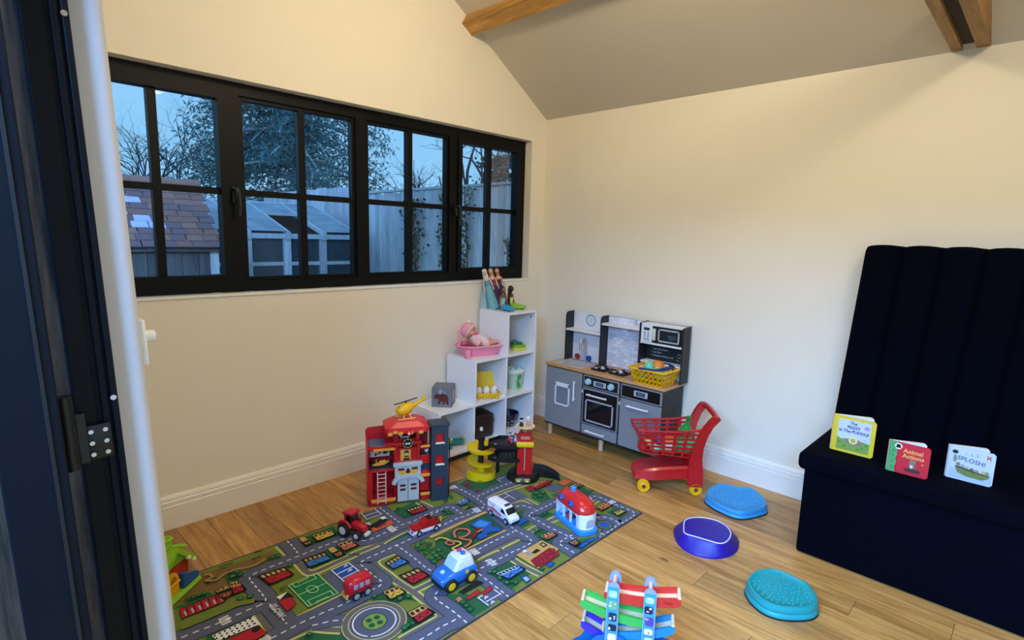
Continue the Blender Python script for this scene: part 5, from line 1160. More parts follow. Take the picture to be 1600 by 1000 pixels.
# ================================================================ printed play rug (road map)
RUG_PRINT = """
P|i|0|2798,662 2698,498 2655,500 2539,526 2428,529 2373,531 2375,578 2437,612 2529,601 2584,596 2594,645 2646,659 2700,631 2783,649
P|b|0|2597,592 2531,604 2553,658 2560,724 2651,677 2601,646
P|b|0|2798,662 2672,649 2662,689 2684,698 2795,673
P|b|0|2756,894 2586,905 2599,1037 2622,1064 2767,931
P|b|0|2253,518 2073,520 2088,618 2253,611
P|b|0|2323,690 2219,682 2086,715 2068,763 2206,789 2316,777
P|b|0|1976,813 1898,800 1822,810 1847,853 1972,852
P|b|0|1798,593 1638,581 1621,717 1769,719 1784,693
P|b|0|2115,912 2087,901 2113,967 2113,1028 2127,1023
P|a|0|1898,931 1834,934 1815,1122 1913,1132
P|b|0|1778,950 1583,938 1440,936 1465,1106 1704,1123 1819,1114 1833,1022
P|b|0|2105,906 2080,910 2098,939 2103,1023 2117,1018
P|b|0|2098,1053 2095,1209 2101,1379 2197,1375 2254,1372 2198,1314 2180,1234 2200,1171 2235,1137 2191,1119 2140,1104
P|a|0|2179,1220 2133,1220 2098,1290 2183,1287
P|b|0|2002,1305 1941,1355 1914,1411 1930,1485 2015,1482 2011,1415
P|b|0|1774,1307 1638,1320 1632,1475 1794,1479
P|a|0|1789,1468 1645,1446 1632,1475 1734,1488
P|b|0|1490,851 1424,819 1432,865 1494,834
P|b|0|1404,1225 1334,1233 1323,1322 1417,1374 1444,1296
P|b|0|1357,1037 1261,1036 1316,1100 1348,1168 1412,1167 1382,1088
P|b|0|1247,1126 1183,1133 1181,1187 1284,1179
P|b|0|1083,932 1008,954 1058,1057 1137,1055 1139,983
P|b|0|1025,1029 847,1055 814,1108 836,1187 1033,1108
P|b|0|1343,1418 1265,1426 1188,1476 1345,1488
P|b|0|963,1362 882,1357 879,1440 955,1446
P|b|0|1373,591 1187,551 1125,658 1119,744 1326,754
P|b|0|2541,1142 2482,1136 2407,1213 2405,1271
P|b|0|2227,1115 2164,1113 2122,1145 2163,1206 2232,1156
P|b|0|2117,1018 2103,1057 2112,1131 2151,1118
K|c|34|2333,511 2333,585 2332,648 2333,721 2334,791 2316,811 2273,813 2209,810 2132,812 2119,805 2053,808 1988,806 1938,800 1872,791 1810,792 1714,794 1621,717 1621,597
K|c|34|1988,806 1993,878 1973,912 2023,909 2072,910 2091,930 2097,969 2094,1033 2094,1107 2086,1202 2085,1279 2085,1348 2089,1386 2105,1399 2154,1399 2232,1396 2274,1396
K|c|30|2086,1202 2039,1204 1980,1206
K|c|34|2581,854 2582,909 2587,1030 2589,1096
K|c|26|2512,1040 2446,1039 2335,1036 2288,1035
K|c|34|2578,1111 2525,1114 2475,1123 2443,1160 2401,1207
K|c|30|1748,1203 1693,1202 1611,1209 1511,1213 1445,1215 1324,1212 1224,1221 1093,1235
K|c|30|1612,1213 1627,1298 1632,1391 1623,1483
K|c|26|1035,844 1146,829 1239,822 1311,825 1330,857 1328,934 1257,945 1198,950 1176,977 1183,1094
K|c|22|1382,1206 1284,1209 1182,1212
K|c|22|939,1251 867,1246 827,1254
L|f|20|1796,933 1765,934 1623,931 1433,935
L|f|12|1746,1128 1596,1129 1485,1133
L|a|30|2813,808 2700,811 2620,810 2567,835
R|c|88|2861,854 2814,857 2781,859 2718,866 2687,866 2656,866 2627,866 2602,866 2569,869
R|c|88|2293,502 2294,553 2301,634
R|c|70|1807,514 1812,599 1817,710
R|c|80|1812,1298 1814,1317 1819,1383 1825,1458 1828,1497
R|c|88|2569,869 2558,869 2543,865 2531,854 2528,831 2527,775 2527,720 2527,683 2520,665 2494,652 2461,652 2415,651 2389,653 2366,653 2306,654 2260,653 2213,653 2149,656 2093,662 2071,688 2047,720 2028,743 1993,749 1943,747 1906,743 1859,741 1811,740 1757,748 1673,740 1632,739 1595,744
R|c|70|1662,756 1603,754 1555,746 1526,770 1528,809 1532,857
R|c|88|2530,888 2529,945 2529,1040
R|c|88|2601,1075 2553,1074 2512,1072 2475,1071 2438,1073 2399,1075 2358,1080 2321,1082 2243,1081 2198,1081 2171,1083 2149,1072 2141,1050 2143,1011 2143,955 2142,902 2130,882 2094,874 2058,876 2011,876 1968,876 1919,876 1857,874 1775,876 1673,879 1612,875 1562,879 1538,886 1481,884 1425,885 1393,874 1378,858 1368,815 1359,753 1357,667 1361,602 1366,535
R|c|78|1345,768 1319,768 1225,764 1156,766 1080,771 998,773
R|c|88|1944,869 1943,940 1944,968 1945,1025 1949,1076 1949,1128 1936,1155 1910,1165 1852,1160 1759,1161 1692,1159 1634,1157 1565,1158 1496,1162 1444,1160
R|c|84|1394,907 1411,1000 1428,1082 1444,1160 1444,1221 1451,1262 1465,1283 1494,1288 1550,1286 1597,1280 1653,1279 1685,1276 1755,1276 1800,1273 1919,1272 1989,1270 2013,1272 2035,1282 2045,1299 2047,1327 2045,1369 2044,1416 2047,1481 2050,1511
R|c|84|2065,1447 2090,1447 2129,1442 2163,1443 2215,1443 2264,1441
R|c|70|1378,992 1327,994 1271,993 1238,1007 1225,1042 1222,1084
R|c|78|959,1104 1056,1101 1161,1101 1222,1098 1260,1095 1288,1107 1295,1126 1294,1181 1301,1235 1297,1313 1297,1374 1297,1407
R|c|78|1274,1377 1306,1375 1338,1374 1370,1381 1384,1403 1385,1444 1387,1477 1389,1520
R|c|66|902,1199 861,1206 849,1234 850,1283 854,1344 852,1405 853,1451 870,1474 910,1481 945,1480 1002,1476 1001,1422 1012,1384 1041,1360 1039,1330
R|c|60|1005,1473 1141,1480 1162,1452
R|c|60|1145,1494 1188,1476
R|c|60|2467,1112 2404,1139 2370,1164
P|c|0|2298,852 2175,849 2172,979 2307,1013
P|e2|0|2258,856 2178,854 2176,974 2257,982
P|m|0|2433,834 2312,833 2311,1014 2432,1011
P|c|0|1926,1419 1842,1421 1845,1468 1931,1484
P|c|0|1301,851 1213,845 1131,850 1143,972 1224,940 1311,938
P|c|0|1915,510 1834,515 1840,592 1927,591
P|c|0|992,954 913,947 899,1023 1001,1022
P|c|0|1125,658 1046,670 1050,749 1127,736
L|h|5|2258,856 2178,854 2176,974 2257,982 2258,856
L|h|5|2258,899 2179,895
L|h|5|2258,940 2177,936
X|h|26|2199,871
X|h|26|2202,913
X|h|26|2201,956
X|h|26|1903,1441
X|h|26|1904,1480
X|h|20|1277,870
X|h|20|1278,911
L|h|5|1927,1480 1926,1419 1902,1419
L|h|5|1919,1458 1849,1462
L|h|5|1844,1423 1845,1468
L|h|4|1301,851 1311,938
L|h|4|1305,894 1212,887
L|h|4|1213,845 1220,937
L|h|4|1125,658 1129,735
L|h|4|1118,697 1060,699
L|h|4|1915,510 1925,587 1843,589 1840,516
L|h|4|1920,549 1838,556
L|n|4|2433,834 2312,833 2311,1014 2432,1011 2433,834
L|n|4|2433,920 2311,923
L|n|4|2418,830 2419,865 2329,866 2328,828
L|n|3|2398,830 2397,846 2353,843 2351,828
L|n|4|2421,1014 2420,977 2327,981 2328,1016
L|n|3|2399,1016 2398,1006 2354,1007 2354,1018
L|n|4|2357,939 2362,945 2368,949 2374,949 2381,947 2387,941 2391,934 2393,925 2393,916 2391,907 2386,901 2380,897 2373,897 2366,899 2361,905 2356,913 2354,922 2354,931 2357,939
P|h|0|2701,845 2666,845 2666,853 2702,853
P|h|0|2702,857 2666,858 2667,865 2702,865
P|h|0|2702,870 2667,870 2668,878 2702,878
P|h|0|2702,883 2668,883 2668,891 2702,891
P|h|0|1896,714 1863,710 1863,719 1897,723
P|h|0|1897,729 1863,725 1863,734 1898,738
P|h|0|1898,744 1863,739 1863,748 1898,753
P|h|0|1899,758 1863,754 1863,762 1899,767
P|h|0|1396,572 1343,580 1346,585 1398,577
P|h|0|1399,580 1348,588 1350,593 1401,585
P|h|0|1403,588 1352,596 1354,601 1405,593
P|h|0|1406,596 1356,604 1358,609 1408,602
P|h|0|1465,856 1429,862 1431,870 1466,864
P|h|0|1467,868 1432,875 1433,882 1469,876
P|h|0|1470,881 1434,887 1436,895 1471,888
P|h|0|1472,893 1437,900 1438,907 1473,901
P|h|0|1735,1135 1705,1138 1705,1147 1736,1144
P|h|0|1736,1149 1705,1152 1705,1161 1737,1157
P|h|0|1737,1163 1705,1166 1705,1174 1738,1171
P|h|0|1738,1176 1705,1180 1704,1188 1739,1184
P|h|0|1728,1135 1696,1140 1697,1147 1729,1143
P|h|0|1730,1148 1697,1152 1698,1160 1731,1156
P|h|0|1732,1160 1699,1164 1700,1172 1734,1168
P|h|0|1735,1173 1700,1177 1701,1184 1736,1181
P|h|0|1732,1246 1700,1253 1701,1262 1733,1255
P|h|0|1733,1261 1702,1267 1703,1275 1734,1269
P|h|0|1734,1275 1703,1281 1704,1289 1735,1283
P|h|0|1735,1289 1705,1294 1706,1303 1736,1297
P|h|0|882,1303 824,1301 824,1307 882,1307
P|h|0|882,1310 824,1310 824,1315 883,1314
P|h|0|883,1316 824,1319 824,1324 883,1321
P|h|0|883,1323 824,1327 824,1333 883,1327
P|h|0|919,1200 890,1197 892,1203 922,1206
P|h|0|924,1210 892,1207 894,1213 927,1216
P|h|0|929,1219 895,1217 896,1223 932,1225
P|h|0|2635,1053 2599,1053 2599,1057 2634,1058
P|h|0|2634,1061 2599,1060 2599,1065 2633,1066
P|h|0|2633,1069 2599,1067 2598,1072 2632,1075
P|h|0|2632,1078 2598,1074 2598,1079 2631,1083
H|dj|0|2494,685 2394,702 2387,777 2485,778
H|ff|0|2655,673 2599,665 2603,692 2655,697
H|df|0|2596,655 2568,669 2566,746 2614,743
H|kk|0|2653,713 2611,715 2616,740 2648,747
P|j|0|2787,688 2766,686 2770,754 2797,759
P|d|0|2787,693 2768,691 2772,749 2794,754
P|l|0|2780,715 2774,714 2775,744 2781,746
P|j|0|2763,689 2741,687 2746,755 2773,760
P|d|0|2762,694 2743,692 2748,751 2771,755
P|l|0|2756,716 2749,715 2751,745 2757,747
P|j|0|2738,690 2716,687 2721,757 2749,761
P|d|0|2738,694 2718,692 2723,752 2747,756
P|l|0|2731,716 2724,715 2727,746 2733,748
P|j|0|2713,690 2691,688 2696,758 2725,763
P|d|0|2713,695 2693,693 2698,753 2722,757
P|l|0|2706,717 2699,716 2702,747 2708,749
P|j|0|2687,691 2665,688 2671,759 2700,764
P|d|0|2687,696 2667,694 2673,754 2697,758
P|l|0|2680,718 2674,717 2676,748 2683,750
P|j|0|2661,692 2638,689 2645,760 2675,765
P|d|0|2661,696 2641,694 2647,755 2672,759
P|l|0|2655,719 2648,718 2651,749 2657,752
P|h|0|2746,923 2602,921 2600,979 2740,964
P|j|0|2742,926 2735,925 2736,935 2742,935
P|j|0|2741,944 2735,943 2735,952 2741,952
P|j|0|2740,961 2734,960 2734,969 2740,969
P|j|0|2725,926 2718,925 2719,934 2726,934
P|j|0|2724,943 2718,942 2718,952 2725,952
P|j|0|2724,961 2717,960 2717,969 2724,969
P|j|0|2708,925 2701,925 2702,934 2709,934
P|j|0|2707,943 2700,942 2701,951 2708,951
P|j|0|2707,960 2700,960 2700,969 2707,969
P|j|0|2691,925 2684,924 2685,934 2691,933
P|j|0|2690,943 2683,942 2684,951 2691,951
P|j|0|2689,960 2682,959 2683,968 2690,968
P|j|0|2673,925 2666,924 2667,933 2674,933
P|j|0|2673,942 2666,941 2666,951 2673,951
P|j|0|2672,960 2665,959 2666,968 2673,968
P|j|0|2655,924 2648,923 2649,933 2656,933
P|j|0|2655,942 2648,941 2649,951 2655,950
P|j|0|2654,960 2647,959 2648,968 2655,968
P|j|0|2637,924 2630,923 2631,932 2638,932
P|j|0|2637,942 2630,941 2631,950 2638,950
P|j|0|2637,959 2629,959 2630,968 2637,968
P|j|0|2619,923 2612,922 2613,932 2620,932
P|j|0|2619,941 2612,940 2613,950 2620,950
P|j|0|2619,959 2611,958 2612,968 2619,968
P|d|0|2724,979 2609,984 2603,1042 2644,1049
C|j|0|2623,998 2609,1002
P|h|0|2496,869 2452,866 2493,895
P|j|0|2483,892 2451,873 2445,917
P|d|0|2501,900 2455,907 2459,963 2501,979
H|ej|0|2311,699 2217,716 2218,781 2320,774
H|kj|0|2193,748 2161,758 2160,793 2199,788
H|ej|0|2065,970 1994,957 1986,1031 2065,1028
H|dj|0|2070,1086 1986,1094 1980,1172 2065,1173
H|gf|0|2178,1131 2118,1141 2115,1195 2186,1193
H|df|0|2179,1303 2113,1305 2106,1371 2186,1377
P|j|0|1962,1335 1850,1328 1840,1362 1949,1359
P|d|0|1958,1384 1891,1379 1894,1400 1962,1400
P|d|0|1892,1403 1839,1394 1844,1416 1893,1421
P|k|0|1992,1360 1971,1361 1977,1385 1998,1384
H|dj|0|1726,640 1635,649 1645,714 1734,700
H|gf|0|2190,547 2107,557 2109,610 2200,607
P|f|0|2247,524 2222,526 2221,561 2248,563
H|gj|0|2252,581 2220,586 2219,607 2251,607
H|kf|0|2143,695 2088,701 2077,767 2150,764
P|f|0|2191,695 2164,693 2163,736 2192,739
H|kj|0|2194,756 2159,757 2162,789 2197,787
P|o|0|1981,623 1946,672 1840,665 1846,710 1954,709 1995,704
P|j|0|1945,645 1854,622 1854,662 1933,690
P|h|0|1867,610 1843,614 1844,640 1868,637
P|d|0|1928,683 1876,673 1880,687 1924,693
P|h|0|1948,613 1932,616 1935,642 1950,640
H|el|0|1765,1354 1658,1373 1654,1420 1756,1420
P|e2|0|1704,1443 1677,1450 1682,1481 1714,1484
P|l|0|1701,1449 1682,1454 1687,1476 1709,1478
H|kf|0|1404,1286 1338,1295 1334,1334 1408,1332
P|f|0|1601,1314 1423,1311 1419,1413 1605,1452
P|p|0|1582,1388 1444,1380 1453,1446 1569,1450 1604,1440
P|j|0|1540,1350 1495,1342 1491,1366 1528,1366
P|q|0|1559,1317 1539,1321 1545,1365 1567,1358
P|h|0|1557,1309 1538,1312 1542,1329 1561,1325
P|j|0|1458,1326 1431,1324 1433,1359 1465,1360
P|f|0|1455,1334 1438,1333 1441,1352 1455,1351
P|d|0|1521,1387 1503,1390 1511,1406 1530,1404
P|d|0|1487,1390 1469,1392 1477,1409 1496,1406
P|d|0|1452,1392 1434,1395 1442,1412 1462,1409
P|d|0|1538,1419 1521,1421 1528,1437 1547,1435
P|d|0|1499,1422 1481,1425 1489,1441 1508,1438
P|d|0|1462,1422 1444,1425 1452,1442 1472,1439
P|d|0|1560,1417 1543,1420 1550,1435 1569,1433
P|e2|0|1561,1457 1525,1454 1522,1476 1561,1480
H|kj|0|1350,1418 1306,1430 1317,1462 1357,1459
P|e2|0|1319,1455 1288,1463 1276,1479 1341,1483
H|el|0|1487,750 1421,750 1423,800 1490,801
P|p|0|1081,880 1037,882 923,906 931,955 1091,932
P|e2|0|1398,1104 1339,1097 1337,1142 1403,1146
H|kf|0|969,1293 886,1302 887,1346 977,1343
H|gj|0|950,1389 889,1402 892,1434 962,1433
P|o|0|895,967 816,963 806,1013 891,1018
H|ij|0|883,1041 801,1046 811,1096 885,1085
H|df|0|1033,886 942,889 895,932 1056,949
H|kj|0|1348,1418 1309,1423 1313,1456 1353,1452
P|e2|0|1330,1461 1278,1463 1275,1482 1339,1483
P|e2|0|1274,1460 1217,1466 1201,1486 1265,1480
P|e2|0|1583,976 1502,963 1479,1035 1515,1060 1487,1091 1507,1125 1542,1097 1574,1090 1591,1115 1635,1109 1632,1077 1583,1071 1574,1029
P|r|0|1568,982 1511,975 1494,1027 1537,1040 1569,1016
L|k|12|1711,1022 1699,996 1680,975 1647,972 1622,1007 1633,1031 1668,1043 1699,1034 1690,1063 1675,1088 1700,1106 1737,1112
L|g|10|1797,975 1768,972 1752,995 1744,1029 1723,1059 1729,1079 1760,1081 1779,1082 1780,1099 1748,1121
L|k|9|1777,1024 1758,1020 1746,1038 1751,1058 1771,1050 1778,1028
L|p|16|1660,1080 1612,1055 1569,1039
L|g|5|1605,1056 1566,1053
L|j|4|2667,599 2626,598
T|b|22|1884,954 1851,950 1836,979 1874,995 1850,1017 1889,1029 1866,1051 1835,1050 1870,1076 1841,1084 1897,1079 1874,1100 1845,1109 1905,1108 1893,987
T|b|20|2570,584 2549,604 2573,623 2547,631 2603,789 2571,802 2407,595 2380,596
T|b|14|2747,654 2730,659 2712,661 2693,664 2457,841
T|b|16|2368,708 2220,1133 2499,1157
T|b|20|2154,1214 2123,1225 2219,1361 2204,1362 2236,1363 1989,1400 1993,1425 1998,1452
T|b|16|1591,777 1586,814 1608,812 1748,600 1764,680
T|b|16|1581,793 1575,823 1514,702 1463,686 1451,814 1417,818 1212,643 1173,647 1174,694 1126,689
T|b|24|1085,974 1095,1009 1051,991
T|b|18|1778,1329 1764,1342 1778,1389 1777,1431 1757,1442 1750,1456 1388,1240 1359,1244 1601,1469 1220,1157
T|b|14|1226,1158 1254,1158 825,1167
T|b|16|2401,597 2378,606 2370,708
C|s|0|1305,622 1295,631
C|s|0|1290,652 1280,661
C|s|0|1316,658 1306,667
C|s|0|1308,726 1298,735
C|s|0|1282,612 1272,621
L|j|7|2445,513 2412,519
L|j|7|2474,560 2435,559
L|j|7|2595,522 2540,529
L|j|7|2663,596 2624,591
L|j|7|2632,551 2633,575
L|u|10|2655,537 2638,546 2636,573 2662,581 2628,604 2595,586 2546,586 2481,607 2429,592
"""
INK = {'a': '#717f34', 'b': '#29603a', 'c': '#585e74', 'd': '#ad2430', 'e': '#3f7ccb', 'e2': '#1f56a8', 'f': '#c8a05c', 'g': '#d8bc4e', 'h': '#e4e4e8', 'i': '#7a6238', 'j': '#1d201f', 'k': '#cc6f58', 'l': '#9fb6c6', 'm': '#1f7a48', 'n': '#a9d8a4', 'o': '#c4603a', 'p': '#8f1f2c', 'q': '#8d9296', 'r': '#3f8ad0', 's': '#7a3048', 'u': '#a08a54'}
rug = thing('play_rug', 'printed road map play rug on the oak floor', 'rug', (0, 0, 0))
RC = [(-.822, -1.492), (-.775, -.80), (-.755, -.575), (-1.15, -.548), (-1.9, -.505), (-2.88, -.470), (-2.88, -1.502)]
mb = MB(); mb.prism(RC, 0.0004, 0.0040); obj('pile', mb, mat('rug_pile', '#4a4a5c', 0.95, 0.2, 200, bump=.4), rug, smooth=0)
mb = MB(); mb.tube([(x, y, .0026) for x, y in RC], .0024, 6, close=True); obj('bound_edge', mb, mat('rug_edge', '#2a2436', 0.9), rug)
P = Print(base=.0042, step=.00010)
inner = [(x + (.006 if x < -2 else -.006 if x > -1.0 else 0), y + (.006 if y < -1.2 else -.006)) for x, y in RC]
P.poly(inner, INK['a']); P.up()
def inside(p):
    x, y = p; r_ = False; j = len(inner) - 1
    for i in range(len(inner)):
        if (inner[i][1] > y) != (inner[j][1] > y) and x < (inner[j][0]-inner[i][0]) * (y-inner[i][1]) / (inner[j][1]-inner[i][1]) + inner[i][0]: r_ = not r_
        j = i
    return r_
def clip(pts):
    """Sutherland-Hodgman against the (convex) rug outline"""
    out = list(pts); n = len(inner)
    area = sum(inner[i][0] * inner[(i+1) % n][1] - inner[(i+1) % n][0] * inner[i][1] for i in range(n)); sg = 1 if area > 0 else -1
    for i in range(n):
        a, b = inner[i], inner[(i+1) % n]; new = []
        def sd(p): return sg * ((b[0]-a[0]) * (p[1]-a[1]) - (b[1]-a[1]) * (p[0]-a[0]))
        for k in range(len(out)):
            p, q = out[k], out[(k+1) % len(out)]; sp_, sq = sd(p), sd(q)
            if sp_ >= 0: new.append(p)
            if sp_ * sq < 0: t = sp_ / (sp_ - sq); new.append((p[0] + (q[0]-p[0]) * t, p[1] + (q[1]-p[1]) * t))
        out = new
        if len(out) < 3: return []
    return out
_face = P.face
def cface(pts, col, z=None):
    q = [(p[0], p[1]) for p in pts]
    if not all(inside(p) for p in q):
        q = clip(q)
        if len(q) < 3: return
    _face(q, col, z)
P.face = cface
ITEMS = []
for line in RUG_PRINT.strip().splitlines():
    k, c, w, pts = line.split('|'); ITEMS.append((k, c, int(w) / 1000, [tuple(-float(v) / 1000 for v in q.split(',')) for q in pts.split()]))
roads = [(w * .95, smooth_poly(pts, 5)) for k, c, w, pts in ITEMS if k == 'R']
for k, c, w, pts in ITEMS:
    if k == 'P' and c in ('a', 'b', 'i') : P.poly(pts, INK['j']) if 0 else P.poly(pts, INK[c]); P.up(.25)
P.up()
for k, c, w, pts in ITEMS:
    if k == 'K': s = smooth_poly(pts, 4); P.stroke(s, w + .010, '#c3c178'); P.up(.12)
P.up()
for k, c, w, pts in ITEMS:
    if k == 'K': s = smooth_poly(pts, 4); P.stroke(s, w * .72, '#6a6664'); P.up(.12)
P.up()
for w, s in roads: P.stroke(s, w + .006, '#23273a'); P.up(.12)
rc = (-2.291, -1.249)
P.circ(*rc, .122, '#23273a', 40); P.up(); P.circ(*rc, .119, '#c3c178', 40); P.up(.5); P.circ(*rc, .115, '#6a6664', 40); P.up(.5); P.circ(*rc, .095, '#c3c178', 40); P.up(.5); P.circ(*rc, .091, '#585e74', 40)
P.up()
for w, s in roads: P.stroke(s, w, INK['c']); P.up(.12)
P.up()
for w, s in roads:
    if w > .055: P.dash(s, .0055, INK['h'], .020, .016); P.up(.05)
P.up(.5); P.dash(circ(.078, 40, *rc), .005, INK['h'], .30, .012, True)
P.circ(*rc, .046, '#23273a', 30); P.up(.5); P.circ(*rc, .043, '#7c9a4a', 30); P.up(.5)
for a in range(4): P.circ(rc[0] + .022 * math.cos(a * PI/2 + .6), rc[1] + .022 * math.sin(a * PI/2 + .6), .012, '#1f5a3a', 9)
P.circ(-1.077, -1.430, .045, '#23273a', 26); P.up(.4); P.circ(-1.077, -1.430, .040, '#5c6a4e', 26); P.up(.4); P.circ(-1.077, -1.430, .030, '#6a6664', 26); P.up(.4); P.circ(-1.077, -1.430, .026, INK['e2'], 26)
P.up()
for k, c, w, pts in ITEMS:
    if k == 'P' and c not in ('a', 'b', 'i'):
        if c in 'defgop' or c == 'e2': P.stroke(pts, .004, INK['j'], True); P.up(.3)
        P.poly(pts, INK[c]); P.up(.3)
P.up()
rr = random.Random(6)
for k, c, w, pts in ITEMS:
    if k == 'H':
        A, B, Cc, D = [Vector(p) for p in pts]; roof, fac = INK[c[0]], INK[c[1]]
        P.stroke(pts, .008, INK['j'], True); P.poly(pts, roof); P.up(.4)
        f = .42; E_, F_ = A.lerp(D, f), B.lerp(Cc, f)
        P.poly([A, B, F_, E_], fac); P.up(.4)
        n = max(3, int((B - A).length / .018))
        for i in range(n):
            u0, u1 = (i + .2) / n, (i + .8) / n; col = INK['j'] if fac != INK['j'] else INK['f']
            P.poly([A.lerp(B, u0).lerp(E_.lerp(F_, u0), .2), A.lerp(B, u1).lerp(E_.lerp(F_, u1), .2), A.lerp(B, u1).lerp(E_.lerp(F_, u1), .8), A.lerp(B, u0).lerp(E_.lerp(F_, u0), .8)], col)
        P.up(.4)
        P.stroke([E_, E_.lerp(F_, .3).lerp(D.lerp(Cc, .3), .5), E_.lerp(F_, .5), E_.lerp(F_, .7).lerp(D.lerp(Cc, .7), .6), F_], .003, INK['j'])
        P.stroke([D.lerp(E_, .1), D.lerp(Cc, .35).lerp(E_.lerp(F_, .4), .6), D.lerp(Cc, .55)], .003, INK['j'])
    elif k == 'T':
        for p in pts:
            P.circ(p[0], p[1], w / 2 + .004, '#16321f', 9); 
        P.up(.3)
        for p in pts: P.circ(p[0] + .001, p[1] + .001, w / 2, rr.choice(('#2f7a46', '#276a3e', '#3a8248')), 9)
    elif k == 'C': P.circ(pts[0][0], pts[0][1], (Vector(pts[1]) - Vector(pts[0])).length, INK[c], 12)
    elif k == 'L':
        if c in 'kgp' : P.stroke(smooth_poly(pts, 4), w + .006, INK['j']); P.up(.4)
        P.stroke(smooth_poly(pts, 4) if c in 'kgpfu' else pts, w, INK[c]); P.up(.2)
    elif k == 'X': P.text('P', pts[0][0], pts[0][1], w * 1.1, '#c9d6ea', rot=R(-48), bold=.0012)
P.up(); P.text('SLOW', -2.531, -.960, .034, '#c9ccd6', rot=R(-90), bold=.001)
P.done('road_print', rug, print_mat('rug_print', 0.95))
# ================================================================ toys on the rug
RUGZ = 0.0072
# ---- fire station
FS = thing('toy_fire_station', 'red toy fire station with a grey gate and a dark side tower', 'toy building', (-1.835, -.471, RUGZ), math.atan2(-.144, .283))
fr_ = mat('station_red', '#c4161c', 0.35, 0.04, 30); fo = mat('station_orange', '#f0a33a', 0.45); fg = mat('station_grey', '#b9c2c4', 0.4); fd = mat('station_slate', '#2a3a48', 0.45, 0.05); fk = mat('station_dark', '#1a1416', 0.6); fdr = mat('station_deep_red', '#8e0d14', .45)
def fb(name, x0, x1, y0, y1, z0, z1, m, bev=.003, parent=FS): return obj(name, MB().bb(x0, x1, y0, y1, z0, z1, bev, 1), m, parent)
DEP = .125
# left wing: open rooms
mb = MB(); mb.prism([(-.014, 0), (.132, 0), (.132, .398), (.0, .392), (-.014, .380)], DEP - .008, DEP, 'XZ'); obj('back_wall', mb, fr_, FS)
fb('side_wall', -.014, -.006, 0, DEP, 0, .345, fr_); fb('inner_wall', .124, .132, 0, DEP, 0, .40, fr_)
fb('floor_slab', -.006, .124, -.004, DEP - .008, 0, .030, fr_); fb('floor_slab', -.006, .124, 0, DEP - .008, .180, .196, fr_); fb('floor_slab', -.006, .124, 0, DEP - .008, .300, .322, fr_)
fb('deck', -.004, .080, .004, DEP - .01, .322, .326, mat('station_deck', '#5b6b88', .5), .001); fb('deck', -.004, .120, .004, DEP - .01, .196, .199, fd, .001)
fb('trim', .018, .128, -.008, .001, .300, .312, fo, .001); fb('trim', .004, .130, -.010, -.003, .018, .036, fo, .001)
fb('pillar', -.012, .012, -.004, .006, .03, .18, fr_, .002); fb('parapet', .078, .124, .0, .012, .322, .338, fr_, .002)
po = fb('poster_board', .004, .110, DEP - .040, DEP - .034, .235, .288, mat('poster_white', '#e2ddd2', .5), .001)
P = Print(frame2((0, DEP - .0402, 0), (1, 0, 0), (0, 0, 1))); rn = random.Random(2)
for q in range(12): P.circ(rn.uniform(.014, .100), rn.uniform(.245, .280), rn.uniform(.004, .009), rn.choice(('#17161a', '#2a2a30', '#d9a13a', '#17161a')), 9); P.up(.3)
P.done('poster_print', po)
# ladder
mb = MB()
for xx in (.034, .076): mb.bb(xx, xx + .0045, -.016, -.012, .012, .190)
obj('ladder_rails', mb, mat('ladder_pale', '#f0c9c4', .45), FS, smooth=0)
for k in range(8): obj('ladder_rung', MB().bb(.036, .079, -.0155, -.0125, .024 + .0215 * k, .0275 + .0215 * k), MATS['ladder_pale'], FS, smooth=0)
# centre block with gate
fb('centre_wall', .132, .262, .010, DEP, 0, .300, fr_); fb('centre_upper', .140, .256, .020, DEP, .300, .345, fr_)
fb('column', .128, .146, .0, .03, .225, .318, fr_, .003); fb('column', .244, .262, .0, .03, .225, .318, fr_, .003)
fb('balcony', .120, .270, -.006, .03, .318, .338, fr_, .004)
pn = fb('figure_panel', .158, .212, .006, .011, .232, .292, fo, .001)
P = Print(frame2((0, .0058, 0), (1, 0, 0), (0, 0, 1))); P.circ(.190, .268, .009, '#d9b48c', 14); P.poly([(.176, .270), (.204, .270), (.200, .284), (.190, .289), (.180, .284)], '#1b2438'); P.poly([(.172, .233), (.208, .233), (.202, .258), (.178, .258)], '#23211f'); P.up(); P.rect(.174, .246, .206, .250, '#e0b23a'); P.done('figure_print', pn)
gt = fb('gate_wall', .126, .264, -.012, .010, .130, .212, fg, .003); fb('gate_lintel', .118, .272, -.018, .010, .206, .226, fg, .003)
for x0, x1 in ((.143, .176), (.214, .247)):
    fb('gate_window', x0, x1, -.0135, -.011, .172, .198, fo, .0005, gt)
P = Print(frame2((0, -.0138, 0), (1, 0, 0), (0, 0, 1))); P.rect(.143, .186, .176, .198, '#5a1c1a').rect(.214, .186, .247, .198, '#5a1c1a'); P.poly([(.146, .162), (.165, .174), (.195, .178), (.226, .174), (.245, .162)], '#e0a62e'); P.up(); P.circ(.195, .178, .012, '#3c2016', 16).circ(.195, .190, .006, '#3c2016', 10); P.done('gate_print', gt)
mb = MB(); n = 18; o_ = [(.195 + .086 * math.cos(PI * k / n), .118 + .046 * math.sin(PI * k / n)) for k in range(n + 1)]; i_ = [(.195 + .066 * math.cos(PI * k / n), .112 + .036 * math.sin(PI * k / n)) for k in range(n + 1)]
for k in range(n): mb.prism([o_[k], o_[k+1], i_[k+1], i_[k]], -.026, -.006, 'XZ')
obj('gate_arch', mb, fg, FS, smooth=30)
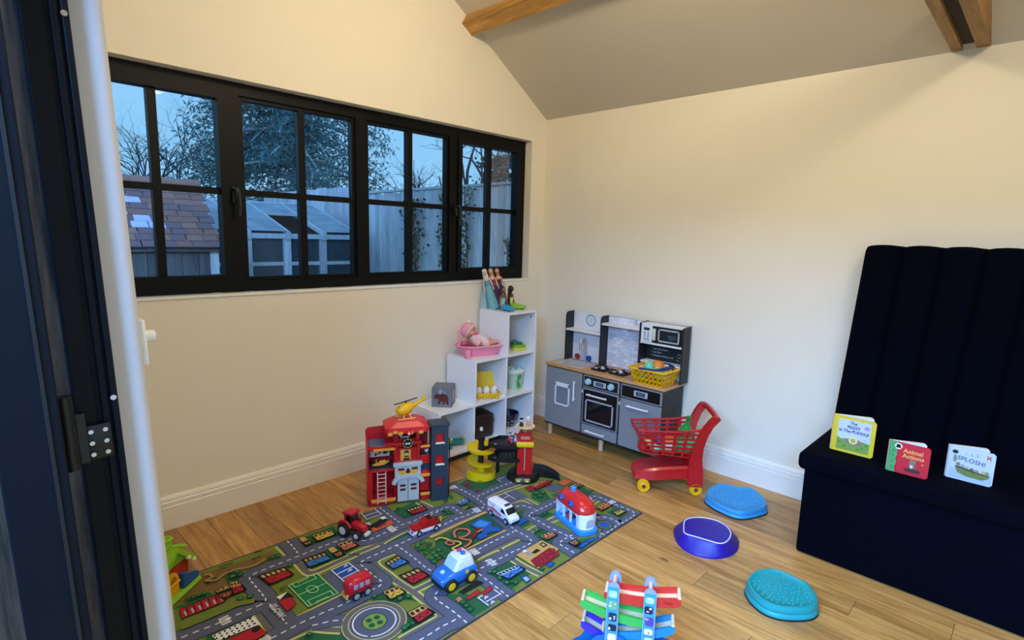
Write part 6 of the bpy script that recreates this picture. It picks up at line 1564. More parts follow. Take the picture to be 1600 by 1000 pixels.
for s, (x0, x1) in enumerate(((.140, .1935), (.1965, .252))):
    mb = MB(); mb.prism([(x0, .012), (x1, .012), (x1, .146 if s == 0 else .146), (x0 + (x1-x0)*.5, .140), (x0, .124)] if s == 0 else [(x0, .012), (x1, .012), (x1, .124), (x0 + (x1-x0)*.5, .140), (x0, .146)], -.014, -.006, 'XZ')
    d = obj('gate_door', mb, fg, FS, smooth=0)
    for zz in (.072, .095): obj('door_window', MB().bb(x0 + .012, x1 - .012, -.0150, -.0135, zz, zz + .012), mat('station_maroon', '#4c1518', .5), d, smooth=0)
# emblem
em_ = obj('emblem', MB().cyl((.194, -.014, .334), (.194, -.006, .334), .030, seg=28), fk, FS)
P = Print(frame2((0, -.0142, 0), (1, 0, 0), (0, 0, 1))); P.circ(.194, .334, .026, '#e0b04a', 24); P.up(); P.circ(.194, .334, .021, '#2a1512', 24); P.up(); P.circ(.187, .332, .006, '#efe6d8', 12).circ(.201, .332, .006, '#efe6d8', 12)
for a in range(8): t_ = R(45 * a + 22); P.stroke([(.194 + .020 * math.cos(t_), .334 + .020 * math.sin(t_)), (.194 + .028 * math.cos(t_), .334 + .028 * math.sin(t_))], .007, '#2a1512')
P.done('emblem_print', em_)
# upper storey and roof
fb('upper_post', .128, .150, .012, .040, .338, .408, fr_); fb('upper_post', .240, .262, .012, .040, .338, .408, fr_); fb('upper_back', .128, .290, .09, .098, .338, .408, fdr)
mb = MB(); 
for (a, b, c, d) in ((.160, .166, .345, .385), (.205, .211, .345, .385), (.160, .211, .380, .386), (.160, .211, .345, .352)): mb.bb(a, b, .046, .052, c, d)
obj('white_window', mb, mat('station_white', '#e6e2dc', .45), FS, smooth=0)
rings = [[(x0, -.030, z), (x0 + .02, -.045, z), (x1 - .02, -.045, z), (x1, -.030, z), (x1, .11, z), (x1 - .02, .125, z), (x0 + .02, .125, z), (x0, .11, z)] for x0, x1, z in ((.078, .304, .400), (.076, .306, .424), (.082, .300, .432))]
rings.append([(.195 + (x - .195) * .62, y * .7 + .012, .455) for x, y, z in rings[2]])
mb = MB(); mb.loft(rings); obj('roof', mb, mat('station_roof', '#dd2430', .32, .04), FS, smooth=25)
for k in range(8):
    x0 = .088 + .0265 * k
    if k % 2 == 0 or k in (1, 6): fb('roof_trim', x0, x0 + .023, -.0485, -.044, .394 + (.010 if k % 2 else 0), .410 + (.008 if k % 2 else 0), fo, .0005)
lp = obj('warning_lamp', MB().ell((.195, -.050, .404), (.014, .008, .014)), fr_, FS); obj('lamp_glass', MB().ell((.195, -.058, .402), (.007, .005, .007)), mat('lamp_pink', '#f7c9c4', .2), lp)
# right wing
fb('right_back', .262, .312, .06, .068, 0, .40, fdr); 
for z0, z1 in ((0, .028), (.150, .166), (.205, .214), (.288, .302)): fb('floor_slab', .262, .314, -.002, .065, z0, z1, fr_)
for z0, z1 in ((.300, .312), (.135, .152), (.028, .044)): fb('trim', .262, .314, -.008, -.001, z0, z1, fo, .001)
fb('right_panel', .262, .314, .012, .018, .044, .135, fr_); fb('right_panel', .262, .314, .012, .018, .214, .25, fr_); fb('right_panel', .262, .314, .014, .018, .166, .205, fd)
pz = fb('poster_board', .268, .312, .010, .014, .255, .288, fk, .0005)
P = Print(frame2((0, .0098, 0), (1, 0, 0), (0, 0, 1)))
for q in range(7): P.circ(rn.uniform(.280, .308), rn.uniform(.26, .284), rn.uniform(.002, .006), '#e9e4da', 8)
P.done('poster_print', pz)
# dark lift tower with window openings
mb = MB()
X = (.318, .408); wx = (.340, .382); zs = [(0, .085), (.128, .205), (.258, .325), (.378, .418)]
for z0, z1 in zs: mb.bb(X[0], X[1], -.030, -.020, z0, z1)
for z0, z1 in ((.085, .128), (.205, .258), (.325, .378)): mb.bb(X[0], wx[0], -.030, -.020, z0, z1); mb.bb(wx[1], X[1], -.030, -.020, z0, z1)
mb.bb(X[0], X[0] + .008, -.02, .05, 0, .418); mb.bb(X[1] - .008, X[1], -.02, .05, 0, .418); mb.bb(X[0], X[1], .042, .05, 0, .418)
tw = obj('lift_tower', mb, fd, FS, smooth=0)
fb('tower_cap', .308, .416, -.036, .056, .416, .434, fd, .004)
for z0, z1 in ((.085, .128), (.205, .258), (.325, .378)): obj('tower_window', MB().bb(wx[0], wx[1], -.018, -.012, z0, z1), fr_, tw, smooth=0)
for z0 in (.205, .325): obj('window_sill', MB().bb(wx[0] - .002, wx[1] + .006, -.036, -.024, z0 - .004, z0 + .004, .001, 1), mat('sill_cream', '#f0e2c4', .5), tw)
mb = MB(); mb.tube([(.414, -.02, .01), (.416, -.02, .20), (.416, -.02, .345)], .0035, 6); obj('tower_pole', mb, fk, FS)
# toys on the station
ht = thing('toy_helicopter', 'yellow toy helicopter standing on the fire station roof', 'toy helicopter', FS.matrix_basis @ Vector((.190, .03, .4605)), FS.rotation_euler.z + R(10))
hy = mat('heli_yellow', '#f2b512', .35, .04)
mb = MB(); mb.loft([[(x, w * math.cos(2*PI*k/16), z + h * math.sin(2*PI*k/16)) for k in range(16)] for x, z, w, h in ((-.054, .043, .005, .005), (-.048, .043, .020, .017), (-.030, .045, .029, .027), (-.002, .049, .032, .033), (.024, .056, .027, .027), (.042, .063, .015, .015), (.050, .066, .008, .008))]); obj('fuselage', mb, hy, ht)
mb = MB(); mb.tube([(.040, 0, .062), (.075, 0, .078), (.100, 0, .092)], [.011, .008, .006], 10); mb.bb(.094, .108, -.002, .002, .08, .112, .001, 1); mb.bb(.090, .104, -.016, .016, .090, .093); obj('tail_boom', mb, hy, ht)
mb = MB(); mb.ell((-.026, 0, .056), (.020, .022, .015)); obj('cockpit', mb, mat('heli_amber', '#c98a10', .25), ht)
for s in (-1, 1):
    mb = MB(); mb.tube([(-.052, s * .030, .008), (-.045, s * .030, .003), (.035, s * .030, .003), (.042, s * .030, .006)], .003, 6); mb.tube([(-.02, s * .03, .003), (-.015, s * .016, .026)], .0028, 6); mb.tube([(.02, s * .03, .003), (.016, s * .016, .03)], .0028, 6); obj('skid', mb, mat('heli_orange', '#f7c65a', .4), ht)
mb = MB(); mb.cyl((0, 0, .07), (0, 0, .092), .005, seg=10); mb.box((0, 0, .090), (.135, .010, .004), .001, 1, rot=(0, R(-8), R(8))); obj('rotor', mb, mat('rotor_black', '#221f1e', .5), ht)
jt = thing('toy_jet_ski', 'small orange toy craft on the fire station middle floor', 'toy vehicle', FS.matrix_basis @ Vector((.058, .040, .1995)), FS.rotation_euler.z + R(12))
mb = MB(); mb.loft([[(x, w * math.cos(2*PI*k/12), z + h * math.sin(2*PI*k/12)) for k in range(12)] for x, z, w, h in ((-.045, .012, .004, .004), (-.025, .014, .013, .009), (.015, .014, .014, .011), (.044, .020, .006, .006))]); obj('hull', mb, fo, jt); obj('steering', MB().tube([(-.02, 0, .02), (-.026, 0, .036), (-.020, 0, .040)], .003, 6), fo, jt); mb = MB(); mb.box((.01, 0, .026), (.035, .016, .010), .003, 1); obj('seat', mb, mat('jet_yellow', '#f6c93c', .4), jt)
# ---- parking garage
GA = thing('toy_garage', 'black and yellow toy parking garage with a red lift tower', 'toy garage', (-1.03, -.70, RUGZ), R(-45))
gy = mat('garage_yellow', '#e8c20c', .4, .05); gk = mat('garage_black', '#0d0e11', .45, .06); gr = mat('garage_red', '#c01a14', .35, .04)
sx0 = -.170
mb = MB()
for z in (.172, .093):
    r0, r1 = .024, .082; rings = []
    for k in range(28):
        a = R(20 + 330 * k / 27); zz = z + .014 - .028 * k / 27
        rings.append([(sx0 + r * math.cos(a), r * math.sin(a), zz + dz) for r, dz in ((r0, -.004), (r1, -.004), (r1 + .003, .010), (r1 - .001, .010), (r1 - .002, .002), (r0, .002))])
    mb.loft(rings)
obj('spiral_ramp', mb, gy, GA, smooth=50)
mb = MB(); rings = []
for k in range(20):
    a = R(-150 + 250 * k / 19); zz = .045 - .040 * k / 19
    rings.append([(sx0 + r * math.cos(a), r * math.sin(a), zt) for r, zt in ((.028, 0), (.092, 0), (.092, zz + .012), (.088, zz + .012), (.087, zz), (.028, zz))])
mb.loft(rings); mb.bb(sx0 - .05, sx0 + .05, -.075, -.02, 0, .008, .003, 1); obj('ramp_foot', mb, gy, GA, smooth=40)
obj('ramp_core', MB().cyl((sx0, 0, .0), (sx0, 0, .060), .028, .024, 20), gy, GA)
mb = MB(); mb.cyl((sx0, 0, .06), (sx0, 0, .240), .017, seg=18); mb.cyl((sx0, 0, .225), (sx0, 0, .245), .022, seg=18); mb.cyl((sx0, 0, .24), (sx0, 0, .285), .003, seg=8); obj('centre_pole', mb, gk, GA)
obj('pole_sign', MB().box((sx0, -.002, .292), (.018, .004, .024), .002, 1), mat('sign_cream', '#d9d0b4', .5), GA)
for z in (.196, .112):
    mb = MB(); pts = [(-.128, -.030), (-.085, -.062), (.0, -.070), (.060, -.060), (.070, .10), (-.06, .10), (-.10, .06), (-.128, .035)]
    mb.prism(pts, z, z + .008); 
    for a, b in zip(pts, pts[1:] + pts[:1]):
        d = Vector((b[0]-a[0], b[1]-a[1])).normalized() * .001; n_ = Vector((-d.y, d.x)) * 3
        if a[0] > -.127 or b[0] > -.127: mb.prism([(a[0], a[1]), (b[0], b[1]), (b[0] + n_.x, b[1] + n_.y), (a[0] + n_.x, a[1] + n_.y)], z + .008, z + .022)
    dk = obj('parking_deck', mb, gk, GA, smooth=0)
    P = Print(Matrix.Translation((0, 0, z + .008))); P.text('P', -.085, -.018, .030, '#c3cede', bold=.001); P.text('2' if z > .15 else '1', -.078, -.045, .014, '#c3cede')
    for q in range(4): P.stroke([(-.02 + q * .026, .02), (-.02 + q * .026, .08)], .0016, '#8f9aa8')
    P.done('deck_marks', dk)
for xx, yy in ((-.07, .06), (.05, .08)): obj('deck_post', MB().cyl((xx, yy, 0), (xx, yy, .20), .010, seg=12), gk, GA)
mb = MB(); mb.loft([[(x + .085, y - .010, z) for x, y in circ(r, 32, 0, 0, r * 1.02)] for r, z in ((.098, 0), (.098, .016), (.086, .034), (.06, .036))])
rings = []
for k in range(14):
    u = k / 13; x = .15 + .155 * u; yc = .035 - .055 * u * u; w = .036
    h = .040 * math.sin(PI * (1 - u) * .62 + .1) + .004
    rings.append([(x, yc - w, 0), (x, yc + w, 0), (x, yc + w, h + .008), (x, yc + w - .006, h + .008), (x, yc + w - .007, h), (x, yc - w + .007, h), (x, yc - w + .006, h + .008), (x, yc - w, h + .008)])
mb.loft(rings); bs = obj('base', mb, gk, GA, smooth=40)
for xx in (.055, .105): 
    h_ = obj('ticket_window', MB().box((xx, -.104, .020), (.036, .010, .024), .004, 1), mat('garage_olive', '#a8923a', .4, .2, 60), GA); obj('window_light', MB().box((xx, -.1095, .018), (.012, .003, .010), .001, 1), mat('garage_cream', '#e9e0c0', .4), h_)
TX, TY = .090, -.020
mb = MB(); 
for (a, b) in ((-.044, -.005), (.005, .044)): mb.bb(TX + a, TX + b, TY - .034, TY - .026, .034, .245)
mb.bb(TX - .044, TX + .044, TY - .028, TY + .03, .034, .245, .003, 1); twr = obj('lift_tower', mb, gr, GA, smooth=0)
obj('lift_rail', MB().cyl((TX, TY - .034, .06), (TX, TY - .034, .20), .003, seg=8), mat('rail_pale', '#b8a89c', .4), twr)
mb = MB(); mb.prism([(TX - .048, .245), (TX + .048, .245), (TX + .030, .290), (TX - .030, .290)], TY - .034, TY + .03, 'XZ'); tp_ = obj('tower_head', mb, gr, GA, smooth=0)
P = Print(frame2((0, TY - .0342, 0), (1, 0, 0), (0, 0, 1))); P.rect(TX - .026, .254, TX + .026, .270, '#d9a39a'); P.up(); P.text('GARAGE', TX, .262, .013, '#8a1a14', bold=.0003); P.done('head_print', tp_)
obj('lift_cabin', MB().box((TX, TY - .030, .221), (.104, .030, .032), .008, 2), gy, GA)
obj('plate_neck', MB().cyl((TX, TY, .288), (TX, TY, .318), .014, seg=16), mat('neck_tan', '#b8884a', .5), GA)
mb = MB(); mb.lathe([(.010, .316), (.052, .318), (.058, .324), (.055, .325), (.050, .321), (.010, .320)], (TX, TY, 0), 32); pl_ = obj('top_plate', mb, mat('plate_cream', '#ece2a8', .4), GA)
P = Print(Matrix.Translation((TX, TY, .3212)), base=.0003)
for k in range(22): a = 2*PI*k/22; P.stroke([(.046 * math.cos(a), .046 * math.sin(a)), (.046 * math.cos(a + .14), .046 * math.sin(a + .14))], .004, '#4a4438')
P.done('plate_print', pl_)
def figurine(label, loc, c1, c2, c3, h=1.0):
    t = thing('toy_figurine', label, 'figurine', loc, R(-45), 'tiny figures on the toy garage')
    obj('body', MB().lathe([(.012 * h, 0), (.013 * h, .008 * h), (.009 * h, .022 * h), (.005 * h, .026 * h)], seg=14), mat('fig_' + c1[1:], c1, .45), t)
    obj('head', MB().ell((0, 0, .036 * h), (.011 * h,) * 3, 14, 10), mat('fig_' + c2[1:], c2, .45), t)
    obj('cap', MB().ell((0, .001, .043 * h), (.0115 * h, .0115 * h, .008 * h), 14, 8), mat('fig_' + c3[1:], c3, .45), t)
    return t
gp = lambda x, y, z: GA.matrix_basis @ Vector((x, y, z))
figurine('tiny black and white figure on the garage top plate', gp(TX - .024, TY, .3222), '#15161a', '#d8d4cc', '#15161a')
figurine('tiny pale pink figure on the garage top plate', gp(TX + .016, TY + .006, .3222), '#c98a84', '#e8cfc0', '#e6d8cc', 1.15)
figurine('tiny red and white figure standing on the upper parking deck', gp(.0, .055, .2046), '#c8382c', '#dfe4e6', '#5b6a72')
figurine('tiny red capped figure beside another on the upper parking deck', gp(.036, .040, .2046), '#c9ccd8', '#d8a890', '#b8203a')
figurine('tiny silver and blue figure at the front of the upper parking deck', gp(.012, .015, .2046), '#b84a4a', '#d9b8a8', '#3a4a6a', .9)
# ---- wheels helper
def wheel(parent, x, y, r, w, tyre, hub, hubk=.55, s=1):
    M = Matrix.Translation((x, y, r)) @ Matrix.Rotation(R(90), 4, 'X')
    mb = MB(M); mb.lathe([(r * .3, -w/2), (r * .86, -w/2), (r, -w * .3), (r, w * .3), (r * .86, w/2), (r * .3, w/2)], seg=24); o = obj('wheel', mb, tyre, parent)
    mb = MB(M); mb.lathe([(.001, -w/2 - .002), (r * hubk * .5, -w/2 - .003), (r * hubk, -w/2 - .001), (r * hubk, w/2 + .001), (r * hubk * .5, w/2 + .003), (.001, w/2 + .002)], seg=20); obj('hub', mb, hub, o)
    return o
tyre = mat('tyre_black', '#141416', .7, .1); hub_w = mat('hub_white', '#dcdcda', .4); hub_y = mat('hub_yellow', '#e6bf1c', .4); hub_g = mat('hub_grey', '#9aa4ae', .4)
dglass = mat('toy_dark_glass', '#10141a', .1)
def loftx(secs, n=20, p=.5):
    """body from cross-sections (x, centre z, half width, half height)"""
    out = []
    for x, z, w, h in secs:
        out.append([(x, w * math.copysign(abs(math.cos(2*PI*k/n)) ** p, math.cos(2*PI*k/n)), z + h * math.copysign(abs(math.sin(2*PI*k/n)) ** p, math.sin(2*PI*k/n))) for k in range(n)])
    return out
# ---- tractor: +X forward
TRZ = thing('toy_tractor', 'red toy tractor with black tyres on the rug edge', 'toy tractor', (-2.035, -.665, RUGZ), R(-72))
tr_ = mat('tractor_red', '#c31d2e', .3, .04)
mb = MB(); mb.loft(loftx([(-.01, .050, .020, .018), (.03, .050, .019, .018), (.058, .047, .016, .016), (.064, .044, .012, .012)])); obj('bonnet', mb, tr_, TRZ)
obj('chassis', MB().bb(-.05, .06, -.012, .012, .022, .038, .003, 1), mat('tractor_dark', '#231a1c', .5), TRZ)
cabp = MB()
for sx in (-.044, -.004):
    for s in (-1, 1): cabp.tube([(sx, s * .024, .045), (sx * .92 - .002, s * .022, .104)], .003, 6)
obj('cab_pillars', cabp, mat('tractor_pillar', '#3a1216', .5), TRZ); obj('cab_glass', MB().bb(-.042, -.006, -.021, .021, .048, .102, .003, 1), dglass, TRZ); obj('cab_roof', MB().box((-.024, 0, .110), (.060, .060, .012), .005, 2), tr_, TRZ)
for s in (-1, 1):
    wheel(TRZ, -.034, s * .040, .035, .022, tyre, hub_w); wheel(TRZ, .042, s * .036, .022, .016, tyre, hub_w)
    mb = MB(); mb.torus((-.034, s * .036, .036), .040, .007, 14, 6, 'Y', R(20), R(160)); obj('mudguard', mb, tr_, TRZ)
obj('front_weight', MB().box((.074, 0, .024), (.016, .036, .016), .003, 1), mat('weight_white', '#e2dfda', .4), TRZ)
mb = MB(); mb.cyl((.02, .012, .06), (.02, .012, .09), .003, seg=8); obj('exhaust', mb, MATS['tractor_dark'], TRZ)
# ---- small fire pickup
FP = thing('toy_fire_truck', 'small red and white toy fire truck beside the tractor', 'toy truck', (-1.775, -.865, RUGZ), R(172))
pw = mat('truck_white', '#e2e0e4', .35); prd = mat('truck_red', '#b5161c', .3, .04)
obj('chassis', MB().box((0, 0, .020), (.150, .058, .018), .005, 2), pw, FP); obj('bonnet', MB().box((.048, 0, .036), (.052, .054, .018), .006, 2), prd, FP)
mb = MB(); mb.loft([[(x, y * .026, z) for x, y in ((a, -1), (b, -1), (b, 1), (a, 1))] for a, b, z in ((-.05, .026, .028), (-.046, .020, .046), (-.040, .008, .064))]); obj('cab', mb, prd, FP, smooth=20)
obj('side_window', MB().bb(-.034, .006, -.0258, .0258, .044, .058), dglass, FP, smooth=0); obj('bed', MB().box((-.062, 0, .036), (.026, .054, .022), .004, 1), mat('truck_maroon', '#6e1418', .5), FP)
mb = MB(); mb.box((-.02, 0, .066), (.022, .040, .006), .002, 1); obj('light_bar', mb, mat('truck_black', '#1a1618', .4), FP); mb = MB(); mb.bb(-.078, -.070, .018, .026, .04, .062); obj('hose_reel', mb, mat('truck_yellow', '#d9b23a', .4), FP)
mb = MB(); mb.box((.076, .016, .024), (.004, .014, .010), .001, 1); mb.box((.076, -.016, .024), (.004, .014, .010), .001, 1); obj('headlights', mb, mat('truck_lamp', '#c23038', .2), FP); obj('bumper', MB().box((.076, 0, .013), (.008, .056, .008), .002, 1), mat('truck_blue', '#b8c8e4', .4), FP)
for wx_ in (-.046, .046):
    for s in (-1, 1): wheel(FP, wx_, s * .028, .0145, .010, tyre, hub_g)
# ---- ambulance van
VN = thing('toy_van', 'white toy ambulance van with red stripes in the middle of the rug', 'toy van', (-1.408, -1.035, RUGZ), R(-94))
vw = mat('van_white', '#e8e8ee', .3, .02)
mb = MB(); mb.loft(loftx([(-.092, .048, .028, .030), (-.088, .048, .033, .036), (.02, .048, .033, .036), (.040, .044, .032, .032), (.070, .030, .031, .018), (.090, .026, .028, .014), (.094, .025, .024, .011)], 24, .35)); vb = obj('van_body', mb, vw, VN)
mb = MB(); mb.prism([(.044, .072), (.066, .050), (.067, .0515), (.046, .0745)], -.026, .026, 'XZ'); obj('windscreen', mb, dglass, VN, smooth=0)
for s in (-1, 1):
    mb = MB(); mb.prism([(.018, .052), (.052, .050), (.036, .070), (.018, .072)], s * .0315, s * .0335, 'XZ'); obj('side_window', mb, dglass, VN, smooth=0)
    P = Print(frame2((0, s * .0334, 0), (-s * -1, 0, 0), (0, 0, 1))); k = 1 if s < 0 else -1
    def fx(a): return a * (1 if s < 0 else 1) * (1 if s < 0 else 1)
    P.M = frame2((0, s * .0334, 0), (1 if s < 0 else -1, 0, 0), (0, 0, 1)); q = 1 if s < 0 else -1
    P.poly([(q * -.086, .046), (q * -.03, .050), (q * .02, .036), (q * .02, .028), (q * -.03, .040), (q * -.086, .038)], '#c8254a'); P.poly([(q * -.086, .034), (q * -.03, .036), (q * .02, .024), (q * .02, .021), (q * -.03, .031), (q * -.086, .030)], '#c8254a'); P.circ(q * -.045, .058, .008, '#d9365a'); P.up(); P.rect(q * -.045 - .005, .0565, q * -.045 + .005, .0595, '#ffffff').rect(q * -.0465, .053, q * -.0435, .063, '#ffffff'); P.text('AMBULANCE', q * -.052, .072, .010, '#c8254a'); P.done('livery', vb)
obj('beacon', MB().box((.030, 0, .086), (.014, .034, .006), .002, 1), mat('beacon_dark', '#1d2536', .2), VN); mb = MB(); mb.box((.094, 0, .016), (.006, .054, .012), .002, 1); obj('bumper', mb, mat('van_black', '#15161a', .5), VN)
for wx_ in (-.058, .058):
    for s in (-1, 1): wheel(VN, wx_, s * .031, .0165, .012, tyre, hub_g)
# ---- little red bus: +X forward
BS = thing('toy_bus', 'small rounded red toy bus near the front of the rug', 'toy bus', (-2.255, -1.070, RUGZ), R(178))
br = mat('bus_red', '#c8142c', .25, .03, coat=.3)
mb = MB(); mb.loft(loftx([(-.050, .046, .016, .020), (-.046, .048, .026, .032), (-.030, .050, .030, .036), (.02, .050, .030, .036), (.042, .049, .028, .034), (.054, .046, .020, .024), (.057, .044, .012, .014)], 24, .6)); obj('bus_body', mb, br, BS)
for s in (-1, 1):
    for x0 in (-.036, -.010, .014): obj('window', MB().box((x0 + .009, s * .0295, .056), (.019, .004, .020), .0018, 1), mat('bus_window', '#93a0b8', .2), BS)
for wx_ in (-.026, .022):
    for s in (-1, 1): wheel(BS, wx_, s * .027, .0175, .014, tyre, hub_g, .62)
obj('bumper', MB().box((.054, 0, .014), (.010, .040, .010), .003, 1), mat('bus_yellow', '#e8b94a', .4), BS); obj('headlamp', MB().ell((.054, .018, .026), (.005, .007, .007)), mat('bus_orange', '#f0a040', .3), BS); obj('headlamp', MB().ell((.054, -.018, .026), (.005, .007, .007)), MATS['bus_orange'], BS)
# ---- blue police car: +X forward
PC = thing('toy_police_car', 'chunky blue and white toy police car with yellow hubs', 'toy car', (-1.925, -1.268, RUGZ), R(176))
PC.scale = (1, 1, .92)
pb = mat('police_blue', '#1a6fc4', .3, .04, coat=.2)
mb = MB(); mb.loft(loftx([(-.085, .048, .040, .022), (-.080, .050, .048, .030), (-.02, .052, .050, .032), (.030, .050, .050, .030), (.070, .044, .047, .026), (.088, .040, .036, .020)], 24, .45)); obj('lower_body', mb, pb, PC)
mb = MB(); mb.loft([[(x, y, z) for x, y in rrect(b - a, w * 2, .012, 4, (a + b) / 2)] for a, b, w, z in ((-.078, .028, .042, .078), (-.074, .018, .040, .10), (-.066, .000, .037, .124), (-.060, -.008, .030, .128))]); obj('cab', mb, mat('police_white', '#dfe8f4', .3, .03), PC)
mb = MB(); mb.prism([(.024, .083), (.003, .119), (.006, .121), (.028, .085)], -.030, .030, 'XZ'); obj('windscreen', mb, mat('police_glass', '#a9cdec', .1), PC, smooth=0)
for s in (-1, 1): 
    mb = MB(); mb.prism([(-.060, .086), (-.028, .086), (-.028, .114), (-.056, .114)], s * .039, s * .0415, 'XZ'); mb.prism([(-.018, .086), (.012, .086), (.002, .112), (-.018, .114)], s * .039, s * .0415, 'XZ'); obj('side_window', mb, mat('police_side', '#eef4fa', .2), PC, smooth=0)
    obj('badge', MB().cyl((-.03, s * .048, .064), (-.03, s * .0515, .064), .009, seg=14), mat('badge_yellow', '#dcb23a', .4), PC)
mb = MB(); mb.ell((-.034, .012, .134), (.011, .010, .009)); lb = obj('blue_lamp', mb, mat('lamp_blue', '#2c62c8', .15), PC); obj('red_lamp', MB().ell((-.034, -.014, .134), (.011, .010, .009)), mat('lamp_magenta', '#c0306a', .15), PC); obj('light_base', MB().box((-.034, 0, .128), (.020, .052, .006), .002, 1), mat('police_silver', '#c6ccd6', .3), PC)
mb = MB(); mb.box((.084, 0, .030), (.014, .078, .022), .006, 2); obj('grille', mb, mat('police_black', '#15171c', .5), PC); obj('bonnet_star', MB().cyl((.058, 0, .069), (.060, 0, .0735), .012, seg=6), mat('star_pale', '#a9d4f4', .3), PC)
for wx_ in (-.050, .050):
    for s in (-1, 1): wheel(PC, wx_, s * .046, .030, .022, tyre, hub_y, .58)
# ---- red roofed toy house with three arches
HA = math.atan2(-.221, -.07)
HS = thing('toy_garage_house', 'white toy house with red dome roof and blue base, three arches', 'toy building', (-1.172, -1.318, RUGZ), HA)   # +X towards the near end, +Y away from camera-left
hb_ = mat('house_blue', '#2f8ee0', .3, .03); hw = mat('house_white', '#e6ebf4', .3, .02); hr = mat('house_red', '#d32224', .28, .04, coat=.2)
# in local space the arcade looks to -Y
mb = MB(); mb.loft([[(x, y, z) for x, y in rrect(w, d, .04, 6)] for w, d, z in ((.262, .118, 0), (.266, .122, .006), (.262, .118, .022), (.246, .104, .026))]); obj('base', mb, hb_, HS)
mb = MB()
def arch(x0, x1, z0, z1, n=8): 
    r_ = (x1 - x0) / 2; c = (x0 + x1) / 2
    return [(x0, z0)] + [(c - r_ * math.cos(PI * k / n), z1 - r_ * .8 + r_ * .8 * math.sin(PI * k / n)) for k in range(n + 1)] + [(x1, z0)]
xs = [(-.098, -.048), (-.038, .012), (.022, .072)]
yf, yb_ = -.048, -.038
# front wall built as piers and spandrels around the arches
edges_ = [-.112, *[v for p in xs for v in p], .088]
for a, b in zip(edges_[::2], edges_[1::2]): mb.bb(a, b, yf, yb_, .024, .100)
for a, b in xs:
    ar = arch(a, b, .024, .090)
    top = [(a, .100)] + [(p[0], p[1]) for p in ar[1:-1]] + [(b, .100)]
    pts = ar[1:-1]
    for (p, q) in zip(pts, pts[1:]): mb.prism([p, q, (q[0], .100), (p[0], .100)], yf, yb_, 'XZ')
mb.bb(-.112, -.104, yf, .046, .024, .10)
mb.loft([[(.088 + .0 + r_ * math.sin(R(a)) * .036 / .036 , -.048 * math.cos(R(a)) * 1.0, z) for a in range(0, 181, 15)] + [(.08, .048, z), (.08, -.048, z)] for z, r_ in ((.024, .036), (.100, .032))])
mb.bb(-.11, .10, .040, .048, .024, .10); obj('walls', mb, hw, HS, smooth=40)
obj('interior', MB().bb(-.10, .08, .030, .036, .026, .098), mat('house_inner', '#7fb0e4', .5), HS, smooth=0)
mb = MB(); ro = []
for w, d, z in ((.246, .112, .098), (.252, .118, .104), (.242, .110, .120), (.212, .094, .140), (.160, .070, .156), (.09, .04, .164)): ro.append([(x - .004, y, z) for x, y in rrect(w, d, min(w, d) * .48, 8)])
mb.loft(ro); rf = obj('roof', mb, hr, HS, smooth=60)
mb = MB(); mb.cyl((-.03, 0, .158), (-.03, 0, .176), .016, .013, 18); mb.ell((-.03, 0, .178), (.016, .016, .008)); obj('chimney', mb, hb_, HS)
for xx in (-.055, .030):
    w_ = obj('roof_window', MB().cyl((xx, -.060, .124), (xx, -.046, .128), .019, seg=20), mat('house_window', '#2f4aa8', .2), HS); obj('window_shine', MB().ell((xx + .005, -.0605, .129), (.006, .002, .005)), mat('house_shine', '#f2c8a0', .3), w_)
mb = MB(); c = Vector((.122, 0, 0)); mb.prism([(-.022, .036), (.022, .036), (.022, .060), (.014, .074), (0, .078), (-.014, .074), (-.022, .060)], .1205, .1245, 'YZ'); obj('end_window', mb, mat('house_pane', '#a9b4c4', .2), HS)
for k, (xx, c_) in enumerate(((-.073, '#9fc6ee'), (-.013, '#c23a34'), (.047, '#2f86d8'))):
    loc = HS.matrix_basis @ Vector((xx, -.018, .027)); t = thing('mini_car', ('tiny pale blue toy car in the first arch of the toy house', 'tiny red toy car in the middle arch of the toy house', 'tiny bright blue toy car in the arch nearest the rug edge')[k], 'toy car', loc, HA - R(90), 'mini cars inside the toy house')
    mb = MB(); mb.loft(loftx([(-.024, .014, .012, .008), (-.018, .016, .015, .011), (.012, .016, .015, .011), (.024, .013, .012, .008)], 16, .6)); obj('body', mb, mat('mini_' + c_[1:], c_, .3), t); obj('cab', MB().ell((-.004, 0, .028), (.013, .012, .010)), mat('mini_glass', '#e6f0f8', .15), t)
    for a in (-.013, .013):
        for s in (-1, 1): obj('wheel', MB().cyl((a, s * .011, .006), (a, s * .015, .006), .006, seg=12), tyre, t)
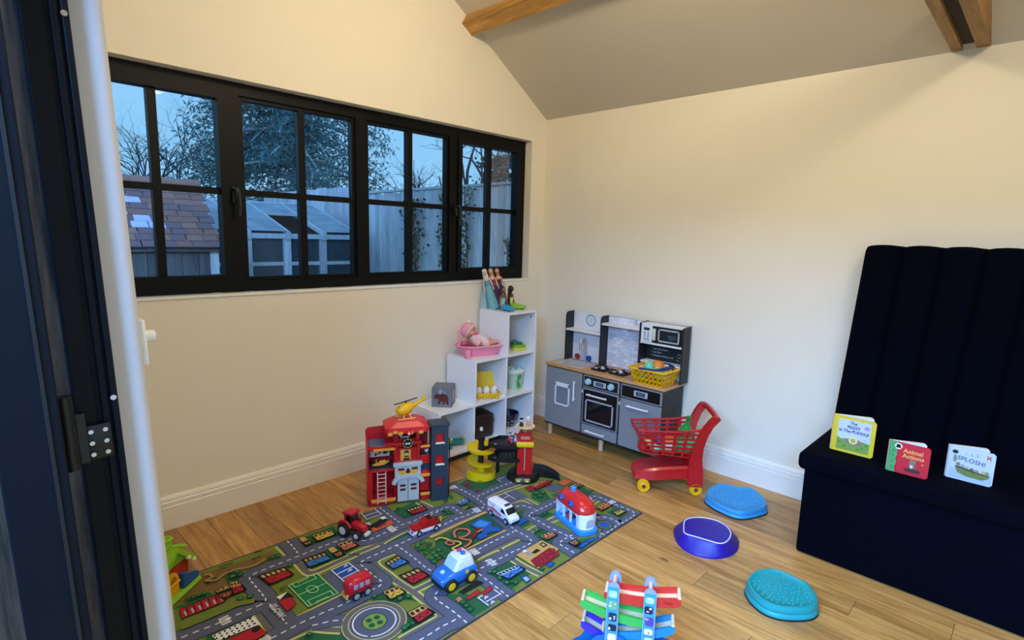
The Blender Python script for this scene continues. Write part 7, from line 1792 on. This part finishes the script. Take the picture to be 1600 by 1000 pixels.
# ---- green playhouse by the left wall
GP = thing('toy_playhouse', 'green toy playhouse with a yellow door, partly behind the white wall edge', 'toy building', (-2.809, -.550, RUGZ), R(38.5))
gg = mat('play_green', '#8ec21e', .35, .04); gyl = mat('play_yellow', '#e8a818', .35, .04); grd = mat('play_red', '#b82a1c', .4); gbl = mat('play_blue', '#1d5a94', .35)
mb = MB(); mb.loft([[(x, y, z) for x, y in rrect(w, d, .03, 5)] for w, d, z in ((.24, .17, 0), (.25, .18, .008), (.235, .165, .026))]); obj('base', mb, gg, GP)
obj('walls', MB().bb(-.085, .085, -.055, .055, .024, .130, .006, 2), grd, GP)
mb = MB(); mb.prism([(-.056, .028), (.0, .028), (.0, .090), (-.010, .108), (-.028, .115), (-.046, .108), (-.056, .090)], -.074, -.060, 'XZ'); d_ = obj('door', mb, gyl, GP, smooth=30)
mb = MB(); mb.prism([(-.044, .075), (-.012, .075), (-.014, .092), (-.028, .102), (-.042, .092)], -.0755, -.0735, 'XZ'); obj('door_window', mb, mat('play_amber', '#a87408', .4), d_, smooth=0); mb = MB(); mb.bb(-.056, .004, -.080, -.072, .066, .074, .002, 1); obj('door_bar', mb, gyl, d_)
mb = MB(); mb.prism([(.012, .026), (.098, .026), (.098, .052), (.012, .088)], -.085, -.058, 'XZ'); obj('slide', mb, gbl, GP, smooth=0)
mb = MB(); mb.prism([(-.105, .112), (.0, .205), (.105, .112), (.090, .104), (.0, .182), (-.090, .104)], -.078, .07, 'XZ'); rf_ = obj('roof', mb, gg, GP, smooth=20)
mb = MB(); mb.prism([(-.06, .135), (.0, .190), (.06, .135)], -.070, -.064, 'XZ'); obj('gable', mb, mat('play_green_dark', '#6f9e18', .4), GP, smooth=0)
for k in range(2): obj('roof_block', MB().box((.058 + .026 * k, -.076, .130 - .022 * k), (.020, .016, .016), .003, 1, rot=(0, R(41), 0)), mat('play_cream', '#e2dca0', .4), GP)
mb = MB(); mb.torus((.0, -.03, .235), .018, .006, 20, 8, 'Z'); mb.cyl((0, -.03, .200), (0, -.03, .234), .020, .018, 18); mb.tube([(.0, -.05, .205), (.03, -.062, .196), (.055, -.066, .180)], .008, 8); obj('ring_top', mb, gg, GP)
obj('side_tank', MB().cyl((-.085, .02, .160), (-.03, .02, .160), .020, seg=16), mat('play_orange', '#d85a20', .4), GP)
